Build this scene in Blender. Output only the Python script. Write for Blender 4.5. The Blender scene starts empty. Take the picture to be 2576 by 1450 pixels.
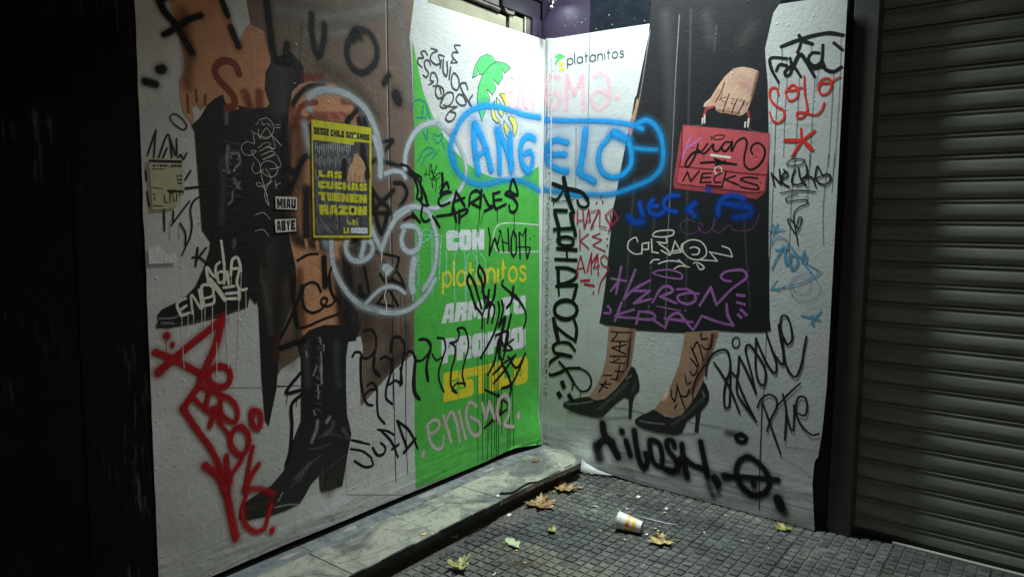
import bpy, bmesh, math, random, json
from mathutils import Vector, Matrix, geometry, noise
random.seed(7)
R=math.radians
scn=bpy.context.scene
# ------------------------------------------------------------------ camera
CAM=(-3.8193,-2.6477,1.6); YAW,PITCH,ROLL,FOC=0.648969,-0.096837,0.008847,1772.08
cd=bpy.data.cameras.new('camera'); cam=bpy.data.objects.new('camera',cd); scn.collection.objects.link(cam)
fw=Vector((math.cos(YAW)*math.cos(PITCH),math.sin(YAW)*math.cos(PITCH),math.sin(PITCH)))
rt=Vector((math.sin(YAW),-math.cos(YAW),0)); up=rt.cross(fw)
r2=rt*math.cos(ROLL)+up*math.sin(ROLL); u2=up*math.cos(ROLL)-rt*math.sin(ROLL)
M=Matrix((r2,u2,-fw)).transposed().to_4x4(); M.translation=Vector(CAM); cam.matrix_world=M
cd.sensor_width=36; cd.lens=36*FOC/2575; cd.clip_start=.05; cd.clip_end=200
scn.camera=cam
# ------------------------------------------------------------------ night sky, exposure
w=bpy.data.worlds.new("World"); scn.world=w; w.use_nodes=True
nt=w.node_tree; bg=nt.nodes['Background']; sky=nt.nodes.new('ShaderNodeTexSky'); sky.sky_type='NISHITA'; sky.sun_disc=False
sky.sun_elevation=R(12); sky.sun_rotation=R(200)
nt.links.new(sky.outputs[0],bg.inputs[0]); bg.inputs[1].default_value=.025
scn.view_settings.view_transform='Standard'; scn.view_settings.look='None'; scn.view_settings.exposure=0; scn.view_settings.gamma=1
scn.view_settings.use_curve_mapping=False
try:
    scn.cycles.transparent_max_bounces=48; scn.cycles.max_bounces=8; scn.cycles.diffuse_bounces=5; scn.cycles.use_denoising=True
except Exception: pass
# ------------------------------------------------------------------ helpers
COL=scn.collection
def link(name,me,mat=None,parent=None,loc=None):
    o=bpy.data.objects.new(name,me); COL.objects.link(o)
    if mat is not None and me is not None and not me.materials: me.materials.append(mat)
    if parent is not None: o.parent=parent
    if loc is not None: o.location=loc
    return o
def empty(name,loc,label,cat,group=None):
    o=bpy.data.objects.new(name,None); COL.objects.link(o); o.location=loc; o.empty_display_size=.1
    o['label']=label; o['category']=cat
    if group: o['group']=group
    return o
def tag(o,label,cat,group=None):
    o['label']=label; o['category']=cat
    if group: o['group']=group
    return o
def mesh(name,verts,faces,smooth=False):
    me=bpy.data.meshes.new(name); me.from_pydata([tuple(v) for v in verts],[],faces); me.update()
    if smooth:
        for p in me.polygons: p.use_smooth=True
    return me
def boxmesh(name,x0,y0,z0,x1,y1,z1,bev=0,origin=(0,0,0),seg=1):
    bm=bmesh.new(); bmesh.ops.create_cube(bm,size=1)
    for v in bm.verts:
        v.co=Vector(((x0+x1)/2+v.co.x*(x1-x0),(y0+y1)/2+v.co.y*(y1-y0),(z0+z1)/2+v.co.z*(z1-z0)))-Vector(origin)
    if bev: bmesh.ops.bevel(bm,geom=bm.edges[:],offset=bev,segments=seg,affect='EDGES',profile=.5)
    me=bpy.data.meshes.new(name); bm.to_mesh(me); bm.free(); return me
def tube(name,pts,rad,n=6,closed_ends=True):
    V=[];F=[]; pts=[Vector(p) for p in pts]
    for i,p in enumerate(pts):
        t=(pts[min(i+1,len(pts)-1)]-pts[max(i-1,0)]).normalized()
        a=t.orthogonal().normalized(); b=t.cross(a); r=rad[i] if isinstance(rad,(list,tuple)) else rad
        for k in range(n):
            an=2*math.pi*k/n; V.append(p+a*math.cos(an)*r+b*math.sin(an)*r)
        if i:
            for k in range(n):
                F.append(((i-1)*n+k,(i-1)*n+(k+1)%n,i*n+(k+1)%n,i*n+k))
    F.append(tuple(range(n))[::-1]); F.append(tuple(range((len(pts)-1)*n,len(pts)*n)))
    return mesh(name,V,F,True)
# ------------------------------------------------------------------ materials
def ng(m): m.use_nodes=True; return m.node_tree.nodes,m.node_tree.links
def bump_group():
    g=bpy.data.node_groups.new('vinyl_relief','ShaderNodeTree')
    g.interface.new_socket('Strength',in_out='INPUT',socket_type='NodeSocketFloat')
    g.interface.new_socket('Normal',in_out='OUTPUT',socket_type='NodeSocketVector')
    N,L=g.nodes,g.links
    gi=N.new('NodeGroupInput'); go=N.new('NodeGroupOutput'); geo=N.new('ShaderNodeNewGeometry')
    n1=N.new('ShaderNodeTexNoise'); n1.inputs['Scale'].default_value=55; n1.inputs['Detail'].default_value=3
    n2=N.new('ShaderNodeTexNoise'); n2.inputs['Scale'].default_value=9; n2.inputs['Detail'].default_value=2
    mp=N.new('ShaderNodeMapping'); mp.inputs['Scale'].default_value=(26,26,2.2)
    n3=N.new('ShaderNodeTexNoise'); n3.inputs['Scale'].default_value=1; n3.inputs['Detail'].default_value=2
    L.new(geo.outputs['Position'],n1.inputs['Vector']); L.new(geo.outputs['Position'],n2.inputs['Vector'])
    L.new(geo.outputs['Position'],mp.inputs[0]); L.new(mp.outputs[0],n3.inputs['Vector'])
    vo=N.new('ShaderNodeTexVoronoi'); vo.inputs['Scale'].default_value=17; L.new(geo.outputs['Position'],vo.inputs['Vector'])
    mr=N.new('ShaderNodeMapRange'); mr.interpolation_type='SMOOTHSTEP'; L.new(vo.outputs['Distance'],mr.inputs[0])
    mr.inputs[1].default_value=.04; mr.inputs[2].default_value=.13; mr.inputs[3].default_value=1; mr.inputs[4].default_value=0
    # only some cells carry a pimple
    cs=N.new('ShaderNodeSeparateColor'); L.new(vo.outputs['Color'],cs.inputs[0])
    gt=N.new('ShaderNodeMath'); gt.operation='GREATER_THAN'; gt.inputs[1].default_value=.45; L.new(cs.outputs[0],gt.inputs[0])
    mu=N.new('ShaderNodeMath'); mu.operation='MULTIPLY'; L.new(mr.outputs[0],mu.inputs[0]); L.new(gt.outputs[0],mu.inputs[1])
    # folds near the floor
    sp=N.new('ShaderNodeSeparateXYZ'); L.new(geo.outputs['Position'],sp.inputs[0])
    mz=N.new('ShaderNodeMapRange'); mz.interpolation_type='SMOOTHSTEP'; L.new(sp.outputs['Z'],mz.inputs[0])
    mz.inputs[1].default_value=.18; mz.inputs[2].default_value=.36; mz.inputs[3].default_value=1; mz.inputs[4].default_value=0
    mf=N.new('ShaderNodeMapping'); mf.inputs['Scale'].default_value=(2.2,2.2,20); mf.inputs['Rotation'].default_value=(R(6),R(-7),0); L.new(geo.outputs['Position'],mf.inputs[0])
    nf=N.new('ShaderNodeTexNoise'); nf.inputs['Scale'].default_value=1; nf.inputs['Detail'].default_value=1.5; nf.inputs['Distortion'].default_value=.6; L.new(mf.outputs[0],nf.inputs['Vector'])
    mff=N.new('ShaderNodeMath'); mff.operation='MULTIPLY'; L.new(nf.outputs[0],mff.inputs[0]); L.new(mz.outputs[0],mff.inputs[1])
    def acc(prev,sock,k):
        m=N.new('ShaderNodeMath'); m.operation='MULTIPLY_ADD'; L.new(sock,m.inputs[0]); m.inputs[1].default_value=k
        if prev is None: m.inputs[2].default_value=0
        else: L.new(prev,m.inputs[2])
        return m.outputs[0]
    h=acc(None,n1.outputs[0],.0026); h=acc(h,n2.outputs[0],.0022); h=acc(h,n3.outputs[0],.0016); h=acc(h,mu.outputs[0],.0024); h=acc(h,mff.outputs[0],.012)
    n9=N.new('ShaderNodeTexNoise'); n9.inputs['Scale'].default_value=1.7; n9.inputs['Detail'].default_value=1; L.new(geo.outputs['Position'],n9.inputs['Vector'])
    ma=N.new('ShaderNodeMapRange'); L.new(n9.outputs[0],ma.inputs[0]); ma.inputs[1].default_value=.35; ma.inputs[2].default_value=.65; ma.inputs[3].default_value=.55; ma.inputs[4].default_value=1
    mb=N.new('ShaderNodeMapRange'); L.new(sp.outputs['X'],mb.inputs[0]); mb.inputs[1].default_value=-.1; mb.inputs[2].default_value=-.05; mb.inputs[3].default_value=1; mb.inputs[4].default_value=.5
    mc=N.new('ShaderNodeMath'); mc.operation='MULTIPLY'; L.new(ma.outputs[0],mc.inputs[0]); L.new(mb.outputs[0],mc.inputs[1])
    md=N.new('ShaderNodeMath'); md.operation='MULTIPLY'; L.new(mc.outputs[0],md.inputs[0]); L.new(gi.outputs[0],md.inputs[1])
    b=N.new('ShaderNodeBump'); b.inputs['Distance'].default_value=1; L.new(md.outputs[0],b.inputs['Strength']); L.new(h,b.inputs['Height'])
    L.new(b.outputs[0],go.inputs[0]); return g
BG=bump_group()
def vinyl_mat(name,attr,rough,spec=.5,strength=.8):
    m=bpy.data.materials.new(name); N,L=ng(m); p=N['Principled BSDF']
    p.inputs['Roughness'].default_value=rough
    bn=N.new('ShaderNodeGroup'); bn.node_tree=BG; bn.inputs[0].default_value=strength; L.new(bn.outputs[0],p.inputs['Normal'])
    geo=N.new('ShaderNodeNewGeometry')
    if attr:
        a=N.new('ShaderNodeAttribute'); a.attribute_name='paint'
        n=N.new('ShaderNodeTexNoise'); n.inputs['Scale'].default_value=230; n.inputs['Detail'].default_value=2; L.new(geo.outputs['Position'],n.inputs['Vector'])
        nb=N.new('ShaderNodeTexNoise'); nb.inputs['Scale'].default_value=16; nb.inputs['Detail'].default_value=3; L.new(geo.outputs['Position'],nb.inputs['Vector'])
        # speckled edge : alpha + 4a(1-a)*(noise-.5)*k
        def M(op,x,y,z=None,clamp=False):
            q=N.new('ShaderNodeMath'); q.operation=op; q.use_clamp=clamp
            for i,v in enumerate((x,y,z)):
                if v is None: continue
                if isinstance(v,(int,float)): q.inputs[i].default_value=v
                else: L.new(v,q.inputs[i])
            return q.outputs[0]
        al=a.outputs['Alpha']; inv=M('SUBTRACT',1,al); pr=M('MULTIPLY',al,inv); pr=M('MULTIPLY',pr,M('SUBTRACT',n.outputs[0],.5))
        out=M('MULTIPLY_ADD',pr,3.2,al,clamp=True); L.new(out,p.inputs['Alpha'])
        v=M('MULTIPLY_ADD',nb.outputs[0],.5,.75); hsv=N.new('ShaderNodeHueSaturation'); L.new(a.outputs['Color'],hsv.inputs['Color']); L.new(v,hsv.inputs['Value']); L.new(hsv.outputs[0],p.inputs['Base Color'])
    else:
        n=N.new('ShaderNodeTexNoise'); n.inputs['Scale'].default_value=2.2; n.inputs['Detail'].default_value=8; n.inputs['Roughness'].default_value=.7; L.new(geo.outputs['Position'],n.inputs['Vector'])
        cr=N.new('ShaderNodeValToRGB'); cr.color_ramp.elements[0].position=.3; cr.color_ramp.elements[0].color=(.40,.415,.41,1); cr.color_ramp.elements[1].position=.7; cr.color_ramp.elements[1].color=(.55,.57,.575,1)
        L.new(n.outputs[0],cr.inputs[0]); 
        n5=N.new('ShaderNodeTexNoise'); n5.inputs['Scale'].default_value=40; n5.inputs['Detail'].default_value=4; L.new(geo.outputs['Position'],n5.inputs['Vector'])
        sp=N.new('ShaderNodeSeparateXYZ'); L.new(geo.outputs['Position'],sp.inputs[0])
        gr=N.new('ShaderNodeMapRange'); L.new(n5.outputs[0],gr.inputs[0]); gr.inputs[1].default_value=.62; gr.inputs[2].default_value=.72
        mzz=N.new('ShaderNodeMapRange'); L.new(sp.outputs['Z'],mzz.inputs[0]); mzz.inputs[1].default_value=.0; mzz.inputs[2].default_value=.75; mzz.inputs[3].default_value=1.0; mzz.inputs[4].default_value=0
        n6=N.new('ShaderNodeTexNoise'); n6.inputs['Scale'].default_value=5; n6.inputs['Detail'].default_value=8; n6.inputs['Roughness'].default_value=.7; L.new(geo.outputs['Position'],n6.inputs['Vector'])
        m7=N.new('ShaderNodeMapRange'); L.new(n6.outputs[0],m7.inputs[0]); m7.inputs[1].default_value=.30; m7.inputs[2].default_value=.65; m7.inputs[3].default_value=.1; m7.inputs[4].default_value=.75
        m8=N.new('ShaderNodeMath'); m8.operation='MULTIPLY'; L.new(mzz.outputs[0],m8.inputs[0]); L.new(m7.outputs[0],m8.inputs[1])
        ml=N.new('ShaderNodeMath'); ml.operation='MULTIPLY_ADD'; ml.inputs[1].default_value=.3; L.new(gr.outputs[0],ml.inputs[0]); L.new(m8.outputs[0],ml.inputs[2])
        mx=N.new('ShaderNodeMix'); mx.data_type='RGBA'; L.new(ml.outputs[0],mx.inputs[0]); L.new(cr.outputs[0],mx.inputs[6]); mx.inputs[7].default_value=(.2,.2,.19,1)
        L.new(mx.outputs[2],p.inputs['Base Color'])
    return m
def noise_mat(name,c0,c1,scale=8,detail=6,rough=.7,bump=.0,bscale=60,metal=0,c2=None,rough2=None,stretch=None,spec=.5,t=(.35,.65)):
    m=bpy.data.materials.new(name); N,L=ng(m); p=N['Principled BSDF']
    geo=N.new('ShaderNodeNewGeometry'); vec=geo.outputs['Position']
    if stretch:
        mp=N.new('ShaderNodeMapping'); mp.inputs['Scale'].default_value=stretch; L.new(vec,mp.inputs[0]); vec=mp.outputs[0]
    n=N.new('ShaderNodeTexNoise'); n.inputs['Scale'].default_value=scale; n.inputs['Detail'].default_value=detail; n.inputs['Roughness'].default_value=.65; L.new(vec,n.inputs['Vector'])
    cr=N.new('ShaderNodeValToRGB'); e=cr.color_ramp.elements; e[0].position=t[0]; e[0].color=(*c0,1); e[1].position=t[1]; e[1].color=(*c1,1)
    if c2: x=e.new((t[0]+t[1])/2); x.color=(*c2,1)
    L.new(n.outputs[0],cr.inputs[0]); L.new(cr.outputs[0],p.inputs['Base Color'])
    p.inputs['Roughness'].default_value=rough; p.inputs['Metallic'].default_value=metal; p.inputs['Specular IOR Level'].default_value=spec
    if rough2 is not None:
        mr=N.new('ShaderNodeMapRange'); L.new(n.outputs[0],mr.inputs[0]); mr.inputs[1].default_value=.35; mr.inputs[2].default_value=.65; mr.inputs[3].default_value=rough; mr.inputs[4].default_value=rough2; L.new(mr.outputs[0],p.inputs['Roughness'])
    if bump:
        n2=N.new('ShaderNodeTexNoise'); n2.inputs['Scale'].default_value=bscale; n2.inputs['Detail'].default_value=5; L.new(vec,n2.inputs['Vector'])
        b=N.new('ShaderNodeBump'); b.inputs['Distance'].default_value=bump; b.inputs['Strength'].default_value=1; L.new(n2.outputs[0],b.inputs['Height']); L.new(b.outputs[0],p.inputs['Normal'])
    return m
M_sheet=vinyl_mat('vinyl_print_base',False,.42)
M_print=vinyl_mat('print_ink',True,.42)
M_spray=vinyl_mat('spray_paint',True,.62); M_marker=vinyl_mat('marker_ink',True,.5)
for m_ in (M_spray,M_marker): m_.node_tree.nodes['Principled BSDF'].inputs['Specular IOR Level'].default_value=.2
M_board=noise_mat('board_edge',(.05,.045,.04),(.09,.08,.07),rough=.8)
M_black=noise_mat('black_void_paint',(.004,.004,.005),(.008,.008,.009),rough=.8)
M_concrete=[]
for i,(a,b) in enumerate((((.040,.041,.038),(.122,.124,.110)),((.026,.028,.028),(.078,.082,.076)),((.048,.047,.036),(.128,.122,.096)))):
    M_concrete.append(noise_mat('paving_%d'%i,a,b,scale=26,detail=8,rough=.5,rough2=.75,bump=.0016,bscale=170,t=(.3,.72)))
for m_ in M_concrete:
    N_,L_=m_.node_tree.nodes,m_.node_tree.links; p_=N_['Principled BSDF']; src_=p_.inputs['Base Color'].links[0].from_socket
    at_=N_.new('ShaderNodeAttribute'); at_.attribute_name='tone'; hs_=N_.new('ShaderNodeHueSaturation'); L_.new(src_,hs_.inputs['Color']); L_.new(at_.outputs['Fac'],hs_.inputs['Value'])
    g_=N_.new('ShaderNodeNewGeometry'); n_=N_.new('ShaderNodeTexNoise'); n_.inputs['Scale'].default_value=2.3; n_.inputs['Detail'].default_value=5; L_.new(g_.outputs['Position'],n_.inputs['Vector'])
    r_=N_.new('ShaderNodeMapRange'); L_.new(n_.outputs[0],r_.inputs[0]); r_.inputs[1].default_value=.35; r_.inputs[2].default_value=.65; r_.inputs[3].default_value=.6; r_.inputs[4].default_value=1.25
    h2_=N_.new('ShaderNodeHueSaturation'); L_.new(hs_.outputs[0],h2_.inputs['Color']); L_.new(r_.outputs[0],h2_.inputs['Value']); L_.new(h2_.outputs[0],p_.inputs['Base Color'])
M_ground=noise_mat('grout',(.07,.07,.062),(.03,.03,.028),scale=45,detail=8,rough=.9,bump=.003,bscale=120)
def slab_material():
    m=bpy.data.materials.new('step_slab'); N,L=ng(m); p=N['Principled BSDF']; p.inputs['Roughness'].default_value=.5
    geo=N.new('ShaderNodeNewGeometry'); P=geo.outputs['Position']
    def noi(sc,det,ro=.6,dist=0):
        n=N.new('ShaderNodeTexNoise'); n.inputs['Scale'].default_value=sc; n.inputs['Detail'].default_value=det; n.inputs['Roughness'].default_value=ro; n.inputs['Distortion'].default_value=dist; L.new(P,n.inputs['Vector']); return n.outputs[0]
    def mr(x,a,b,c,d):
        q=N.new('ShaderNodeMapRange'); L.new(x,q.inputs[0]); q.inputs[1].default_value=a; q.inputs[2].default_value=b; q.inputs[3].default_value=c; q.inputs[4].default_value=d; return q.outputs[0]
    def mix(f,a,b):
        q=N.new('ShaderNodeMix'); q.data_type='RGBA'; L.new(f,q.inputs[0])
        for i,v in ((6,a),(7,b)):
            if isinstance(v,tuple): q.inputs[i].default_value=v
            else: L.new(v,q.inputs[i])
        return q.outputs[2]
    c=mix(mr(noi(3.1,9,.72,.6),.44,.55,0,1),(.080,.081,.077,1),(.275,.272,.215,1))
    c=mix(mr(noi(16,8,.75),.50,.66,0,.75),c,(.13,.135,.125,1))
    c=mix(mr(noi(9,6,.7,1.2),.60,.70,0,.5),c,(.36,.365,.33,1))
    c=mix(mr(noi(75,4,.6),.62,.67,0,.85),c,(.035,.034,.03,1))
    c=mix(mr(noi(160,2,.6),.66,.70,0,.6),c,(.42,.42,.38,1)); c=mix(mr(noi(34,6,.75,.8),.56,.64,0,.7),c,(.085,.085,.078,1))
    L.new(c,p.inputs['Base Color']); L.new(mr(noi(12,6),.3,.7,.38,.7),p.inputs['Roughness'])
    b=N.new('ShaderNodeBump'); b.inputs['Distance'].default_value=.0014; L.new(noi(70,5),b.inputs['Height']); L.new(b.outputs[0],p.inputs['Normal'])
    return m
M_slab=slab_material()
M_strip=noise_mat('back_strip_stone',(.075,.08,.078),(.17,.18,.175),scale=16,detail=7,rough=.55,bump=.001,bscale=80,c2=(.13,.14,.145))
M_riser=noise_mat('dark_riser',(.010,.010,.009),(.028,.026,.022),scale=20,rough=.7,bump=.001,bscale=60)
M_rubber=noise_mat('rubber_edging',(.008,.008,.008),(.02,.02,.019),scale=30,rough=.6,bump=.0006,bscale=90)
M_purple=noise_mat('purple_wall',(.018,.011,.030),(.028,.018,.042),scale=3,rough=.5,bump=.0005,bscale=25)
M_violet=noise_mat('dark_violet_wall',(.008,.006,.013),(.014,.010,.021),scale=3,rough=.55,bump=.0005,bscale=25)
M_gloss=noise_mat('glossy_dark_wall',(.005,.007,.011),(.010,.013,.018),scale=6,rough=.26,bump=.004,bscale=26)
M_beige=noise_mat('beige_metal',(.20,.19,.135),(.27,.26,.19),scale=5,rough=.34,bump=.0014,bscale=22)
M_beiged=noise_mat('grimy_rail',(.05,.046,.04),(.11,.10,.085),scale=9,rough=.5,bump=.001,bscale=40)
M_shut=noise_mat('shutter_slats',(.17,.182,.152),(.24,.26,.22),scale=3,detail=5,rough=.36,bump=.0005,bscale=9,metal=.15,stretch=(1,1,6))
M_rail=noise_mat('shutter_rail',(.022,.023,.019),(.032,.033,.028),scale=8,rough=.6,bump=.0005,bscale=50)
def left_wall_material():
    m=noise_mat('left_black_wall',(.002,.0025,.003),(.004,.005,.0055),scale=4,rough=.8,spec=.1,bump=.001,bscale=40)
    N,L=m.node_tree.nodes,m.node_tree.links; p=N['Principled BSDF']; src=p.inputs['Base Color'].links[0].from_socket
    geo=N.new('ShaderNodeNewGeometry'); mp=N.new('ShaderNodeMapping'); mp.inputs['Scale'].default_value=(60,60,7); L.new(geo.outputs['Position'],mp.inputs[0])
    n=N.new('ShaderNodeTexNoise'); n.inputs['Scale'].default_value=1; n.inputs['Detail'].default_value=6; L.new(mp.outputs[0],n.inputs['Vector'])
    n2=N.new('ShaderNodeTexNoise'); n2.inputs['Scale'].default_value=3.3; L.new(geo.outputs['Position'],n2.inputs['Vector'])
    a=N.new('ShaderNodeMapRange'); L.new(n.outputs[0],a.inputs[0]); a.inputs[1].default_value=.55; a.inputs[2].default_value=.75
    b=N.new('ShaderNodeMapRange'); L.new(n2.outputs[0],b.inputs[0]); b.inputs[1].default_value=.55; b.inputs[2].default_value=.66
    mm=N.new('ShaderNodeMath'); mm.operation='MULTIPLY'; L.new(a.outputs[0],mm.inputs[0]); L.new(b.outputs[0],mm.inputs[1])
    mx=N.new('ShaderNodeMix'); mx.data_type='RGBA'; L.new(mm.outputs[0],mx.inputs[0]); L.new(src,mx.inputs[6]); mx.inputs[7].default_value=(.09,.085,.09,1); L.new(mx.outputs[2],p.inputs['Base Color']); return m
M_left=left_wall_material()
M_cup=noise_mat('cup_paper',(.62,.62,.58),(.68,.68,.64),rough=.45)
M_cupin=noise_mat('cup_base_paper',(.36,.35,.30),(.46,.45,.38),rough=.7)
M_yel=noise_mat('cup_yellow',(.72,.42,.02),(.78,.48,.03),rough=.45)
M_redc=noise_mat('cup_red',(.55,.03,.01),(.6,.04,.015),rough=.45)
M_white=noise_mat('white_plastic',(.55,.55,.5),(.7,.7,.66),rough=.5,scale=40)
M_lampb=noise_mat('lamp_metal',(.25,.25,.26),(.32,.32,.33),rough=.4,metal=.5)
# ------------------------------------------------------------------ the two lamps (corner lamp at the top edge of the frame, flood lamp high above it)
def lamp_thing(name,pos,rad,power,label,arm,spread=180):
    root=empty(name,(pos[0],pos[1],pos[2]+.10),label,'lamp')
    ld=bpy.data.lights.new(name+'_light','AREA'); ld.shape='DISK'; ld.size=rad*1.7; ld.energy=power; ld.color=(.87,1.0,.98); ld.spread=R(spread)
    lo=bpy.data.objects.new('lamp_light',ld); COL.objects.link(lo); lo.parent=root; lo.location=(0,0,-.10)
    hs=bmesh.new(); bmesh.ops.create_cone(hs,cap_ends=False,segments=28,radius1=rad,radius2=rad*.55,depth=.10)
    me=bpy.data.meshes.new('lamp_shade'); hs.to_mesh(me); hs.free(); o=link('lamp_shade',me,M_lampb,root,(0,0,-.048)); sm=o.modifiers.new('t','SOLIDIFY'); sm.thickness=.003
    link('lamp_arm',tube('lamp_arm',[(0,0,0),(0,0,.05)]+arm,.010,8),M_lampb,root)
lamp_thing('corner_lamp',(-.10,-.12,2.940),.028,.6,'small lit lamp in the corner above the two hoardings at the top edge',[(.05,0,.06),(.12,0,.06)])
lamp_thing('flood_lamp',(-.38,-.70,4.0),.17,84,'large flood lamp fixed high on the wall above the corner',[(.2,0,.09),(.9,0,.09)],105)
# small hanging knob seen under the lamp
kx,ky=-.1,-.113
kr=empty('hanging_knob',(kx,ky,2.906),'small round knob hanging on a short wire under the lamp','knob')
link('wire',tube('wire',[(0,0,.0),(0,-.012,.03),(0,-.006,.05),(0,-.002,.06)],.0022,6),M_lampb,kr)
bk=bmesh.new(); bmesh.ops.create_uvsphere(bk,u_segments=16,v_segments=10,radius=.010); 
for v in bk.verts: v.co.z*=.75
me=bpy.data.meshes.new('knob'); bk.to_mesh(me); bk.free()
for p_ in me.polygons: p_.use_smooth=True
link('knob',me,M_white,kr)
# ------------------------------------------------------------------ ground and pavement
def structure(o): o['kind']='structure'; return o
structure(link('ground',mesh('ground',[(-25,-25,-.02),(12,-25,-.02),(12,12,-.02),(-25,12,-.02)],[(0,1,2,3)]),M_ground))
pav=structure(link('pavement',mesh('pavement',[(-6.3,-5.4,-.0125),(.3,-5.4,-.0125),(.3,-.33,-.0125),(-6.3,-.33,-.0125)],[(0,1,2,3)]),M_ground))
TP=.4055; CELL=TP/8
def tile_mesh(seed,mat,clipx=None,clipy=None):
    rnd=random.Random(seed); V=[];F=[];T=[]
    def clip(x0,x1,lo,hi): return max(x0,lo),min(x1,hi)
    h=TP/2-.0012; cx=clipx if clipx is not None else h; cy=clipy if clipy is not None else h
    def box(x0,y0,x1,y1,z0,z1,b,tl=0,tm=0):
        x1=min(x1,cx); y1=min(y1,cy)
        if x1-x0<.008 or y1-y0<.008: return
        k=len(V)
        V.extend([(x0,y0,z0),(x1,y0,z0),(x1,y1,z0),(x0,y1,z0),(x0+b,y0+b,z1-tl-tm),(x1-b,y0+b,z1+tl-tm),(x1-b,y1-b,z1+tl+tm),(x0+b,y1-b,z1-tl+tm)])
        tone=1 if z0<-.01 else rnd.choice((rnd.uniform(.8,1.15),rnd.uniform(.62,1.4))); T.extend([tone]*8)
        F.extend([(k+4,k+5,k+6,k+7),(k,k+1,k+5,k+4),(k+1,k+2,k+6,k+5),(k+2,k+3,k+7,k+6),(k+3,k,k+4,k+7)])
    box(-h,-h,h,h,-.0115,-.0062,.001)
    for i in range(8):
        for j in range(8):
            x=-TP/2+(i+.5)*CELL; y=-TP/2+(j+.5)*CELL
            g=.0215+rnd.uniform(-.0012,.0008); g2=.0215+rnd.uniform(-.0012,.0008)
            ox=rnd.uniform(-.0008,.0008); oy=rnd.uniform(-.0008,.0008)
            if rnd.random()<.012: continue
            box(x-g+ox,y-g2+oy,x+g+ox,y+g2+oy,-.0065,rnd.uniform(-.0018,.0008)-(.003 if rnd.random()<.03 else 0),.0026,rnd.uniform(-.0007,.0007),rnd.uniform(-.0007,.0007))
    me=mesh('paving_tile',V,F); at=me.attributes.new('tone','FLOAT','POINT'); at.data.foreach_set('value',T); return me
X0,Y0=-.25,-.51           # a joint crossing
var=[[tile_mesh(10+k+20*m,None) for k in range(3)] for m in range(3)]
for m in range(3):
    for t_ in var[m]: t_.materials.append(M_concrete[m])
edgex={}; 
for i in range(-14,1):
    for j in range(-12,1):
        cx=X0+(i+.5)*TP; cy=Y0+(j+.5)*TP
        rr=random.random(); m=0 if rr<.55 else (1 if rr<.8 else 2)
        if (i,j)in((-1,-2),(-1,-3)): m=1
        if i>=0: m=0 if j>-5 else 1
        clx=cly=None
        if i==0: clx=(-.006-cx) if j>-4 else (.05-cx)
        if j==0: cly=-.372-cy
        if clx is not None or cly is not None:
            me=tile_mesh(100+i*31+j,None,clx,cly); me.materials.append(M_concrete[m])
            if not me.polygons: continue
        else: me=random.choice(var[m])
        o=link('paving_tile',me,None,pav,(cx,cy,random.uniform(-.0006,.0008)))
        o.rotation_euler=(random.uniform(-.002,.002),random.uniform(-.002,.002),random.uniform(-.0015,.0015))
# grit in the joints and dirt washed against the step
def grit(name,n,fx,size,mat,parent=None):
    V=[];F=[]
    for _ in range(n):
        x,y,z=fx(); s=size*random.uniform(.5,1.6); k=len(V); a=random.random()*6.28
        for q in range(3): V.append((x+s*math.cos(a+q*2.1)*random.uniform(.6,1.2),y+s*math.sin(a+q*2.1)*random.uniform(.6,1.2),z))
        V.append((x,y,z+s*random.uniform(.5,.9)))
        F.extend([(k,k+1,k+3),(k+1,k+2,k+3),(k+2,k,k+3)])
    o=link(name,mesh(name,V,F),mat,parent); o['kind']='stuff'; return o
def injoint():
    while True:
        x=random.uniform(-2.6,-.01); y=random.uniform(-3.0,-.37)
        if random.random()<.5: x=X0+round((x-X0)/CELL)*CELL+random.uniform(-.003,.003)
        else: y=Y0+round((y-Y0)/CELL)*CELL+random.uniform(-.003,.003)
        if x<-.008: return x,y,-.0062
M_grit=noise_mat('pale_grit',(.16,.155,.13),(.45,.44,.38),scale=200,rough=.8)
M_soil=noise_mat('dark_soil',(.03,.028,.022),(.10,.095,.08),scale=60,rough=.95,bump=.003,bscale=90)
grit('grit',5200,injoint,.0019,M_grit)
grit('grit_specks',500,lambda:(random.uniform(-2.4,-.02),random.uniform(-2.9,-.38),.0004),.0016,M_grit)
V=[];F=[];nx=90
for i in range(nx+1):
    x=-3.0+i*(3.0-.16)/nx
    wv=.055+.05*noise.noise(Vector((x*2.3,0,0)))+.02*noise.noise(Vector((x*11,3,0)))+(.09 if -1.05<x<-.1 else 0)*max(0,math.sin((x+1.05)/.95*math.pi))
    for j,(yy,zz) in enumerate(((0,.010),(.35,.007),(.7,.0035),(1,-.008))):
        V.append((x,-.352-max(.02,wv)*yy*1.3,zz+.0015*noise.noise(Vector((x*20,yy*3,1)))))
    if i:
        for j in range(3): k=(i-1)*4+j; F.append((k,k+1,k+5,k+4))
structure(link('soil_fillet',mesh('soil_fillet',V,F,True),M_soil))
grit('grit_by_step',900,lambda:(random.uniform(-2.2,-.1),-.365-abs(random.gauss(0,.05)),.004),.0022,M_grit)
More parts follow.
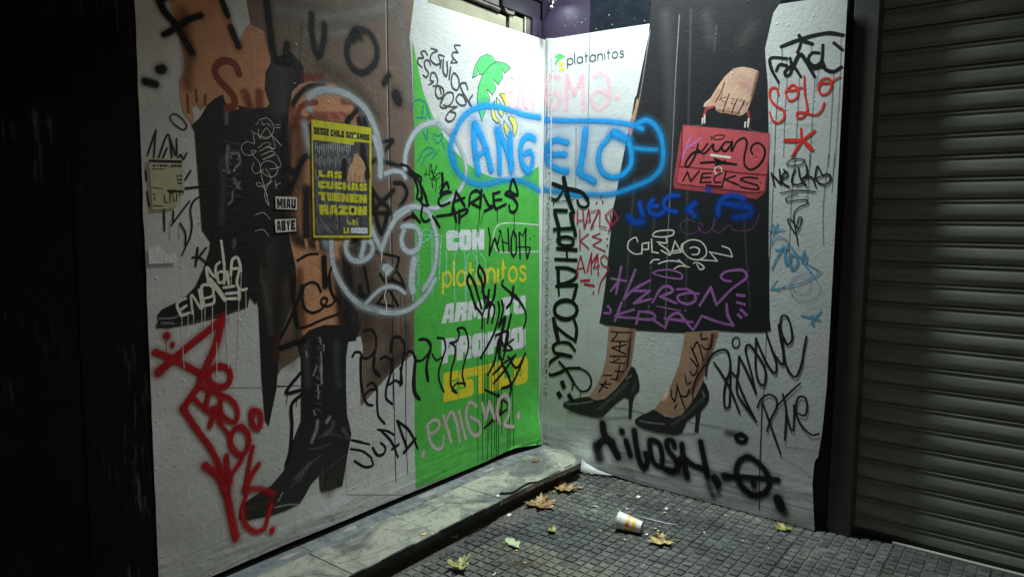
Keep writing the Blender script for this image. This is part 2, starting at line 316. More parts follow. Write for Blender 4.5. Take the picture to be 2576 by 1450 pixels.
# concrete margin in front of the second hoarding
# ------------------------------------------------------------------ the step
ST=0.105
step=empty('doorstep',(-1.4,-.2,0),'long low stone doorstep with pale worn slabs along the left hoarding','step')
so=Vector((-1.4,-.2,0))
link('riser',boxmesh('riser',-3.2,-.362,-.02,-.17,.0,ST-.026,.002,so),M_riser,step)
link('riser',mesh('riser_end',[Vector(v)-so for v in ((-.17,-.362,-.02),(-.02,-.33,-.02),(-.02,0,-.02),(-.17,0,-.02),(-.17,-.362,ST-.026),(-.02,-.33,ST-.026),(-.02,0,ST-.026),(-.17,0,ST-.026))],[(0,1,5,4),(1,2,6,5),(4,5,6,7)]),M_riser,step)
sx=[-3.46,-2.955,-2.45,-1.95,-1.44,-.92]
for a,b in zip(sx[:-1],sx[1:]):
    me=boxmesh('slab',a+.0018,-.4,ST-.03,b-.0018,-.0985,ST+random.uniform(-.001,.001),.0025,so,2); link('slab',me,M_slab,step)
# last, longer slab with the cut corner and a chipped front edge
pts=[]
xx=-.918
while xx<-.172:
    dy=.0
    if xx<-.50: dy=.004+.006*noise.noise(Vector((xx*14,1,0)))
    else: dy=-.002+.004*noise.noise(Vector((xx*25,2,0)))
    pts.append((xx,-.404+dy-(.02 if xx>-.5 else 0)*min(1,(xx+.5)/.3)*1.0)); xx+=.022
pts+=[(-.165,-.426),(-.150,-.415),(-.005,-.335),(-.005,-.0985),(-.918,-.0985)]
n=len(pts); V=[(x,y,ST) for x,y in pts]+[(x,y,ST-.03) for x,y in pts]; F=[tuple(range(n)),tuple(range(2*n-1,n-1,-1))]+[(i,i+n,(i+1)%n+n,(i+1)%n) for i in range(n)]
link('slab',mesh('slab_end',[Vector(v)-so for v in V],F),M_slab,step)
for a,b in ((-3.2,-2.43),(-2.43,-1.93),(-1.93,-1.42),(-1.42,-.88),(-.88,-.02)):
    link('back_strip',boxmesh('back_strip',a+.001,-.0945,ST-.03,b-.001,.03,ST-.001,.0015,so),M_strip,step)
link('nosing',boxmesh('nosing',-3.2,-.4035,ST-.034,-.95,-.3985,ST-.004,.001,so),M_rubber,step)
link('joint_fill',boxmesh('joint_fill',-3.2,-.10,ST-.04,-.01,-.09,ST-.008,0,so),M_black,step)
# loose rubber edging lying on the last slab
path=[(-.884,-.351),(-.862,-.375),(-.835,-.397),(-.80,-.396),(-.763,-.390),(-.70,-.385),(-.66,-.386),(-.61,-.408),(-.55,-.412),(-.493,-.416)]
V=[];F=[]
for i,(x,y) in enumerate(path):
    hgt=.014 if i<7 else .008
    for dx,z in ((-.0015,0),(.0015,0),(.002,hgt),(-.001,hgt)): V.append((x,y+dx,ST+z))
    if i:
        for k in range(4): a=(i-1)*4+k; b=(i-1)*4+(k+1)%4; F.append((a,b,b+4,a+4))
tag(link('loose_edging',mesh('loose_edging',V,F),M_rubber),'black rubber edging come loose along the front of the last step slab','edging strip')
# paint splashes on back strip: pinkish stains
M_pinkst=noise_mat('pink_stain',(.30,.21,.20),(.20,.19,.18),scale=50,rough=.8)
def blotch(cx,cy,rx,ry,z,mat,name,parent,org,seed,n=22):
    rnd=random.Random(seed); V=[]
    for i in range(n):
        a=2*math.pi*i/n; r=1+.35*noise.noise(Vector((math.cos(a)*1.6,math.sin(a)*1.6,seed)))+rnd.uniform(-.12,.12)
        V.append(Vector((cx+rx*r*math.cos(a),cy+ry*r*math.sin(a),z))-org)
    V.append(Vector((cx,cy,z))-org); return link(name,mesh(name,V,[(i,(i+1)%n,n) for i in range(n)]),mat,parent)
for i,(x,y,rx,ry) in enumerate(((-1.67,-.045,.04,.02),(-2.02,-.05,.05,.018),(-2.33,-.05,.05,.022),(-1.12,-.04,.07,.02),(-.62,-.06,.05,.018))):
    blotch(x,y,rx,ry,ST+.0006,M_pinkst,'paint_stain',step,so,i+3)
# fine cracks across the slabs
def crack(pts,seed,w=.0016):
    rnd=random.Random(seed); P=[]
    for (a,b),(c,d) in zip(pts,pts[1:]):
        for k in range(8): t=k/8; P.append((a+(c-a)*t+rnd.gauss(0,.0022),b+(d-b)*t+rnd.gauss(0,.0022)))
    P.append(pts[-1]); V=[];F=[]
    for i,(x,y) in enumerate(P):
        q=P[min(i+1,len(P)-1)]; r=P[max(i-1,0)]; dx,dy=q[0]-r[0],q[1]-r[1]; l=math.hypot(dx,dy)+1e-9; ww=w*rnd.uniform(.4,1)
        V.append(Vector((x-dy/l*ww,y+dx/l*ww,ST+.0013))-so); V.append(Vector((x+dy/l*ww,y-dx/l*ww,ST+.0013))-so)
        if i: F.append((2*i-2,2*i-1,2*i+1,2*i))
    link('crack',mesh('crack',V,F),M_rubber,step)
crack([(-1.58,-.16),(-1.50,-.30),(-1.39,-.33)],1); crack([(-1.36,-.22),(-1.15,-.20),(-1.08,-.28),(-.98,-.36)],2); crack([(-1.93,-.28),(-1.75,-.33),(-1.46,-.35)],3); crack([(-1.80,-.17),(-1.74,-.27)],4,.001); crack([(-2.2,-.15),(-2.05,-.28),(-1.99,-.38)],5); crack([(-.80,-.13),(-.70,-.22),(-.66,-.36)],6,.001)
# small chips knocked out of the slab edges, dark fillings
for i,(x,l) in enumerate(((-1.93,.05),(-1.70,.09),(-1.62,.03),(-1.30,.12),(-1.12,.05),(-.78,.08),(-.42,.06),(-.28,.05),(-2.1,.07))):
    blotch(x,-.4015,l,.006,ST+.0016,M_riser,'edge_chip',step,so,40+i,16)
# crushed leaf crumbs gathered by the step
# ------------------------------------------------------------------ walls, frames round the hoardings
def solid(name,x0,y0,z0,x1,y1,z1,mat,parent=None,org=(0,0,0),bev=.0):
    return link(name,boxmesh(name,x0,y0,z0,x1,y1,z1,bev,org),mat,parent)
lw=empty('black_wall',(-4.3,.02,0),'flat black wall left of the hoardings with scuffed paint','wall'); lorg=Vector((-4.3,.02,0))
solid('wall_face',-7.5,.0035,-.02,-2.56,.3,4.2,M_left,lw,lorg)
solid('cover_strip',-2.80,.0015,-.02,-2.796,.004,4.2,M_left,lw,lorg)
solid('cover_strip',-3.6,.0015,-.02,-3.596,.004,4.2,M_left,lw,lorg)
sf=empty('shop_front_frame',(-.8,.05,2.7),'beige metal shop front frame showing above the left hoarding','shop front frame'); forg=Vector((-.8,.05,2.7))
solid('lintel_band',-2.56,.05,2.55,-.345,.12,2.822,M_beige,sf,forg,.003)
solid('band_recess',-2.56,.075,2.822,-.318,.14,2.832,M_black,sf,forg)
link('rail',tube('rail',[Vector(v)-forg for v in ((-2.5,.045,2.850),(-1.2,.045,2.848),(-.42,.045,2.842))],.012,10),M_beiged,sf)
solid('upper_beam',-2.56,.06,2.868,-.40,.14,2.99,M_beiged,sf,forg,.004)
solid('shadow_gap',-.344,.07,2.6,-.318,.14,2.84,M_black,sf,forg)
solid('jamb',-.317,.045,2.6,-.255,.12,2.838,M_beige,sf,forg,.003)
solid('jamb',-.253,.055,2.6,-.165,.12,2.85,M_beige,sf,forg,.003)
solid('jamb',-.160,.050,2.6,-.095,.12,2.87,M_beiged,sf,forg,.002)
link('jamb_bead',tube('jamb_bead',[Vector(v)-forg for v in ((-.157,.045,2.62),(-.157,.045,2.86))],.0035,6),M_beige,sf)
br=[(-.377,2.868),(-.370,2.848),(-.345,2.838),(-.285,2.842),(-.281,2.862),(-.31,2.858),(-.35,2.856),(-.366,2.864)]
n=len(br); V=[Vector((x,.035,z))-forg for x,z in br]+[Vector((x,.06,z))-forg for x,z in br]
link('bracket',mesh('bracket',V,[tuple(range(n)),tuple(range(2*n-1,n-1,-1))]+[(i,i+n,(i+1)%n+n,(i+1)%n) for i in range(n)]),M_beiged,sf)
wh=empty('inner_wall',(-1.3,.2,0),'dark wall behind the left hoarding above its frame','wall')
solid('wall_face',-2.56,.14,-.02,.30,.3,4.2,M_violet,wh,Vector((-1.3,.2,0)))
solid('upper_panel',-2.56,.03,2.99,0.0,.138,4.2,M_violet,wh,Vector((-1.3,.2,0)))
solid('upper_panel',-.39,.04,2.872,0.0,.138,2.988,M_violet,wh,Vector((-1.3,.2,0)))
solid('corner_post',-.093,.03,2.6,0.0,.138,2.87,M_purple,wh,Vector((-1.3,.2,0)))
ow=empty('upper_wall',(.1,-.9,2.7),'dark purple and glossy black wall above the right hoarding','wall'); oorg=Vector((.1,-.9,2.7))
solid('smooth_panel',.004,-.326,2.4,.25,.028,4.2,M_purple,ow,oorg)
solid('glossy_panel',.0,-1.80,2.4,.25,-.332,4.2,M_gloss,ow,oorg)
link('panel_joint',tube('panel_joint',[Vector(v)-oorg for v in ((.003,-.329,2.5),(.001,-.329,2.75),(.004,-.331,2.86),(.002,-.328,4.1))],.0035,6),M_gloss,ow)
solid('shutter_box',.06,-6.2,2.98,.3,-1.82,4.2,M_rail,ow,oorg)
solid('backing',.09,-1.80,-.02,.25,.14,2.4,M_black,ow,oorg)
# flaked paint specks on the upper wall
M_fleck=noise_mat('pale_flecks',(.4,.4,.42),(.55,.55,.58),scale=30,rough=.6)
V=[];F=[]
for _ in range(20):
    y=random.choice((random.uniform(-.30,-.14),random.uniform(-.9,-.34))); z=random.uniform(2.745,2.86); s=random.uniform(.001,.0035); k=len(V); a=random.random()*6
    for q in range(4): V.append(Vector((-.0012,y+s*math.cos(a+q*1.57)*random.uniform(.4,1.3),z+s*math.sin(a+q*1.57)))-oorg)
    F.append((k,k+1,k+2,k+3))
o=link('paint_flecks',mesh('paint_flecks',V,F),M_fleck,ow); o['kind']='stuff'
pr=empty('black_pier',(.0,-1.83,0),'narrow black upright between the right hoarding and the shutter','wall pier')
solid('pier_face',.012,-1.822,-.02,.12,-1.70,4.2,M_black,pr,Vector((0,-1.83,0)))
# ------------------------------------------------------------------ roller shutter
shx=.12; sy0,sy1=-1.905,-5.6
sh=empty('roller_shutter',(shx,-2.6,0),'closed grey roller shutter right of the hoardings','roller shutter'); sho=Vector((shx,-2.6,0))
prof=[(0,.0),(-.006,.010),(-.0075,.030),(-.0055,.056),(.0,.0735),(.006,.0765),(.006,.079),(-.001,.081),(-.0045,.0845),(-.003,.0885),(.004,.0905),(.0095,.0925),(.0095,.0995)]
ny=24; V=[];F=[]
for i in range(ny+1):
    y=sy0+(sy1-sy0)*i/ny
    for x,z in prof: V.append((x,y+2.6,z))
    if i:
        for k in range(len(prof)-1):
            a=(i-1)*len(prof)+k; F.append((a,a+1,a+1+len(prof),a+len(prof)))
slm=mesh('slat',V,F,True); slm.materials.append(M_shut)
for i in range(30):
    o=link('slat',slm,None,sh,(0,0,-.011+.102*i)); o.rotation_euler=(0,random.uniform(-.012,.012),0)
solid('guide_rail',.0,-1.935,-.01,.19,-1.823,3.0,M_rail,sh,sho,.003)
solid('bottom_bar',.105,-5.6,-.008,.15,-1.94,.02,M_rail,sh,sho,.002)
link('floor_lip',boxmesh('floor_lip',.055,-5.6,-.012,.075,-2.12,.006,.002,sho),M_grit,sh)
solid('shutter_void',.155,-5.7,-.02,.185,-1.94,3.05,M_black,sh,sho)
# ------------------------------------------------------------------ the two hoardings
DB=Vector((-.035,-1.8,0)).normalized(); NB=Vector((DB.y,-DB.x,0)); 
def sstep(t): t=max(0,min(1,t)); return t*t*(3-2*t)
def disp(p,u,z):
    if p=='A':
        zb=.14; k=(1-sstep((z-zb)/.30)); d=(.006*k*k+.0022*k*math.sin(u*7+z*12))*sstep((u+2.57)/.3)
        c=sstep(1-(math.hypot((u+.05)*.8,(z-.12)*.75))/.38); d+=.045*c*c*sstep(-u/.05+0)
        return d
    k=1-sstep((z-.02)/.30); d=.004*k
    c=sstep(1-(math.hypot((u-.40)*1.0,(z-.04)*1.2))/.28); d+=.045*c*c
    return d
def P3(p,u,z,off):
    if p=='A': return Vector((u,-off-disp('A',u,z),z))
    return DB*u+NB*(off+disp('B',u,z))+Vector((0,0,z))
ORG={'A':Vector((-1.3,0,.14)),'B':DB*.9}
def interp(tb,x):
    if x<=tb[0][0]: return tb[0][1]
    for (a,b),(c,d) in zip(tb,tb[1:]):
        if x<=c: return b+(d-b)*(x-a)/(c-a)
    return tb[-1][1]
botA=[(-2.6,.131),(-1.97,.141),(-1.4,.136),(-.87,.137),(-.57,.133),(-.3,.147),(-.145,.131),(0,.106)]
botB=[(0,.106),(.11,.084),(.209,.074),(.335,.088),(.348,.060),(.365,.022),(.5,.022),(.62,.012),(.76,.005),(1.8,.003)]
topA=[(-2.6,2.86),(-1.09,2.86),(-1.08,2.718),(0,2.747)]; topB=[(0,2.752),(.014,2.757),(.063,2.747),(.475,2.737),(.835,2.727),(1.8,2.70)]
rB=[(0,1.776),(.25,1.752),(.37,1.757),(.39,1.772),(.52,1.786),(.78,1.797),(2.8,1.798)]
def sheet(p,nu,nz,mat):
    V=[];F=[]
    for j in range(nz+1):
        t=j/nz; t=t**1.6
        for i in range(nu+1):
            s=i/nu
            if p=='A':
                u=-2.568+s*2.566; zb=interp(botA,u)+.0015*noise.noise(Vector((u*30,0,0))); zt=interp(topA,u)
            else:
                u=.002+s*1.79; zb=interp(botB,u); zt=interp(topB,u)
            z=zb+(zt-zb)*t
            if p=='A' : u2=u+(.0035*noise.noise(Vector((0,0,z*9))) if s==0 else 0)
            else: u2=.002+s*(interp(rB,z)+.0008*noise.noise(Vector((0,1,z*14)))-.002)
            V.append(P3(p,u2,z,0)-ORG[p])
    for j in range(nz):
        for i in range(nu):
            a=j*(nu+1)+i; F.append((a,a+1,a+nu+2,a+nu+1))
    me=mesh('vinyl_sheet',V,F,True)
    cnt={}
    for q in me.polygons:
        for ek in q.edge_keys: cnt[ek]=cnt.get(ek,0)+1
    for e in me.edges:
        if cnt.get(tuple(sorted(e.vertices)),0)<2: e.use_edge_sharp=True
    return me
HO={}
HO['A']=empty('advertising_hoarding',ORG['A'],'left hoarding with laced boots print and green slogan area, covered in graffiti','hoarding')
HO['B']=empty('advertising_hoarding',ORG['B'],'right hoarding with a black skirt, red handbag and stiletto shoes print','hoarding')
for p,nu,nz in (('A',110,90),('B',76,90)):
    o=link('vinyl_sheet',sheet(p,nu,nz,M_sheet),M_sheet,HO[p]); sd=o.modifiers.new('thickness','SOLIDIFY'); sd.thickness=.0018; sd.use_rim=True; sd.offset=-1 if p=='A' else -1
    o.name='vinyl_sheet'
link('board',boxmesh('board',-2.563,.004,.150,-.002,.04,2.71,0,ORG['A']),M_board,HO['A'])
def bboard(u0,u1,z0,z1):
    V=[]
    for off in (-.004,-.035):
        for u,z in ((u0,z0),(u1,z0),(u1,z1),(u0,z1)): V.append(DB*u+NB*off+Vector((0,0,z))-ORG['B'])
    return mesh('board',V,[(0,1,2,3),(7,6,5,4),(0,4,5,1),(1,5,6,2),(2,6,7,3),(3,7,4,0)])
link('board',bboard(.01,1.745,.11,2.69),M_board,HO['B']); link('board',bboard(.37,1.745,.03,.108),M_board,HO['B'])
# ---- print and graffiti, in wall coordinates (millimetres)
PAL=dict(k=(.006,.006,.007),ink=(.009,.009,.011),ink2=(.010,.010,.013),coat=(.135,.093,.073),coatgrey=(.19,.19,.18),bg=(.43,.44,.44),skin=(.42,.20,.105),skind=(.13,.05,.03),skinl=(.60,.34,.20),
 skinh=(.52,.33,.24),skinhl=(.66,.42,.38),skin2=(.33,.195,.135),skind2=(.40,.24,.13),redb=(.20,.035,.025),pinkr=(.55,.15,.17),hl=(.30,.31,.33),green=(.062,.36,.05),palm=(.07,.44,.13),yel=(.66,.60,.02),yel2=(.58,.48,.02),yel3=(.47,.45,.02),
 line=(.045,.065,.07),white=(.55,.56,.60),silver=(.36,.41,.45),cream=(.62,.62,.55),red=(.33,.008,.012),red2=(.62,.03,.02),mark=(.014,.015,.020),mark2=(.05,.055,.065),teal=(.02,.22,.28),cyan=(.30,.62,.60),blue=(.01,.26,.62),
 blue2=(.0,.055,.36),pink=(.92,.50,.60),mauve=(.42,.36,.34),mauve2=(.50,.16,.42),bag=(.46,.075,.09),bagd=(.30,.04,.055),bagd2=(.12,.01,.015),bagl=(.62,.16,.16),shade=(.13,.13,.13),crim=(.36,.012,.055),purp=(.27,.10,.31),lblue=(.08,.30,.48),
 gph=(.055,.055,.065),legsh=(.12,.052,.028),hl2=(.42,.43,.46),brn=(.045,.030,.024),finger=(.10,.035,.02),paper=(.58,.58,.56),paper2=(.62,.63,.62),kraft=(.42,.41,.27))
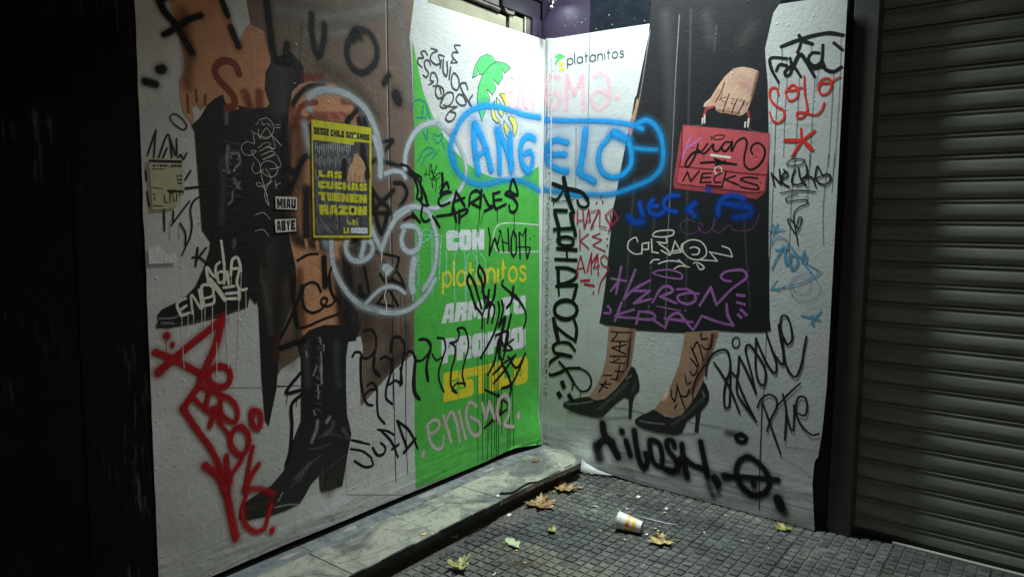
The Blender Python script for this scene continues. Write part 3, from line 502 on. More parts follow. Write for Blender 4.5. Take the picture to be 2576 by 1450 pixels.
ART=json.loads(r'''[
["A","printed_coat","brown coat printed behind the laced boots","",[[1,"coat",0,0,1.0,0,[-2128,2495,-1171,2734,-1209,2512,-1195,2400,-1177,1990,-1185,875,-1367,809,-1531,675,-1558,694,-1569,831,-1720,1065,-2001,940,-2035,900,-2061,1107,-2045,1869,-2088,2281]],[0,"coatgrey",73.2,0.95,0.7,1,[-1982,2476,-1765,2491,-1520,2566,-1316,2643]],[0,"coatgrey",71.6,0.95,0.7,1,[-1824,2392,-1585,2465]],[0,"coatgrey",90.6,0.9,0.45,1,[-1281,2631,-1246,2485,-1218,2227]],[0,"k",38.3,0.9,0.6,1,[-1639,1494,-1604,1290,-1568,1081]],[0,"brn",153.5,0.98,0.55,1,[-1549,1466,-1526,1233,-1516,1022]],[0,"brn",107.0,0.98,0.4,1,[-1375,1059,-1318,914,-1449,825]],[0,"brn",74.8,0.98,0.3,1,[-1769,2279,-1589,2223,-1427,2096]],[0,"k",56.8,0.9,0.3,1,[-1241,1043,-1234,930,-1377,840]]]],
["A","printed_backdrop","pale grey wedge of the printed backdrop","",[[1,"bg",0,0,1.0,0,[-1635,1016,-1553,1028,-1538,975,-1545,783,-1651,802,-1644,935]],[1,"bg",0,0,1.0,0,[-1558,685,-1553,680,-1362,810,-1177,896,-1182,115,-1654,263,-1642,945,-1561,933]],[1,"bg",0,0,1.0,0,[-2479,946,-2082,872,-2002,908,-1901,926,-1898,848]]]],
["A","printed_dress","black fabric printed between the two legs","",[[1,"ink",0,0,1.0,0,[-2363,1941,-2204,2210,-2041,2249,-1920,2313,-1856,2260,-1851,2173,-1935,2009,-1964,1876,-1950,1657,-1899,1318,-1997,1099,-2021,921,-2029,854,-2072,697,-2090,730,-2101,912,-2107,1222,-2134,1311,-2200,1273,-2274,1445,-2346,1548]],[0,"coat",62.8,0.95,0.25,1,[-2038,1481,-2057,1217]],[0,"coatgrey",115.2,0.95,0.18,1,[-1980,2228,-1971,2069]],[0,"hl",34.8,0.95,0.1,1,[-2185,1755,-2172,1441]],[0,"hl",33.8,0.95,0.1,1,[-2248,1893,-2221,1692]],[0,"coatgrey",31.7,0.9,0.18,1,[-2112,1439,-2068,1274,-2048,1105]],[0,"skind",52.2,0.9,0.3,1,[-2003,1100,-2013,987]]]],
["A","printed_arm","bare forearm and fingers reaching to the laces","",[[1,"skin",0,0,1.0,0,[-2447,2405,-2429,2352,-2412,2279,-2390,2194,-2391,2163,-2414,2108,-2416,2057,-2406,1999,-2366,1944,-2362,1949,-2368,2016,-2350,2030,-2334,2012,-2275,2065,-2239,2086,-2235,2062,-2213,2028,-2168,1966,-2150,1959,-2148,1989,-2180,2053,-2147,2049,-2099,2038,-2054,2046,-2030,2077,-2052,2130,-2045,2205,-2018,2249,-2036,2318,-2050,2371,-2113,2383,-2123,2373,-2163,2306,-2188,2371,-2218,2429,-2240,2456]],[0,"skind",50.4,0.9,0.5,1,[-2392,2364,-2377,2220,-2385,2101]],[0,"skinl",29.2,0.9,0.5,1,[-2099,2357,-2094,2188,-2106,2122]],[0,"skind",11.0,0.7,0.7,1,[-2387,2061,-2385,1998]],[0,"skind",11.2,0.7,0.7,1,[-2352,2086,-2350,2042]],[0,"skind",11.2,0.7,0.7,1,[-2314,2071,-2318,2035]],[0,"skind",13.0,0.7,0.7,1,[-2131,2098,-2123,2056]],[0,"redb",40.3,0.6,0.6,1,[-2145,2104,-2123,2052]],[0,"redb",39.7,0.6,0.6,1,[-2077,2114,-2079,2062]]]],
["A","printed_boot","black lace-up boot pointing left","",[[1,"ink",0,0,1.0,0,[-2375,1950,-2351,1972,-2286,2038,-2242,2074,-2210,2028,-2046,2060,-1998,2002,-2104,1331,-2119,1234,-2147,1269,-2157,1227,-2196,1218,-2293,1198,-2402,1184,-2492,1179,-2539,1184,-2539,1201,-2531,1205,-2534,1233,-2516,1253,-2458,1275,-2415,1299,-2379,1333,-2342,1407,-2319,1467,-2305,1548,-2301,1598,-2311,1684,-2321,1768,-2339,1885]],[0,"hl2",6.5,0.9,0.4,1,[-2230,1872,-2236,1817,-2221,1780]],[0,"hl2",6.5,0.9,0.4,1,[-2204,1739,-2176,1714]],[0,"hl2",6.3,0.9,0.4,1,[-2197,1798,-2173,1821,-2177,1851,-2209,1857,-2212,1836]],[0,"hl2",6.3,0.9,0.4,1,[-2175,1748,-2195,1718]],[0,"hl",27.4,0.98,0.12,1,[-2256,1828,-2251,1703,-2265,1576]],[0,"hl",10.0,0.8,0.5,1,[-2227,1885,-2233,1830]],[0,"hl",9.7,0.8,0.5,1,[-2209,1857,-2177,1859,-2182,1834]],[0,"hl",9.6,0.8,0.5,1,[-2178,1821,-2202,1790]],[0,"hl",10.5,0.8,0.5,1,[-2203,1760,-2181,1723]],[0,"hl",10.0,0.8,0.5,1,[-2210,1704,-2216,1666,-2230,1653]],[0,"hl",15.6,0.95,0.35,1,[-2223,1881,-2230,1780]],[0,"hl",16.0,0.95,0.35,1,[-2207,1507,-2212,1477]],[0,"hl",8.3,0.8,0.55,1,[-2525,1219,-2468,1217,-2434,1234]],[0,"hl",8.1,0.8,0.55,1,[-2518,1202,-2473,1196]],[0,"hl",5.1,0.8,0.18,1,[-2538,1194,-2402,1193,-2192,1223]],[0,"hl",18.3,0.9,0.4,1,[-2227,2018,-2229,1976]],[0,"hl",5.2,0.8,0.16,1,[-2245,1904,-2161,1895]],[0,"hl",5.2,0.8,0.16,1,[-2232,1876,-2172,1864]],[0,"hl",5.2,0.8,0.16,1,[-2247,1846,-2182,1834]],[0,"hl",5.2,0.8,0.16,1,[-2234,1817,-2164,1805]],[0,"hl",5.2,0.8,0.16,1,[-2249,1787,-2174,1774]],[0,"hl",5.3,0.8,0.16,1,[-2236,1758,-2185,1744]],[0,"hl",5.2,0.8,0.16,1,[-2250,1728,-2167,1714]],[0,"hl",5.2,0.8,0.16,1,[-2238,1699,-2177,1684]]]],
["A","printed_leg","bare leg and knee printed above the tall boot","",[[1,"skin",0,0,1.0,0,[-1918,2141,-1878,2180,-1824,2202,-1683,2210,-1595,2141,-1534,2066,-1554,1787,-1615,1422,-1649,1240,-1670,1071,-1756,1081,-1835,1073,-1880,1055,-1901,1133,-1914,1250,-1917,1387,-1959,1568,-1949,1701,-1932,1834,-1949,1964]],[0,"skinl",34.2,0.9,0.3,1,[-1849,2039,-1845,1961,-1835,1887]],[0,"skind",39.3,0.9,0.6,1,[-1897,1366,-1894,1262,-1881,1117]],[0,"skind",55.5,0.9,0.7,1,[-1704,1356,-1681,1245,-1671,1113]],[0,"skind",26.7,0.9,0.6,1,[-1945,1687,-1937,1806,-1927,1962,-1898,2033]],[0,"skinl",35.2,0.9,0.35,1,[-1811,1401,-1809,1206]],[0,"ink",57.7,0.8,0.75,1,[-1900,1498,-1821,1483,-1744,1471]],[0,"skin",19.3,0.5,0.9,1,[-1860,1502,-1855,1464]],[0,"skin",19.8,0.5,0.9,1,[-1803,1501,-1795,1458]],[0,"ink",63.7,0.8,0.9,1,[-1640,1454,-1636,1292,-1626,1123]],[0,"ink",37.3,0.95,0.6,1,[-1691,1395,-1681,1245,-1665,1117]],[0,"legsh",82.8,0.95,0.75,1,[-1889,1984,-1891,1874,-1894,1744]],[0,"legsh",43.4,0.9,0.8,1,[-1833,2003,-1716,2030,-1593,2015]],[0,"ink",42.9,0.95,0.85,1,[-1950,2018,-1956,1869,-1956,1687,-1953,1595]],[0,"ink",51.1,0.7,0.92,1,[-1850,1723,-1856,1620,-1855,1530]],[0,"legsh",70.9,0.95,0.8,1,[-1923,1688,-1932,1572]],[0,"ink",64.0,0.9,0.8,1,[-1948,1582,-1922,1531]],[0,"skin",14.7,0.4,0.9,1,[-1863,1502,-1855,1467]],[0,"skin",15.2,0.4,0.9,1,[-1800,1501,-1795,1460]],[0,"coat",59.9,0.95,0.3,1,[-1964,1323,-1962,1192,-1965,1079]],[0,"ink",50.0,0.95,0.5,1,[-1926,1321,-1913,1168,-1915,1073]],[0,"coat",78.7,0.9,0.4,1,[-1961,1017,-1946,967]]]],
["A","printed_boot","tall black heeled boot with pointed toe","",[[1,"ink",0,0,1.0,0,[-1884,1073,-1852,1095,-1770,1109,-1671,1098,-1581,1109,-1556,1070,-1582,1010,-1628,1011,-1643,936,-1646,781,-1642,657,-1630,611,-1617,554,-1642,456,-1676,311,-1800,317,-1809,332,-1812,403,-1858,374,-1889,335,-1923,303,-1992,295,-2057,296,-2205,317,-2220,329,-2227,336,-2215,390,-2171,405,-2067,432,-2000,482,-1983,541,-1934,636,-1906,688,-1899,970,-1919,1036]],[0,"hl2",8.0,0.8,0.55,1,[-1795,1053,-1788,1027]],[0,"hl2",8.2,0.8,0.55,1,[-1790,983,-1786,947]],[0,"hl2",8.3,0.8,0.55,1,[-1788,937,-1784,892]],[0,"hl2",8.5,0.8,0.55,1,[-1815,922,-1826,899,-1834,883]],[0,"hl2",8.2,0.8,0.55,1,[-1795,909,-1791,868,-1784,837]],[0,"hl2",7.9,0.8,0.55,1,[-1869,999,-1867,974]],[0,"hl2",8.6,0.8,0.55,1,[-1772,1015,-1775,990]],[0,"hl",34.4,0.98,0.1,1,[-1871,1038,-1867,945,-1864,846]],[0,"hl",37.4,0.98,0.1,1,[-1698,1015,-1700,893,-1689,814]],[0,"hl",4.4,0.5,0.28,1,[-1812,1055,-1780,1045]],[0,"hl",4.4,0.5,0.28,1,[-1805,1039,-1785,1030]],[0,"hl",4.4,0.5,0.28,1,[-1797,1023,-1781,1015]],[0,"hl",4.4,0.5,0.28,1,[-1813,1011,-1786,1001]],[0,"hl",4.4,0.5,0.28,1,[-1805,995,-1781,985]],[0,"hl",4.4,0.5,0.28,1,[-1798,979,-1786,971]],[0,"hl",4.4,0.5,0.28,1,[-1814,966,-1782,955]],[0,"hl",4.4,0.5,0.28,1,[-1806,950,-1787,941]],[0,"hl",4.4,0.5,0.28,1,[-1798,934,-1782,926]],[0,"hl",4.3,0.5,0.28,1,[-1815,922,-1788,911]],[0,"hl",4.3,0.5,0.28,1,[-1807,906,-1783,896]],[0,"hl",4.4,0.5,0.28,1,[-1799,889,-1788,881]],[0,"hl",4.3,0.5,0.28,1,[-1816,877,-1784,866]],[0,"hl",4.3,0.5,0.28,1,[-1808,861,-1789,852]],[0,"hl",26.6,0.98,0.2,1,[-1724,639,-1738,606,-1773,592]],[0,"hl",23.3,0.98,0.2,1,[-1667,589,-1640,545]],[0,"hl",25.8,0.98,0.2,1,[-1869,473,-1903,440,-1944,424]],[0,"hl",10.1,0.97,0.16,1,[-1816,588,-1738,584,-1676,554]],[0,"hl",10.4,0.97,0.16,1,[-1868,544,-1800,534,-1739,540]],[0,"hl",11.7,0.97,0.16,1,[-1927,447,-1852,476,-1801,498]],[0,"hl",11.4,0.97,0.16,1,[-1969,396,-1912,414]],[0,"brn",73.2,0.95,0.5,1,[-1742,394,-1753,323]],[0,"hl2",9.2,0.8,0.5,1,[-1790,925,-1786,882]],[0,"hl2",9.4,0.8,0.5,1,[-1788,875,-1789,836]],[0,"hl2",9.0,0.8,0.5,1,[-1811,830,-1807,800]],[0,"hl2",9.5,0.8,0.5,1,[-1806,797,-1810,771]],[0,"hl2",8.2,0.8,0.5,1,[-1837,718,-1826,696]],[0,"hl",19.5,0.9,0.7,1,[-1816,664,-1822,626,-1850,575]],[0,"hl",19.9,0.9,0.7,1,[-1746,666,-1763,648]],[0,"hl",6.8,0.8,0.2,1,[-1821,930,-1791,917]],[0,"hl",6.8,0.8,0.2,1,[-1822,901,-1791,887]],[0,"hl",6.8,0.8,0.2,1,[-1823,871,-1792,857]],[0,"hl",6.8,0.8,0.2,1,[-1823,842,-1792,828]],[0,"hl",6.8,0.8,0.2,1,[-1824,812,-1793,798]],[0,"hl",6.8,0.8,0.2,1,[-1825,783,-1794,768]],[0,"hl",6.8,0.8,0.2,1,[-1825,753,-1794,738]],[0,"hl",6.8,0.8,0.2,1,[-1826,723,-1795,708]],[0,"hl2",7.3,0.95,0.45,1,[-2049,327,-1988,319,-1925,301]],[0,"hl2",9.1,0.95,0.45,1,[-2011,381,-2035,350]],[0,"brn",31.4,0.95,0.7,1,[-2197,367,-2121,365,-2055,368]],[0,"hl",5.3,0.6,0.15,1,[-1790,437,-1795,380,-1803,324]],[0,"hl",5.3,0.6,0.15,1,[-1807,402,-1660,460]]]],
["A","printed_green_field","green field cut by a white circle","",[[1,"green",0,0,1.0,0,[-1185,2497,-1156,2401,-1112,2259,-1040,2143,-950,2046,-862,1974,-772,1920,-673,1881,-553,1853,-423,1843,-307,1852,-181,1884,-56,1948,-34,1214,-19,509,-10,112,-177,119,-448,144,-695,134,-1187,150,-1184,999,-1177,1990]]]],
["A","printed_palm_logo","green palm with yellow bananas printed large","",[[1,"palm",0,0,1.0,0,[-717,2395,-694,2466,-647,2521,-590,2548,-542,2546,-502,2524,-561,2489,-623,2431,-654,2424,-671,2464,-673,2417]],[0,"line",5.3,0.1,1.0,0,[-717,2395,-694,2466,-647,2521,-590,2548,-542,2546,-502,2524,-561,2489,-623,2431,-654,2424,-671,2464,-673,2417,-717,2395]],[1,"palm",0,0,1.0,0,[-364,2511,-411,2528,-492,2524,-561,2489,-623,2431,-661,2366,-674,2293,-669,2246,-631,2161,-602,2222,-631,2269,-588,2250,-559,2297,-589,2356,-535,2327,-503,2371,-531,2422,-481,2393,-435,2449,-453,2496,-418,2470]],[0,"line",6.0,0.1,1.0,0,[-364,2511,-411,2528,-492,2524,-561,2489,-623,2431,-661,2366,-674,2293,-669,2246,-631,2161,-602,2222,-631,2269,-588,2250,-559,2297,-589,2356,-535,2327,-503,2371,-531,2422,-481,2393,-435,2449,-453,2496,-418,2470,-364,2511]],[1,"yel",0,0,1.0,0,[-470,2340,-439,2350,-398,2344,-376,2297,-376,2272,-398,2228,-407,2249,-413,2286,-439,2319]],[0,"line",6.5,0.1,1.0,0,[-470,2340,-439,2350,-398,2344,-376,2297,-376,2272,-398,2228,-407,2249,-413,2286,-439,2319,-470,2340]],[1,"yel",0,0,1.0,0,[-500,2320,-474,2302,-438,2270,-431,2234,-443,2207,-474,2228,-494,2269]],[0,"line",6.7,0.1,1.0,0,[-500,2320,-474,2302,-438,2270,-431,2234,-443,2207,-474,2228,-494,2269,-500,2320]],[1,"yel",0,0,1.0,0,[-515,2297,-544,2262,-549,2225,-533,2190,-498,2173,-468,2173,-463,2183,-504,2206,-521,2241]],[0,"line",6.3,0.1,1.0,0,[-515,2297,-544,2262,-549,2225,-533,2190,-498,2173,-468,2173,-463,2183,-504,2206,-521,2241,-515,2297]],[1,"yel",0,0,1.0,0,[-386,2217,-354,2227,-311,2216,-291,2180,-299,2135,-323,2106,-334,2131,-337,2169,-364,2198]],[0,"line",6.6,0.1,1.0,0,[-386,2217,-354,2227,-311,2216,-291,2180,-299,2135,-323,2106,-334,2131,-337,2169,-364,2198,-386,2217]],[1,"yel",0,0,1.0,0,[-425,2194,-396,2169,-353,2142,-350,2104,-363,2087,-405,2111,-425,2153]],[0,"line",6.6,0.1,1.0,0,[-425,2194,-396,2169,-353,2142,-350,2104,-363,2087,-405,2111,-425,2153,-425,2194]],[1,"yel",0,0,1.0,0,[-453,2169,-473,2142,-477,2104,-462,2062,-425,2050,-384,2057,-386,2069,-426,2097,-442,2133]],[0,"line",6.5,0.1,1.0,0,[-453,2169,-473,2142,-477,2104,-462,2062,-425,2050,-384,2057,-386,2069,-426,2097,-442,2133,-453,2169]]]],
["A","printed_word","white word CON","",[[1,"white",0,0,1.0,0,[-918,1428,-933,1445,-936,1522,-922,1539,-850,1540,-834,1524,-834,1498,-880,1497,-885,1490,-884,1478,-879,1471,-833,1471,-833,1444,-848,1428]],[1,"white",0,0,1.0,0,[-811,1427,-827,1444,-828,1524,-813,1541,-738,1542,-722,1525,-722,1444,-738,1426]],[1,"green",0,0,1.0,0,[-781,1459,-768,1459,-769,1510,-782,1510]],[1,"white",0,0,1.0,0,[-715,1426,-715,1543,-669,1544,-649,1491,-649,1544,-604,1545,-606,1425,-652,1425,-672,1479,-672,1425]]]],
["A","printed_word","white words ARMA TU","",[[1,"white",0,0,1.0,0,[-974,1025,-934,1133,-872,1132,-874,1023,-913,1024,-912,1048,-928,1048,-937,1024]],[1,"green",0,0,1.0,0,[-921,1070,-910,1070,-903,1100,-915,1100]],[1,"white",0,0,1.0,0,[-868,1023,-848,1132,-762,1130,-749,1117,-755,1081,-772,1070,-758,1059,-764,1020,-808,1021,-802,1056,-819,1057,-825,1022]],[1,"green",0,0,1.0,0,[-811,1087,-799,1087,-797,1102,-809,1103]],[1,"white",0,0,1.0,0,[-758,1020,-741,1130,-695,1129,-681,1085,-655,1129,-608,1128,-621,1017,-663,1018,-656,1073,-681,1029,-697,1030,-709,1074,-717,1019]],[1,"white",0,0,1.0,0,[-614,1017,-582,1127,-511,1126,-499,1014,-543,1015,-546,1040,-564,1040,-571,1016]],[1,"green",0,0,1.0,0,[-560,1062,-546,1062,-543,1093,-557,1094]],[1,"white",0,0,1.0,0,[-405,1012,-401,1088,-433,1089,-431,1125,-318,1123,-319,1087,-351,1087,-354,1011]],[1,"white",0,0,1.0,0,[-313,1027,-311,1123,-259,1122,-260,1043,-239,1042,-239,1122,-187,1121,-185,1024,-204,1007,-294,1009]]]],
["A","printed_word","white word PROPIO","",[[1,"white",0,0,1.0,0,[-974,799,-974,939,-872,936,-854,919,-854,855,-872,839,-922,840,-922,798]],[1,"green",0,0,1.0,0,[-919,879,-905,879,-905,901,-919,901]],[1,"white",0,0,1.0,0,[-846,797,-846,936,-739,933,-719,916,-719,871,-739,857,-719,843,-719,794,-773,795,-773,840,-793,840,-793,796]],[1,"green",0,0,1.0,0,[-791,879,-776,879,-776,898,-791,898]],[1,"white",0,0,1.0,0,[-691,794,-711,815,-712,912,-692,932,-598,930,-578,909,-577,812,-597,792]],[1,"green",0,0,1.0,0,[-653,832,-637,831,-637,892,-653,893]],[1,"white",0,0,1.0,0,[-568,791,-570,929,-450,927,-428,910,-427,846,-449,830,-507,831,-507,790]],[1,"green",0,0,1.0,0,[-505,870,-488,870,-488,892,-505,892]],[1,"white",0,0,1.0,0,[-418,788,-420,926,-346,924,-344,786]],[1,"white",0,0,1.0,0,[-312,786,-335,807,-337,903,-314,923,-207,921,-183,900,-181,804,-204,783]],[1,"green",0,0,1.0,0,[-269,823,-250,823,-251,884,-270,884]]]],
["A","printed_word","yellow word ESTILO","",[[1,"yel2",0,0,1.0,0,[-958,577,-958,744,-835,741,-835,690,-897,692,-897,681,-845,679,-845,637,-897,639,-897,625,-835,623,-835,572]],[1,"yel2",0,0,1.0,0,[-827,572,-827,626,-763,624,-763,637,-808,639,-827,660,-827,720,-808,740,-697,737,-697,683,-763,685,-763,671,-717,670,-697,649,-697,587,-717,568]],[1,"yel2",0,0,1.0,0,[-653,565,-653,681,-689,683,-689,737,-559,733,-559,679,-596,680,-595,563]],[1,"yel2",0,0,1.0,0,[-549,561,-551,733,-480,731,-478,558]],[1,"yel2",0,0,1.0,0,[-469,558,-471,731,-405,729,-403,615,-320,612,-319,552]],[1,"yel2",0,0,1.0,0,[-287,551,-311,578,-312,701,-290,726,-179,723,-154,696,-152,572,-176,547]],[1,"green",0,0,1.0,0,[-242,599,-223,598,-225,675,-244,676]]]],
["A","printed_shop_name","rounded yellow shop name on the green field","",[[0,"yel2",17.2,0.1,1.0,0,[-961,1186,-961,1309]],[0,"yel2",15.4,0.1,1.0,1,[-895,1269,-900,1289,-912,1304,-928,1309,-945,1304,-957,1289,-961,1269,-957,1250,-945,1235,-928,1229,-912,1234,-900,1249,-895,1269]],[0,"yel2",17.8,0.1,1.0,0,[-872,1228,-872,1369]],[0,"yel2",18.5,0.1,1.0,0,[-775,1227,-775,1309]],[0,"yel2",16.1,0.1,1.0,1,[-775,1268,-779,1288,-792,1303,-810,1309,-827,1303,-839,1289,-844,1268,-839,1248,-827,1233,-809,1227,-792,1232,-779,1247,-775,1268]],[0,"yel2",18.9,0.1,1.0,0,[-729,1226,-730,1354]],[0,"yel2",12.3,0.1,1.0,0,[-745,1309,-702,1309]],[0,"yel2",19.8,0.1,1.0,0,[-604,1224,-605,1309]],[0,"yel2",17.0,0.1,1.0,1,[-605,1266,-610,1287,-623,1303,-642,1309,-660,1303,-673,1288,-678,1267,-673,1246,-660,1230,-641,1224,-623,1230,-609,1245,-605,1266]],[0,"yel2",20.0,0.1,1.0,0,[-572,1223,-573,1309]],[0,"yel2",18.4,0.1,1.0,1,[-573,1273,-572,1282,-568,1291,-563,1298,-556,1304,-548,1307,-539,1309,-531,1307,-522,1304,-515,1298,-510,1290,-506,1282,-505,1272,-504,1222]],[0,"yel2",20.8,0.1,1.0,0,[-473,1221,-474,1308]],[0,"yel2",12.9,0.1,1.0,0,[-474,1341,-474,1345]],[0,"yel2",21.2,0.1,1.0,0,[-422,1220,-424,1357]],[0,"yel2",13.1,0.1,1.0,0,[-441,1308,-392,1308]],[0,"yel2",18.7,0.1,1.0,1,[-282,1263,-288,1286,-304,1302,-325,1308,-345,1302,-360,1286,-365,1264,-359,1242,-344,1225,-323,1219,-303,1224,-288,1241,-282,1263]],[0,"yel2",17.7,0.1,1.0,1,[-192,1292,-211,1308,-238,1304,-244,1283,-220,1267,-193,1253,-189,1230,-210,1217,-233,1219,-248,1232]]]],
["A","printed_outline_box","thin white rounded outline on the green field","",[[0,"white",7.4,0.15,1.0,1,[-54,1570,-446,1576,-497,1552,-518,1501,-511,1451,-480,1412,-428,1404,-50,1397]]]],
["A","sheet_seam","","",[[0,"ink",7.0,0.3,0.8,1,[-1358,2663,-1356,2297,-1348,1874,-1339,1412,-1340,978,-1333,668,-1328,228]],[0,"white",5.2,0.3,0.5,1,[-1369,2661,-1366,2296,-1359,1873,-1350,1412]],[0,"ink",4.0,0.3,0.6,1,[-1577,1506,-1576,1222]],[0,"ink",4.6,0.3,0.6,1,[-1283,1198,-1277,739]],[0,"ink",4.6,0.3,0.6,1,[-1252,1196,-1248,734]],[0,"ink",3.3,0.3,0.6,1,[-1858,2455,-1876,2267]]]],
["A","spray_tag","big soft black spray letters along the top left","",[[0,"k",41.5,0.95,0.45,1,[-2482,2396,-2468,2358,-2430,2321,-2392,2268,-2362,2223]],[0,"k",31.9,0.95,0.45,1,[-2479,2390,-2431,2417]],[0,"k",32.7,0.95,0.45,1,[-2468,2268,-2435,2292,-2377,2339,-2321,2371]],[0,"k",39.7,0.95,0.45,1,[-2235,2453,-2210,2396]],[0,"k",40.3,0.95,0.45,1,[-2198,2352,-2166,2285]],[0,"k",41.7,0.95,0.45,1,[-2034,2507,-2020,2395,-2007,2298,-1993,2264,-1936,2265]],[0,"k",42.9,0.95,0.45,1,[-1935,2268,-1943,2302,-1936,2336]],[0,"k",38.9,0.95,0.45,1,[-1807,2490,-1809,2418,-1791,2339,-1774,2313,-1753,2360,-1740,2418,-1739,2462]],[0,"k",41.5,0.95,0.45,1,[-1573,2429,-1566,2474,-1534,2485,-1482,2482,-1443,2450,-1427,2409,-1437,2357,-1471,2316,-1524,2287,-1576,2296,-1606,2331,-1612,2383,-1592,2430,-1554,2471]],[0,"k",66.5,0.95,0.27,1,[-1560,2456,-1535,2451]],[0,"k",49.7,0.95,0.45,1,[-2489,2138,-2477,2144]],[0,"k",42.6,0.95,0.45,1,[-2542,2088,-2506,2084]],[0,"k",45.5,0.95,0.45,1,[-1352,2306,-1384,2260]],[0,"k",84.2,0.95,0.45,1,[-1306,2215,-1289,2191]],[0,"k",26.8,0.5,1.0,1,[-2482,2396,-2468,2358,-2430,2321,-2392,2268,-2362,2223]],[0,"k",20.6,0.5,1.0,1,[-2479,2390,-2431,2417]],[0,"k",21.1,0.5,1.0,1,[-2468,2268,-2435,2292,-2377,2339,-2321,2371]],[0,"k",25.6,0.5,1.0,1,[-2235,2453,-2210,2396]],[0,"k",26.0,0.5,1.0,1,[-2198,2352,-2166,2285]],[0,"k",26.9,0.5,1.0,1,[-2034,2507,-2020,2395,-2007,2298,-1993,2264,-1936,2265]],[0,"k",27.7,0.5,1.0,1,[-1935,2268,-1943,2302,-1936,2336]],[0,"k",25.1,0.5,1.0,1,[-1807,2490,-1809,2418,-1791,2339,-1774,2313,-1753,2360,-1740,2418,-1739,2462]],[0,"k",26.8,0.5,1.0,1,[-1573,2429,-1566,2474,-1534,2485,-1482,2482,-1443,2450,-1427,2409,-1437,2357,-1471,2316,-1524,2287,-1576,2296,-1606,2331,-1612,2383,-1592,2430,-1554,2471]],[0,"k",42.9,0.8,0.6,1,[-1560,2456,-1535,2451]],[0,"k",32.1,0.5,1.0,1,[-2489,2138,-2477,2144]],[0,"k",27.5,0.5,1.0,1,[-2542,2088,-2506,2084]],[0,"k",29.4,0.5,1.0,1,[-1352,2306,-1384,2260]],[0,"k",54.4,0.5,1.0,1,[-1306,2215,-1289,2191]]]],
["A","spray_tag","dark red spray S over the printed arm","",[[0,"redb",29.9,0.2,0.85,1,[-2167,2176,-2184,2211,-2221,2219,-2257,2202,-2272,2167,-2251,2134,-2215,2106,-2191,2076,-2194,2047,-2227,2034]]]],
["A","spray_tag","faded red spray around the printed knee","",[[0,"redb",31.5,0.6,0.5,1,[-1856,2214,-1759,2234]],[0,"redb",39.1,0.6,0.5,1,[-1924,2082,-1899,2004]],[0,"redb",33.6,0.6,0.5,1,[-1641,2138,-1578,2147]],[0,"redb",32.9,0.6,0.5,1,[-1820,2054,-1636,2076]],[0,"redb",24.1,0.3,0.8,1,[-1820,2045,-1849,2032,-1882,2042,-1881,2074,-1847,2101,-1790,2116]],[0,"pinkr",23.4,0.6,0.6,1,[-1721,2061,-1704,2044]],[0,"pinkr",21.7,0.6,0.6,1,[-1667,2077,-1630,2063]]]],
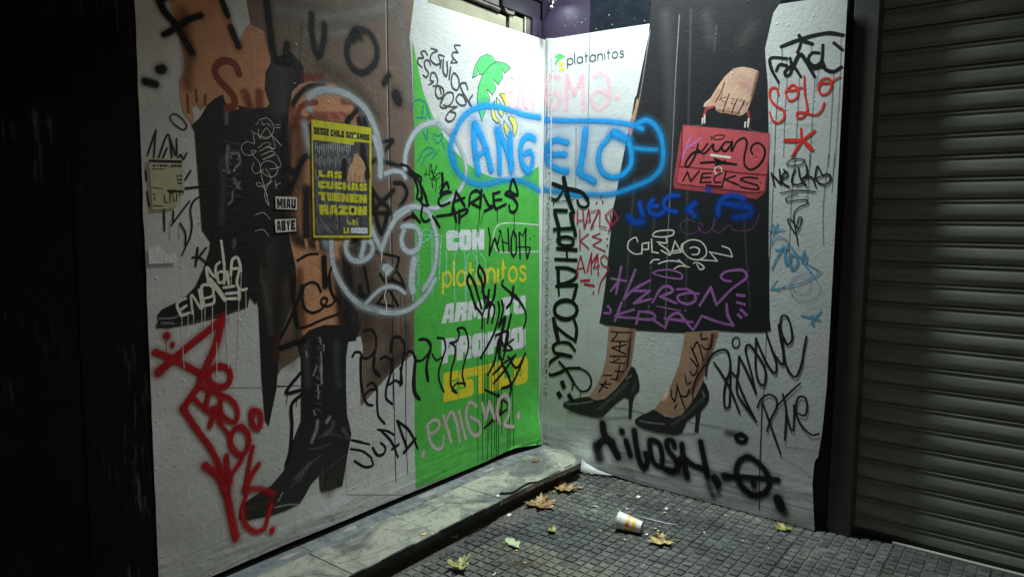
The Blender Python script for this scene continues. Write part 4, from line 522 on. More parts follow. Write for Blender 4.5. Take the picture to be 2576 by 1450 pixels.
["A","spray_tag","black spray strokes crossing the brown coat","",[[0,"k",32.8,0.95,0.45,1,[-1913,2093,-1874,2143,-1817,2181,-1748,2194]],[0,"k",37.8,0.95,0.41,1,[-1939,1715,-1904,1790,-1858,1867,-1812,1889]],[0,"k",36.9,0.95,0.41,1,[-1947,1815,-1915,1799]],[0,"k",25.3,0.95,0.43,1,[-1476,1956,-1330,1993]],[0,"k",27.9,0.95,0.43,1,[-1471,1870,-1409,1913,-1330,1985]],[0,"k",27.9,0.95,0.43,1,[-1430,1878,-1360,1878,-1273,1860,-1198,1824]],[0,"k",32.8,0.95,0.43,1,[-1318,1780,-1263,1778,-1233,1736,-1256,1692,-1286,1653,-1279,1632]],[0,"k",36.6,0.95,0.36,1,[-1605,2072,-1624,2041,-1553,2118]],[0,"k",45.3,0.95,0.36,1,[-1547,2069,-1535,2021]],[0,"k",45.9,0.95,0.36,1,[-1508,2074,-1502,2034]],[0,"k",31.4,0.95,0.45,1,[-1476,1753,-1411,1690,-1326,1743]],[0,"k",27.7,0.95,0.45,1,[-1474,1629,-1334,1626]],[0,"k",35.9,0.95,0.45,1,[-1454,1635,-1406,1525,-1370,1626]],[0,"k",36.0,0.95,0.45,1,[-1473,1737,-1460,1650]],[0,"k",32.3,0.95,0.45,1,[-1447,1651,-1412,1677,-1362,1652,-1370,1620]],[0,"k",44.0,0.95,0.45,1,[-1379,1307,-1255,1245]],[0,"k",34.8,0.95,0.45,1,[-1552,1271,-1549,1240,-1560,1215]],[0,"k",27.8,0.95,0.45,1,[-1553,1235,-1493,1209]],[0,"k",21.1,0.3,1.0,1,[-1913,2093,-1874,2143,-1817,2181,-1748,2194]],[0,"k",24.4,0.4,0.9,1,[-1939,1715,-1904,1790,-1858,1867,-1812,1889]],[0,"k",23.8,0.4,0.9,1,[-1947,1815,-1915,1799]],[0,"k",16.3,0.25,0.95,1,[-1476,1956,-1330,1993]],[0,"k",18.0,0.25,0.95,1,[-1471,1870,-1409,1913,-1330,1985]],[0,"k",18.0,0.25,0.95,1,[-1430,1878,-1360,1878,-1273,1860,-1198,1824]],[0,"k",21.1,0.25,0.95,1,[-1318,1780,-1263,1778,-1233,1736,-1256,1692,-1286,1653,-1279,1632]],[0,"k",23.6,0.4,0.8,1,[-1605,2072,-1624,2041,-1553,2118]],[0,"k",29.2,0.4,0.8,1,[-1547,2069,-1535,2021]],[0,"k",29.6,0.4,0.8,1,[-1508,2074,-1502,2034]],[0,"k",20.3,0.25,1.0,1,[-1476,1753,-1411,1690,-1326,1743]],[0,"k",17.8,0.25,1.0,1,[-1474,1629,-1334,1626]],[0,"k",23.2,0.25,1.0,1,[-1454,1635,-1406,1525,-1370,1626]],[0,"k",23.2,0.25,1.0,1,[-1473,1737,-1460,1650]],[0,"k",20.8,0.25,1.0,1,[-1447,1651,-1412,1677,-1362,1652,-1370,1620]],[0,"k",17.3,0.2,1.0,1,[-1524,1373,-1492,1225]],[0,"k",16.3,0.2,1.0,1,[-1407,1394,-1299,1324,-1251,1245]],[0,"k",17.8,0.2,1.0,1,[-1291,1400,-1314,1342,-1372,1291]],[0,"k",16.8,0.2,1.0,1,[-1422,1326,-1359,1241,-1301,1155]],[0,"k",17.0,0.2,1.0,1,[-1438,1183,-1373,1242]],[0,"k",13.9,0.2,1.0,1,[-1445,1179,-1330,1155]],[0,"k",14.0,0.2,1.0,1,[-1462,1441,-1298,1406]],[0,"k",14.6,0.2,1.0,1,[-1607,1488,-1562,1487,-1543,1456]],[0,"k",28.4,0.2,1.0,1,[-1379,1307,-1255,1245]],[0,"k",22.5,0.3,1.0,1,[-1552,1271,-1549,1240,-1560,1215]],[0,"k",18.0,0.3,1.0,1,[-1553,1235,-1493,1209]]]],
["A","spray_tag","silvery sad face with two open loops above it","",[[0,"silver",49.8,0.95,0.41,1,[-1830,2134,-1789,2162,-1719,2180,-1640,2179,-1572,2160,-1501,2118,-1455,2053,-1428,1995,-1405,1914]],[0,"silver",51.9,0.95,0.45,1,[-1449,1994,-1429,1945,-1413,1880,-1416,1812]],[0,"silver",37.6,0.95,0.36,1,[-1831,2082,-1820,2079]],[0,"silver",48.3,0.95,0.27,1,[-1855,2015,-1845,1956,-1824,1888]],[0,"silver",37.5,0.95,0.45,1,[-1382,1822,-1332,1838,-1273,1836,-1244,1811]],[0,"silver",43.2,0.95,0.45,1,[-1247,1856,-1243,1923,-1212,1996,-1151,2066,-1064,2106,-999,2116]],[0,"silver",39.1,0.95,0.36,1,[-1008,2110,-907,2073,-819,2000,-774,1904]],[0,"silver",34.9,0.95,0.45,1,[-783,1945,-769,1893,-783,1821,-841,1748,-924,1696,-1009,1662,-1074,1661]],[0,"silver",41.5,0.95,0.45,1,[-1720,1507,-1720,1446,-1710,1381,-1674,1305,-1618,1235,-1540,1177,-1459,1148,-1374,1126,-1263,1121,-1171,1149,-1090,1199,-1024,1275]],[0,"silver",55.2,0.95,0.18,1,[-1560,1184,-1445,1141]],[0,"silver",42.7,0.95,0.45,1,[-1116,1226,-1067,1275,-1030,1336,-1016,1404,-1013,1496,-1038,1571,-1066,1627,-1114,1655,-1185,1664,-1261,1647,-1320,1614]],[0,"silver",40.9,0.95,0.45,1,[-1475,1555,-1449,1500,-1411,1449]],[0,"silver",40.7,0.95,0.45,1,[-1411,1449,-1364,1536,-1305,1605,-1223,1649]],[0,"silver",40.5,0.95,0.45,1,[-1522,1502,-1475,1480,-1472,1438,-1503,1408,-1557,1395,-1605,1407,-1634,1443,-1636,1484,-1620,1508]],[0,"silver",45.5,0.95,0.45,1,[-1519,1502,-1529,1461,-1543,1417]],[0,"silver",43.9,0.95,0.45,1,[-1268,1559,-1223,1565,-1162,1551,-1138,1506,-1154,1450,-1209,1427,-1258,1447,-1276,1497,-1257,1540]],[0,"silver",57.3,0.95,0.45,1,[-1393,1356,-1346,1354,-1372,1334]],[0,"silver",31.6,0.95,0.45,1,[-1517,1185,-1458,1228,-1401,1255,-1344,1257,-1292,1242,-1255,1217]],[0,"silver",69.8,0.95,0.45,1,[-1185,1385,-1199,1319,-1203,1252,-1195,1224]],[0,"silver",52.9,0.95,0.23,1,[-1761,1515,-1750,1481]],[0,"silver",33.2,0.4,0.9,1,[-1830,2134,-1789,2162,-1719,2180,-1640,2179,-1572,2160,-1501,2118,-1455,2053,-1428,1995,-1405,1914]],[0,"silver",34.6,0.4,1.0,1,[-1449,1994,-1429,1945,-1413,1880,-1416,1812]],[0,"silver",25.0,0.4,0.8,1,[-1831,2082,-1820,2079]],[0,"silver",32.2,0.8,0.6,1,[-1855,2015,-1845,1956,-1824,1888]],[0,"silver",25.0,0.4,1.0,1,[-1382,1822,-1332,1838,-1273,1836,-1244,1811]],[0,"silver",28.8,0.4,1.0,1,[-1247,1856,-1243,1923,-1212,1996,-1151,2066,-1064,2106,-999,2116]],[0,"silver",26.0,0.5,0.8,1,[-1008,2110,-907,2073,-819,2000,-774,1904]],[0,"silver",23.3,0.4,1.0,1,[-783,1945,-769,1893,-783,1821,-841,1748,-924,1696,-1009,1662,-1074,1661]],[0,"silver",27.7,0.4,1.0,1,[-1720,1507,-1720,1446,-1710,1381,-1674,1305,-1618,1235,-1540,1177,-1459,1148,-1374,1126,-1263,1121,-1171,1149,-1090,1199,-1024,1275]],[0,"silver",36.8,0.9,0.4,1,[-1560,1184,-1445,1141]],[0,"silver",28.5,0.4,1.0,1,[-1116,1226,-1067,1275,-1030,1336,-1016,1404,-1013,1496,-1038,1571,-1066,1627,-1114,1655,-1185,1664,-1261,1647,-1320,1614]],[0,"silver",27.2,0.4,1.0,1,[-1475,1555,-1449,1500,-1411,1449]],[0,"silver",27.2,0.4,1.0,1,[-1411,1449,-1364,1536,-1305,1605,-1223,1649]],[0,"silver",27.0,0.4,1.0,1,[-1522,1502,-1475,1480,-1472,1438,-1503,1408,-1557,1395,-1605,1407,-1634,1443,-1636,1484,-1620,1508]],[0,"silver",30.4,0.4,1.0,1,[-1519,1502,-1529,1461,-1543,1417]],[0,"silver",29.3,0.4,1.0,1,[-1268,1559,-1223,1565,-1162,1551,-1138,1506,-1154,1450,-1209,1427,-1258,1447,-1276,1497,-1257,1540]],[0,"silver",38.2,0.4,1.0,1,[-1393,1356,-1346,1354,-1372,1334]],[0,"cream",5.7,0.2,1.0,1,[-1383,1329,-1384,1243,-1395,1212,-1384,1179,-1380,1127]],[0,"cream",5.7,0.2,1.0,1,[-1410,1442,-1411,1389]],[0,"cream",6.3,0.2,1.0,1,[-1194,1207,-1195,1173]],[0,"silver",21.1,0.4,1.0,1,[-1517,1185,-1458,1228,-1401,1255,-1344,1257,-1292,1242,-1255,1217]],[0,"silver",46.6,0.4,1.0,1,[-1185,1385,-1199,1319,-1203,1252,-1195,1224]],[0,"silver",35.3,0.9,0.5,1,[-1761,1515,-1750,1481]]]],
["A","spray_tag","black cursive letters on the printed calf","",[[0,"k",44.6,0.95,0.45,1,[-1763,1420,-1759,1291]],[0,"k",33.9,0.95,0.45,1,[-2001,1032,-1949,1044,-1882,1054]],[0,"k",12.1,0.2,1.0,1,[-1783,1265,-1807,1304,-1842,1311,-1875,1294,-1885,1242,-1873,1198,-1839,1174,-1792,1180,-1762,1202,-1748,1226,-1767,1236,-1784,1224,-1771,1199,-1725,1199,-1706,1222,-1730,1269,-1738,1329,-1722,1372]],[0,"k",11.3,0.2,1.0,1,[-1930,1170,-1914,1116,-1869,1113,-1781,1135,-1683,1152]],[0,"k",28.8,0.15,1.0,1,[-1763,1420,-1759,1291]],[0,"k",12.7,0.3,1.0,1,[-1907,1412,-1850,1436,-1798,1438]],[0,"k",14.3,0.3,1.0,1,[-1937,1312,-1929,1217,-1914,1130]],[0,"k",14.4,0.3,1.0,1,[-1885,1302,-1912,1225,-1964,1136,-2000,1084]],[0,"k",15.1,0.3,1.0,1,[-1735,1338,-1718,1248,-1669,1204]],[0,"k",21.9,0.3,1.0,1,[-2001,1032,-1949,1044,-1882,1054]],[0,"k",17.0,0.25,1.0,1,[-1900,908,-1981,830,-1910,827]],[0,"k",17.8,0.25,1.0,1,[-1902,805,-1951,773,-1954,670,-1968,556,-1989,507]],[0,"k",4.0,0.2,1.0,1,[-1973,826,-1981,779]],[0,"k",4.0,0.2,1.0,1,[-1927,789,-1928,755]]]],
["A","spray_tag","row of looping black strokes across coat and green field","",[[0,"k",15.5,0.2,1.0,1,[-1529,1053,-1481,1052,-1454,1014,-1454,961,-1469,909,-1470,855,-1456,826,-1428,810]],[0,"k",14.2,0.2,1.0,1,[-1604,935,-1590,953,-1557,949,-1537,919,-1497,916,-1465,941]],[0,"k",16.1,0.2,1.0,1,[-1554,922,-1555,843,-1552,784]],[0,"k",17.5,0.2,1.0,1,[-1355,919,-1347,979,-1317,997,-1280,981,-1257,939,-1265,878,-1281,813,-1289,736]],[0,"k",16.3,0.2,1.0,1,[-1424,897,-1391,903,-1355,875,-1345,835,-1363,794,-1378,752]],[0,"k",16.3,0.2,1.0,1,[-1239,891,-1227,906,-1196,896,-1176,853,-1132,843,-1075,878,-1058,917,-1091,951,-1148,958]],[0,"k",19.4,0.2,1.0,1,[-1176,853,-1185,780,-1193,718]],[0,"k",19.9,0.2,1.0,1,[-1067,889,-1092,805,-1080,724]],[0,"k",14.6,0.2,1.0,1,[-1549,917,-1551,804,-1538,734,-1514,683,-1480,669]],[0,"k",14.7,0.2,1.0,1,[-1462,903,-1468,858,-1428,812]],[0,"k",16.3,0.2,1.0,1,[-1350,886,-1351,824,-1383,751,-1389,689,-1348,649]],[0,"k",15.2,0.2,1.0,1,[-1362,755,-1320,767,-1278,739,-1288,829]],[0,"k",17.5,0.2,1.0,1,[-1178,860,-1184,763,-1179,680,-1145,632]],[0,"k",14.6,0.2,1.0,1,[-1513,775,-1483,785,-1452,752,-1450,670,-1441,606,-1401,558]],[0,"k",13.8,0.2,1.0,1,[-1533,729,-1494,752,-1459,746]],[0,"k",14.3,0.2,1.0,1,[-1178,872,-1193,781,-1198,715,-1180,657,-1144,630]],[0,"k",15.1,0.2,1.0,1,[-1006,950,-956,936,-941,885,-966,826,-996,761,-991,704,-956,638]],[0,"k",12.5,0.2,1.0,1,[-1050,866,-1016,827,-961,839]],[0,"k",15.7,0.2,1.0,1,[-905,909,-863,882,-863,825,-894,744,-894,659,-847,610]],[0,"k",15.9,0.2,1.0,1,[-895,907,-842,914,-826,955,-842,979,-789,979,-756,932,-745,865,-778,783,-799,714,-775,640]],[0,"k",13.2,0.2,1.0,1,[-852,611,-884,635,-852,665,-772,650]],[0,"k",14.2,0.2,1.0,1,[-1145,958,-1122,961,-1074,931,-1060,888,-1084,844,-1099,792,-1085,725]]]],
["A","marker_tag","black SUFA lettering under the looping strokes","",[[0,"k",13.0,0.15,1.0,1,[-1617,525,-1503,474]],[0,"k",13.1,0.15,1.0,1,[-1622,481,-1547,450,-1489,399]],[0,"k",14.1,0.15,1.0,1,[-1600,414,-1529,364,-1481,362,-1491,392]],[0,"k",15.6,0.15,1.0,1,[-1483,452,-1449,404,-1408,401,-1397,430,-1427,462]],[0,"k",13.6,0.15,1.0,1,[-1447,537,-1386,515,-1334,482]],[0,"k",15.4,0.15,1.0,1,[-1427,528,-1355,451,-1311,359]],[0,"k",17.0,0.15,1.0,1,[-1350,410,-1304,423]],[0,"k",17.7,0.15,1.0,1,[-1312,552,-1280,473,-1248,384,-1268,371]],[0,"k",15.9,0.15,1.0,1,[-1312,552,-1225,477,-1164,366]],[0,"k",19.6,0.15,1.0,1,[-1264,370,-1180,424]]]],
["A","spray_tag","red spray lettering running down to the boot toe","",[[0,"red",45.1,0.95,0.4,1,[-2546,1094,-2491,1064,-2409,1009,-2357,971]],[0,"red",50.5,0.95,0.4,1,[-2537,1018,-2478,1058,-2423,1095,-2338,1148,-2273,1188]],[0,"red",53.2,0.95,0.4,1,[-2273,1188,-2304,1088,-2338,1023,-2371,960]],[0,"red",48.7,0.95,0.4,1,[-2501,1153,-2499,1149]],[0,"red",48.6,0.95,0.4,1,[-2537,1016,-2533,1017]],[0,"red",30.5,0.95,0.4,1,[-2480,1116,-2480,1110]],[0,"red",44.3,0.95,0.4,1,[-2298,1000,-2256,984,-2244,947,-2263,915,-2301,917,-2336,945,-2335,984,-2298,1000]],[0,"red",47.1,0.95,0.4,1,[-2378,937,-2418,894,-2448,858]],[0,"red",41.7,0.95,0.4,1,[-2448,858,-2395,760,-2342,671,-2300,570,-2279,474]],[0,"red",59.6,0.95,0.4,1,[-2279,474,-2259,353,-2243,260]],[0,"red",53.2,0.95,0.4,1,[-2367,606,-2312,546,-2279,474]],[0,"red",33.4,0.95,0.4,1,[-2402,886,-2348,826,-2315,808]],[0,"red",38.5,0.95,0.4,1,[-2340,901,-2353,854]],[0,"red",35.9,0.95,0.4,1,[-2378,937,-2312,895,-2243,848,-2218,798,-2228,755,-2269,776,-2294,814,-2290,869]],[0,"red",36.3,0.95,0.4,1,[-2297,826,-2342,830]],[0,"red",35.5,0.95,0.4,1,[-2320,831,-2293,759]],[0,"red",39.4,0.95,0.4,1,[-2326,805,-2339,764]],[0,"red",42.8,0.95,0.4,1,[-2205,727,-2172,685,-2177,628,-2208,608,-2244,645,-2254,693,-2235,723,-2205,727]],[0,"red",43.6,0.95,0.4,1,[-2150,784,-2116,770,-2111,723,-2121,699,-2146,719,-2154,761,-2150,784]],[0,"red",41.3,0.95,0.4,1,[-2274,620,-2270,562,-2260,502]],[0,"red",36.3,0.95,0.4,1,[-2203,589,-2259,530]],[0,"red",28.3,0.95,0.4,1,[-2293,759,-2260,706]],[0,"red",35.5,0.95,0.4,1,[-2152,628,-2173,546,-2192,452]],[0,"red",37.6,0.95,0.4,1,[-2192,452,-2149,522,-2126,544]],[0,"red",34.9,0.95,0.4,1,[-2189,428,-2211,365,-2193,295,-2150,253,-2111,254,-2090,295,-2069,348]],[0,"red",41.7,0.95,0.32,1,[-2195,453,-2119,433,-2061,394]],[0,"red",47.1,0.95,0.4,1,[-2072,234,-2071,228]],[0,"red",25.9,0.45,1.0,1,[-2546,1094,-2491,1064,-2409,1009,-2357,971]],[0,"red",29.0,0.45,1.0,1,[-2537,1018,-2478,1058,-2423,1095,-2338,1148,-2273,1188]],[0,"red",30.5,0.45,1.0,1,[-2273,1188,-2304,1088,-2338,1023,-2371,960]],[0,"red",27.9,0.45,1.0,1,[-2501,1153,-2499,1149]],[0,"red",27.9,0.45,1.0,1,[-2537,1016,-2533,1017]],[0,"red",17.5,0.45,1.0,1,[-2480,1116,-2480,1110]],[0,"red",25.4,0.45,1.0,1,[-2298,1000,-2256,984,-2244,947,-2263,915,-2301,917,-2336,945,-2335,984,-2298,1000]],[0,"red",27.0,0.45,1.0,1,[-2378,937,-2418,894,-2448,858]],[0,"red",23.9,0.45,1.0,1,[-2448,858,-2395,760,-2342,671,-2300,570,-2279,474]],[0,"red",34.1,0.6,1.0,1,[-2279,474,-2259,353,-2243,260]],[0,"red",30.5,0.6,1.0,1,[-2367,606,-2312,546,-2279,474]],[0,"red",19.2,0.45,1.0,1,[-2402,886,-2348,826,-2315,808]],[0,"red",22.1,0.45,1.0,1,[-2340,901,-2353,854]],[0,"red",20.6,0.45,1.0,1,[-2378,937,-2312,895,-2243,848,-2218,798,-2228,755,-2269,776,-2294,814,-2290,869]],[0,"red",20.8,0.45,1.0,1,[-2297,826,-2342,830]],[0,"red",20.3,0.45,1.0,1,[-2320,831,-2293,759]],[0,"red",22.6,0.45,1.0,1,[-2326,805,-2339,764]],[0,"red",24.5,0.45,1.0,1,[-2205,727,-2172,685,-2177,628,-2208,608,-2244,645,-2254,693,-2235,723,-2205,727]],[0,"red",25.0,0.45,1.0,1,[-2150,784,-2116,770,-2111,723,-2121,699,-2146,719,-2154,761,-2150,784]],[0,"red",23.7,0.45,1.0,1,[-2274,620,-2270,562,-2260,502]],[0,"red",20.8,0.45,1.0,1,[-2203,589,-2259,530]],[0,"red",16.2,0.45,1.0,1,[-2293,759,-2260,706]],[0,"red",20.3,0.45,1.0,1,[-2152,628,-2173,546,-2192,452]],[0,"red",21.6,0.45,1.0,1,[-2192,452,-2149,522,-2126,544]],[0,"red",20.0,0.45,1.0,1,[-2189,428,-2211,365,-2193,295,-2150,253,-2111,254,-2090,295,-2069,348]],[0,"red",23.9,0.6,0.8,1,[-2195,453,-2119,433,-2061,394]],[0,"red",27.0,0.45,1.0,1,[-2072,234,-2071,228]],[0,"ink",3.2,0.15,1.0,1,[-2504,1131,-2505,1087]],[0,"ink",3.3,0.15,1.0,1,[-2101,262,-2104,215]]]],
["A","marker_tag","dripping whitish letters over the boot toe","",[[0,"cream",10.8,0.15,1.0,1,[-2422,1287,-2456,1269,-2443,1223]],[0,"cream",11.0,0.15,1.0,1,[-2444,1245,-2421,1258]],[0,"cream",11.0,0.15,1.0,1,[-2441,1220,-2409,1230]],[0,"cream",11.1,0.15,1.0,1,[-2396,1226,-2398,1297,-2359,1241,-2367,1316]],[0,"cream",11.3,0.15,1.0,1,[-2348,1251,-2353,1331,-2312,1326,-2311,1290,-2347,1280]],[0,"cream",11.4,0.15,1.0,1,[-2348,1251,-2307,1260,-2305,1286]],[0,"cream",11.4,0.15,1.0,1,[-2327,1338,-2331,1402,-2308,1371,-2290,1357]],[0,"cream",11.7,0.15,1.0,1,[-2295,1362,-2292,1408,-2277,1420]],[0,"cream",11.6,0.15,1.0,1,[-2285,1378,-2262,1381,-2258,1346,-2282,1339,-2285,1378]],[0,"cream",12.1,0.15,1.0,1,[-2246,1380,-2240,1332]],[0,"cream",12.0,0.15,1.0,1,[-2267,1505,-2260,1437,-2257,1398,-2260,1334]],[0,"cream",12.2,0.15,1.0,1,[-2230,1366,-2218,1431,-2199,1437,-2186,1403,-2184,1381]],[0,"cream",11.4,0.15,1.0,1,[-2224,1391,-2184,1394]],[0,"cream",12.2,0.15,1.0,1,[-2192,1382,-2203,1330,-2189,1303,-2160,1305]],[0,"cream",11.3,0.15,1.0,1,[-2262,1317,-2217,1320]],[0,"cream",11.4,0.15,1.0,1,[-2253,1292,-2199,1292]],[0,"cream",11.3,0.15,1.0,1,[-2254,1271,-2198,1268]],[0,"cream",12.5,0.15,1.0,1,[-2197,1299,-2195,1263]],[0,"cream",19.2,0.15,1.0,1,[-2322,1355,-2287,1310,-2259,1269]],[0,"cream",3.4,0.2,0.85,1,[-2440,1222,-2441,1140,-2438,1014]],[0,"cream",3.4,0.2,0.85,1,[-2415,1224,-2417,1153]],[0,"cream",3.5,0.2,0.85,1,[-2392,1230,-2394,1188]],[0,"cream",3.5,0.2,0.85,1,[-2358,1243,-2362,1151]],[0,"cream",3.6,0.2,0.85,1,[-2344,1251,-2349,1173]],[0,"cream",3.6,0.2,0.85,1,[-2313,1256,-2318,1124]],[0,"cream",3.7,0.2,0.85,1,[-2254,1273,-2256,1177,-2252,1063,-2253,984]],[0,"cream",3.9,0.2,0.85,1,[-2197,1264,-2203,1109,-2212,977]],[0,"cream",3.9,0.2,0.85,1,[-2164,1296,-2166,1199]],[0,"cream",3.7,0.2,0.85,1,[-2301,1096,-2305,949]],[0,"cream",3.9,0.2,0.85,1,[-2183,1372,-2188,1267]],[0,"cream",3.8,0.2,0.85,1,[-2228,1362,-2229,1323]]]],
["A","marker_tag","thin white scribbled figure on the black fabric","",[[0,"cream",2.8,0.2,0.9,1,[-2096,1982,-2075,2006,-2040,2015,-2015,1991,-2016,1960,-2047,1931,-2082,1936,-2086,1966]],[0,"cream",2.8,0.2,0.9,1,[-2068,1998,-2063,1986,-2051,1992]],[0,"cream",2.9,0.2,0.9,1,[-2043,1997,-2038,1986,-2028,1993]],[0,"cream",2.6,0.2,0.9,1,[-2005,1992,-1979,1997]],[0,"cream",2.7,0.2,0.9,1,[-2005,1982,-1979,1983]],[0,"cream",2.7,0.2,0.9,1,[-2121,1954,-2057,1935,-2027,1942]],[0,"cream",3.0,0.2,0.9,1,[-2111,1947,-2105,1908]],[0,"cream",2.9,0.2,0.9,1,[-2082,1928,-2046,1975,-2026,1946]],[0,"cream",2.6,0.2,0.9,1,[-2091,1888,-2053,1913,-2027,1911,-2084,1876,-2038,1897,-2018,1890,-2079,1858,-2028,1880,-2010,1875,-2070,1842,-2003,1869]],[0,"cream",2.9,0.2,0.9,1,[-2108,1904,-2142,1909,-2166,1886,-2157,1861,-2129,1855,-2099,1874,-2121,1875,-2109,1852,-2085,1827,-2077,1775,-2059,1710,-2045,1652,-2064,1687,-2053,1728,-2027,1756]],[0,"cream",2.9,0.2,0.9,1,[-2075,1824,-2045,1839,-2009,1828,-1998,1802,-2021,1774,-2062,1781,-2081,1806,-2075,1824]],[0,"cream",3.0,0.2,0.9,1,[-2026,1955,-2010,1895,-2038,1893]],[0,"cream",3.1,0.2,0.9,1,[-2021,1947,-1976,1907]],[0,"cream",2.8,0.2,0.9,1,[-2110,1826,-2121,1803,-2106,1782,-2066,1802]],[0,"cream",2.9,0.2,0.9,1,[-2056,1807,-2032,1764,-2058,1736,-2093,1731,-2103,1743,-2083,1744,-2049,1692]],[0,"cream",2.9,0.2,0.9,1,[-2036,1804,-1983,1821,-1998,1865]],[0,"cream",2.7,0.2,0.9,1,[-2006,1739,-1985,1749]],[0,"cream",3.2,0.2,0.9,1,[-2011,1756,-2007,1725]],[0,"cream",2.8,0.2,0.9,1,[-2112,1611,-2071,1621,-2041,1594]],[0,"cream",2.8,0.2,0.9,1,[-2113,1545,-2073,1549,-2049,1522]]]],
["A","marker_tag","dark marker strokes beside the torn notice","",[[0,"mark",6.7,0.15,1.0,1,[-2456,1974,-2439,1985,-2411,1971,-2393,1945,-2404,1930,-2433,1941,-2454,1962,-2456,1974]],[0,"mark",6.7,0.15,1.0,1,[-2546,1823,-2511,1918]],[0,"mark",6.9,0.15,1.0,1,[-2511,1918,-2523,1817]],[0,"mark",7.1,0.15,1.0,1,[-2505,1818,-2466,1907,-2455,1822]],[0,"mark",7.4,0.15,1.0,1,[-2459,1892,-2439,1831,-2434,1894]],[0,"mark",6.8,0.15,1.0,1,[-2489,1819,-2472,1856]],[0,"mark",7.2,0.15,1.0,1,[-2433,1823,-2420,1836,-2413,1817,-2397,1844]],[0,"mark",7.2,0.15,1.0,1,[-2407,1741,-2383,1779]],[0,"mark",7.2,0.15,1.0,1,[-2393,1661,-2467,1568]],[0,"mark",7.3,0.15,1.0,1,[-2457,1624,-2460,1584]],[0,"mark",7.2,0.15,1.0,1,[-2493,1627,-2494,1548]],[0,"mark",7.6,0.15,1.0,1,[-2313,1678,-2341,1683,-2376,1661,-2390,1625,-2386,1576,-2394,1527,-2414,1486,-2430,1454]],[0,"mark",7.6,0.15,1.0,1,[-2432,1576,-2413,1535,-2416,1494]],[0,"mark",7.0,0.15,1.0,1,[-2553,1692,-2547,1638]],[0,"mark",6.9,0.15,1.0,1,[-2555,1768,-2553,1730]],[0,"mark",8.9,0.15,1.0,1,[-2408,1709,-2331,1720]],[0,"mark",9.2,0.15,1.0,1,[-2388,1444,-2358,1441,-2335,1421]],[0,"mark",9.5,0.15,1.0,1,[-2366,1481,-2377,1411]],[0,"mark",9.4,0.15,1.0,1,[-2331,1480,-2372,1435]],[0,"mark",2.5,0.15,1.0,1,[-2367,1574,-2336,1580,-2300,1599]],[0,"mark",2.4,0.15,1.0,1,[-2473,1583,-2475,1512]],[0,"mark",2.5,0.15,1.0,1,[-2436,1576,-2441,1511]]]],
["A","marker_tag","black looping lettering on the upper white","",[[0,"mark2",9.4,0.15,1.0,1,[-1079,2453,-1095,2469,-1126,2457,-1107,2434,-1145,2424,-1149,2400,-1119,2384]],[0,"mark2",9.9,0.15,1.0,1,[-1055,2408,-1071,2427,-1099,2417,-1095,2385,-1071,2362,-1087,2338,-1111,2345]],[0,"mark2",9.6,0.15,1.0,1,[-1068,2303,-1031,2325,-1056,2327,-1048,2366,-1023,2370,-1001,2335,-1015,2306,-1036,2302]],[0,"mark2",10.4,0.15,1.0,1,[-991,2309,-958,2298,-958,2264,-991,2243,-1015,2261,-1015,2295,-991,2309,-974,2270]],[0,"mark2",9.7,0.15,1.0,1,[-974,2223,-932,2279,-881,2286,-881,2247,-949,2198,-981,2205,-966,2252]],[0,"mark2",8.0,0.15,1.0,1,[-958,2214,-907,2212,-846,2220]],[0,"mark2",9.2,0.15,1.0,1,[-907,2186,-859,2181,-872,2151,-915,2132,-939,2143,-915,2180,-846,2220]],[0,"mark2",9.2,0.15,1.0,1,[-1051,2493,-1003,2489,-1047,2464,-1055,2435,-1015,2415,-982,2432,-995,2468,-949,2470]],[0,"mark2",11.2,0.15,1.0,1,[-981,2405,-974,2445]],[0,"mark2",11.5,0.15,1.0,1,[-957,2453,-957,2387,-936,2368,-924,2392,-928,2445]],[0,"mark2",11.5,0.15,1.0,1,[-898,2422,-911,2355]],[0,"mark2",11.0,0.15,1.0,1,[-873,2395,-894,2352,-881,2315,-846,2309,-829,2340,-838,2378,-873,2395]],[0,"mark2",11.5,0.15,1.0,1,[-757,2327,-776,2357,-820,2341,-802,2309,-757,2264,-720,2227]],[0,"mark2",10.2,0.15,1.0,1,[-855,2256,-829,2288,-793,2282,-771,2244,-820,2231,-853,2256]],[0,"mark2",11.6,0.15,1.0,1,[-716,2298,-743,2265,-718,2228]],[0,"mark2",10.0,0.15,1.0,1,[-821,2552,-868,2540,-838,2510]],[0,"mark2",9.9,0.15,1.0,1,[-838,2510,-881,2502,-886,2483,-844,2457]],[0,"mark2",7.7,0.15,1.0,1,[-844,2456,-897,2445]],[0,"mark2",9.8,0.15,1.0,1,[-897,2445,-881,2467]]]],
["A","marker_tag","teal marker scrawl on the upper green","",[[0,"teal",8.3,0.3,0.7,1,[-1189,2167,-1181,2200,-1135,2217,-1096,2206,-1080,2165,-1096,2125]],[0,"teal",6.5,0.3,0.7,1,[-1159,2123,-1096,2130]],[0,"teal",9.2,0.3,0.7,1,[-1112,2188,-1120,2133]],[0,"teal",8.1,0.3,0.7,1,[-1040,2037,-1024,2055,-999,2044,-966,2061,-975,2026,-1008,2007,-1036,2026]],[0,"teal",9.4,0.3,0.7,1,[-1112,2057,-1089,2016,-1081,2072]],[0,"teal",10.0,0.3,0.7,1,[-966,2016,-949,1978]],[0,"teal",7.7,0.3,0.7,1,[-1152,1901,-1105,1965,-1057,1980,-1033,1965,-1089,1933,-1129,1881]],[0,"teal",9.8,0.3,0.7,1,[-1072,2166,-1064,2134]],[0,"teal",7.9,0.3,0.7,1,[-991,1974,-1049,1919]]]],
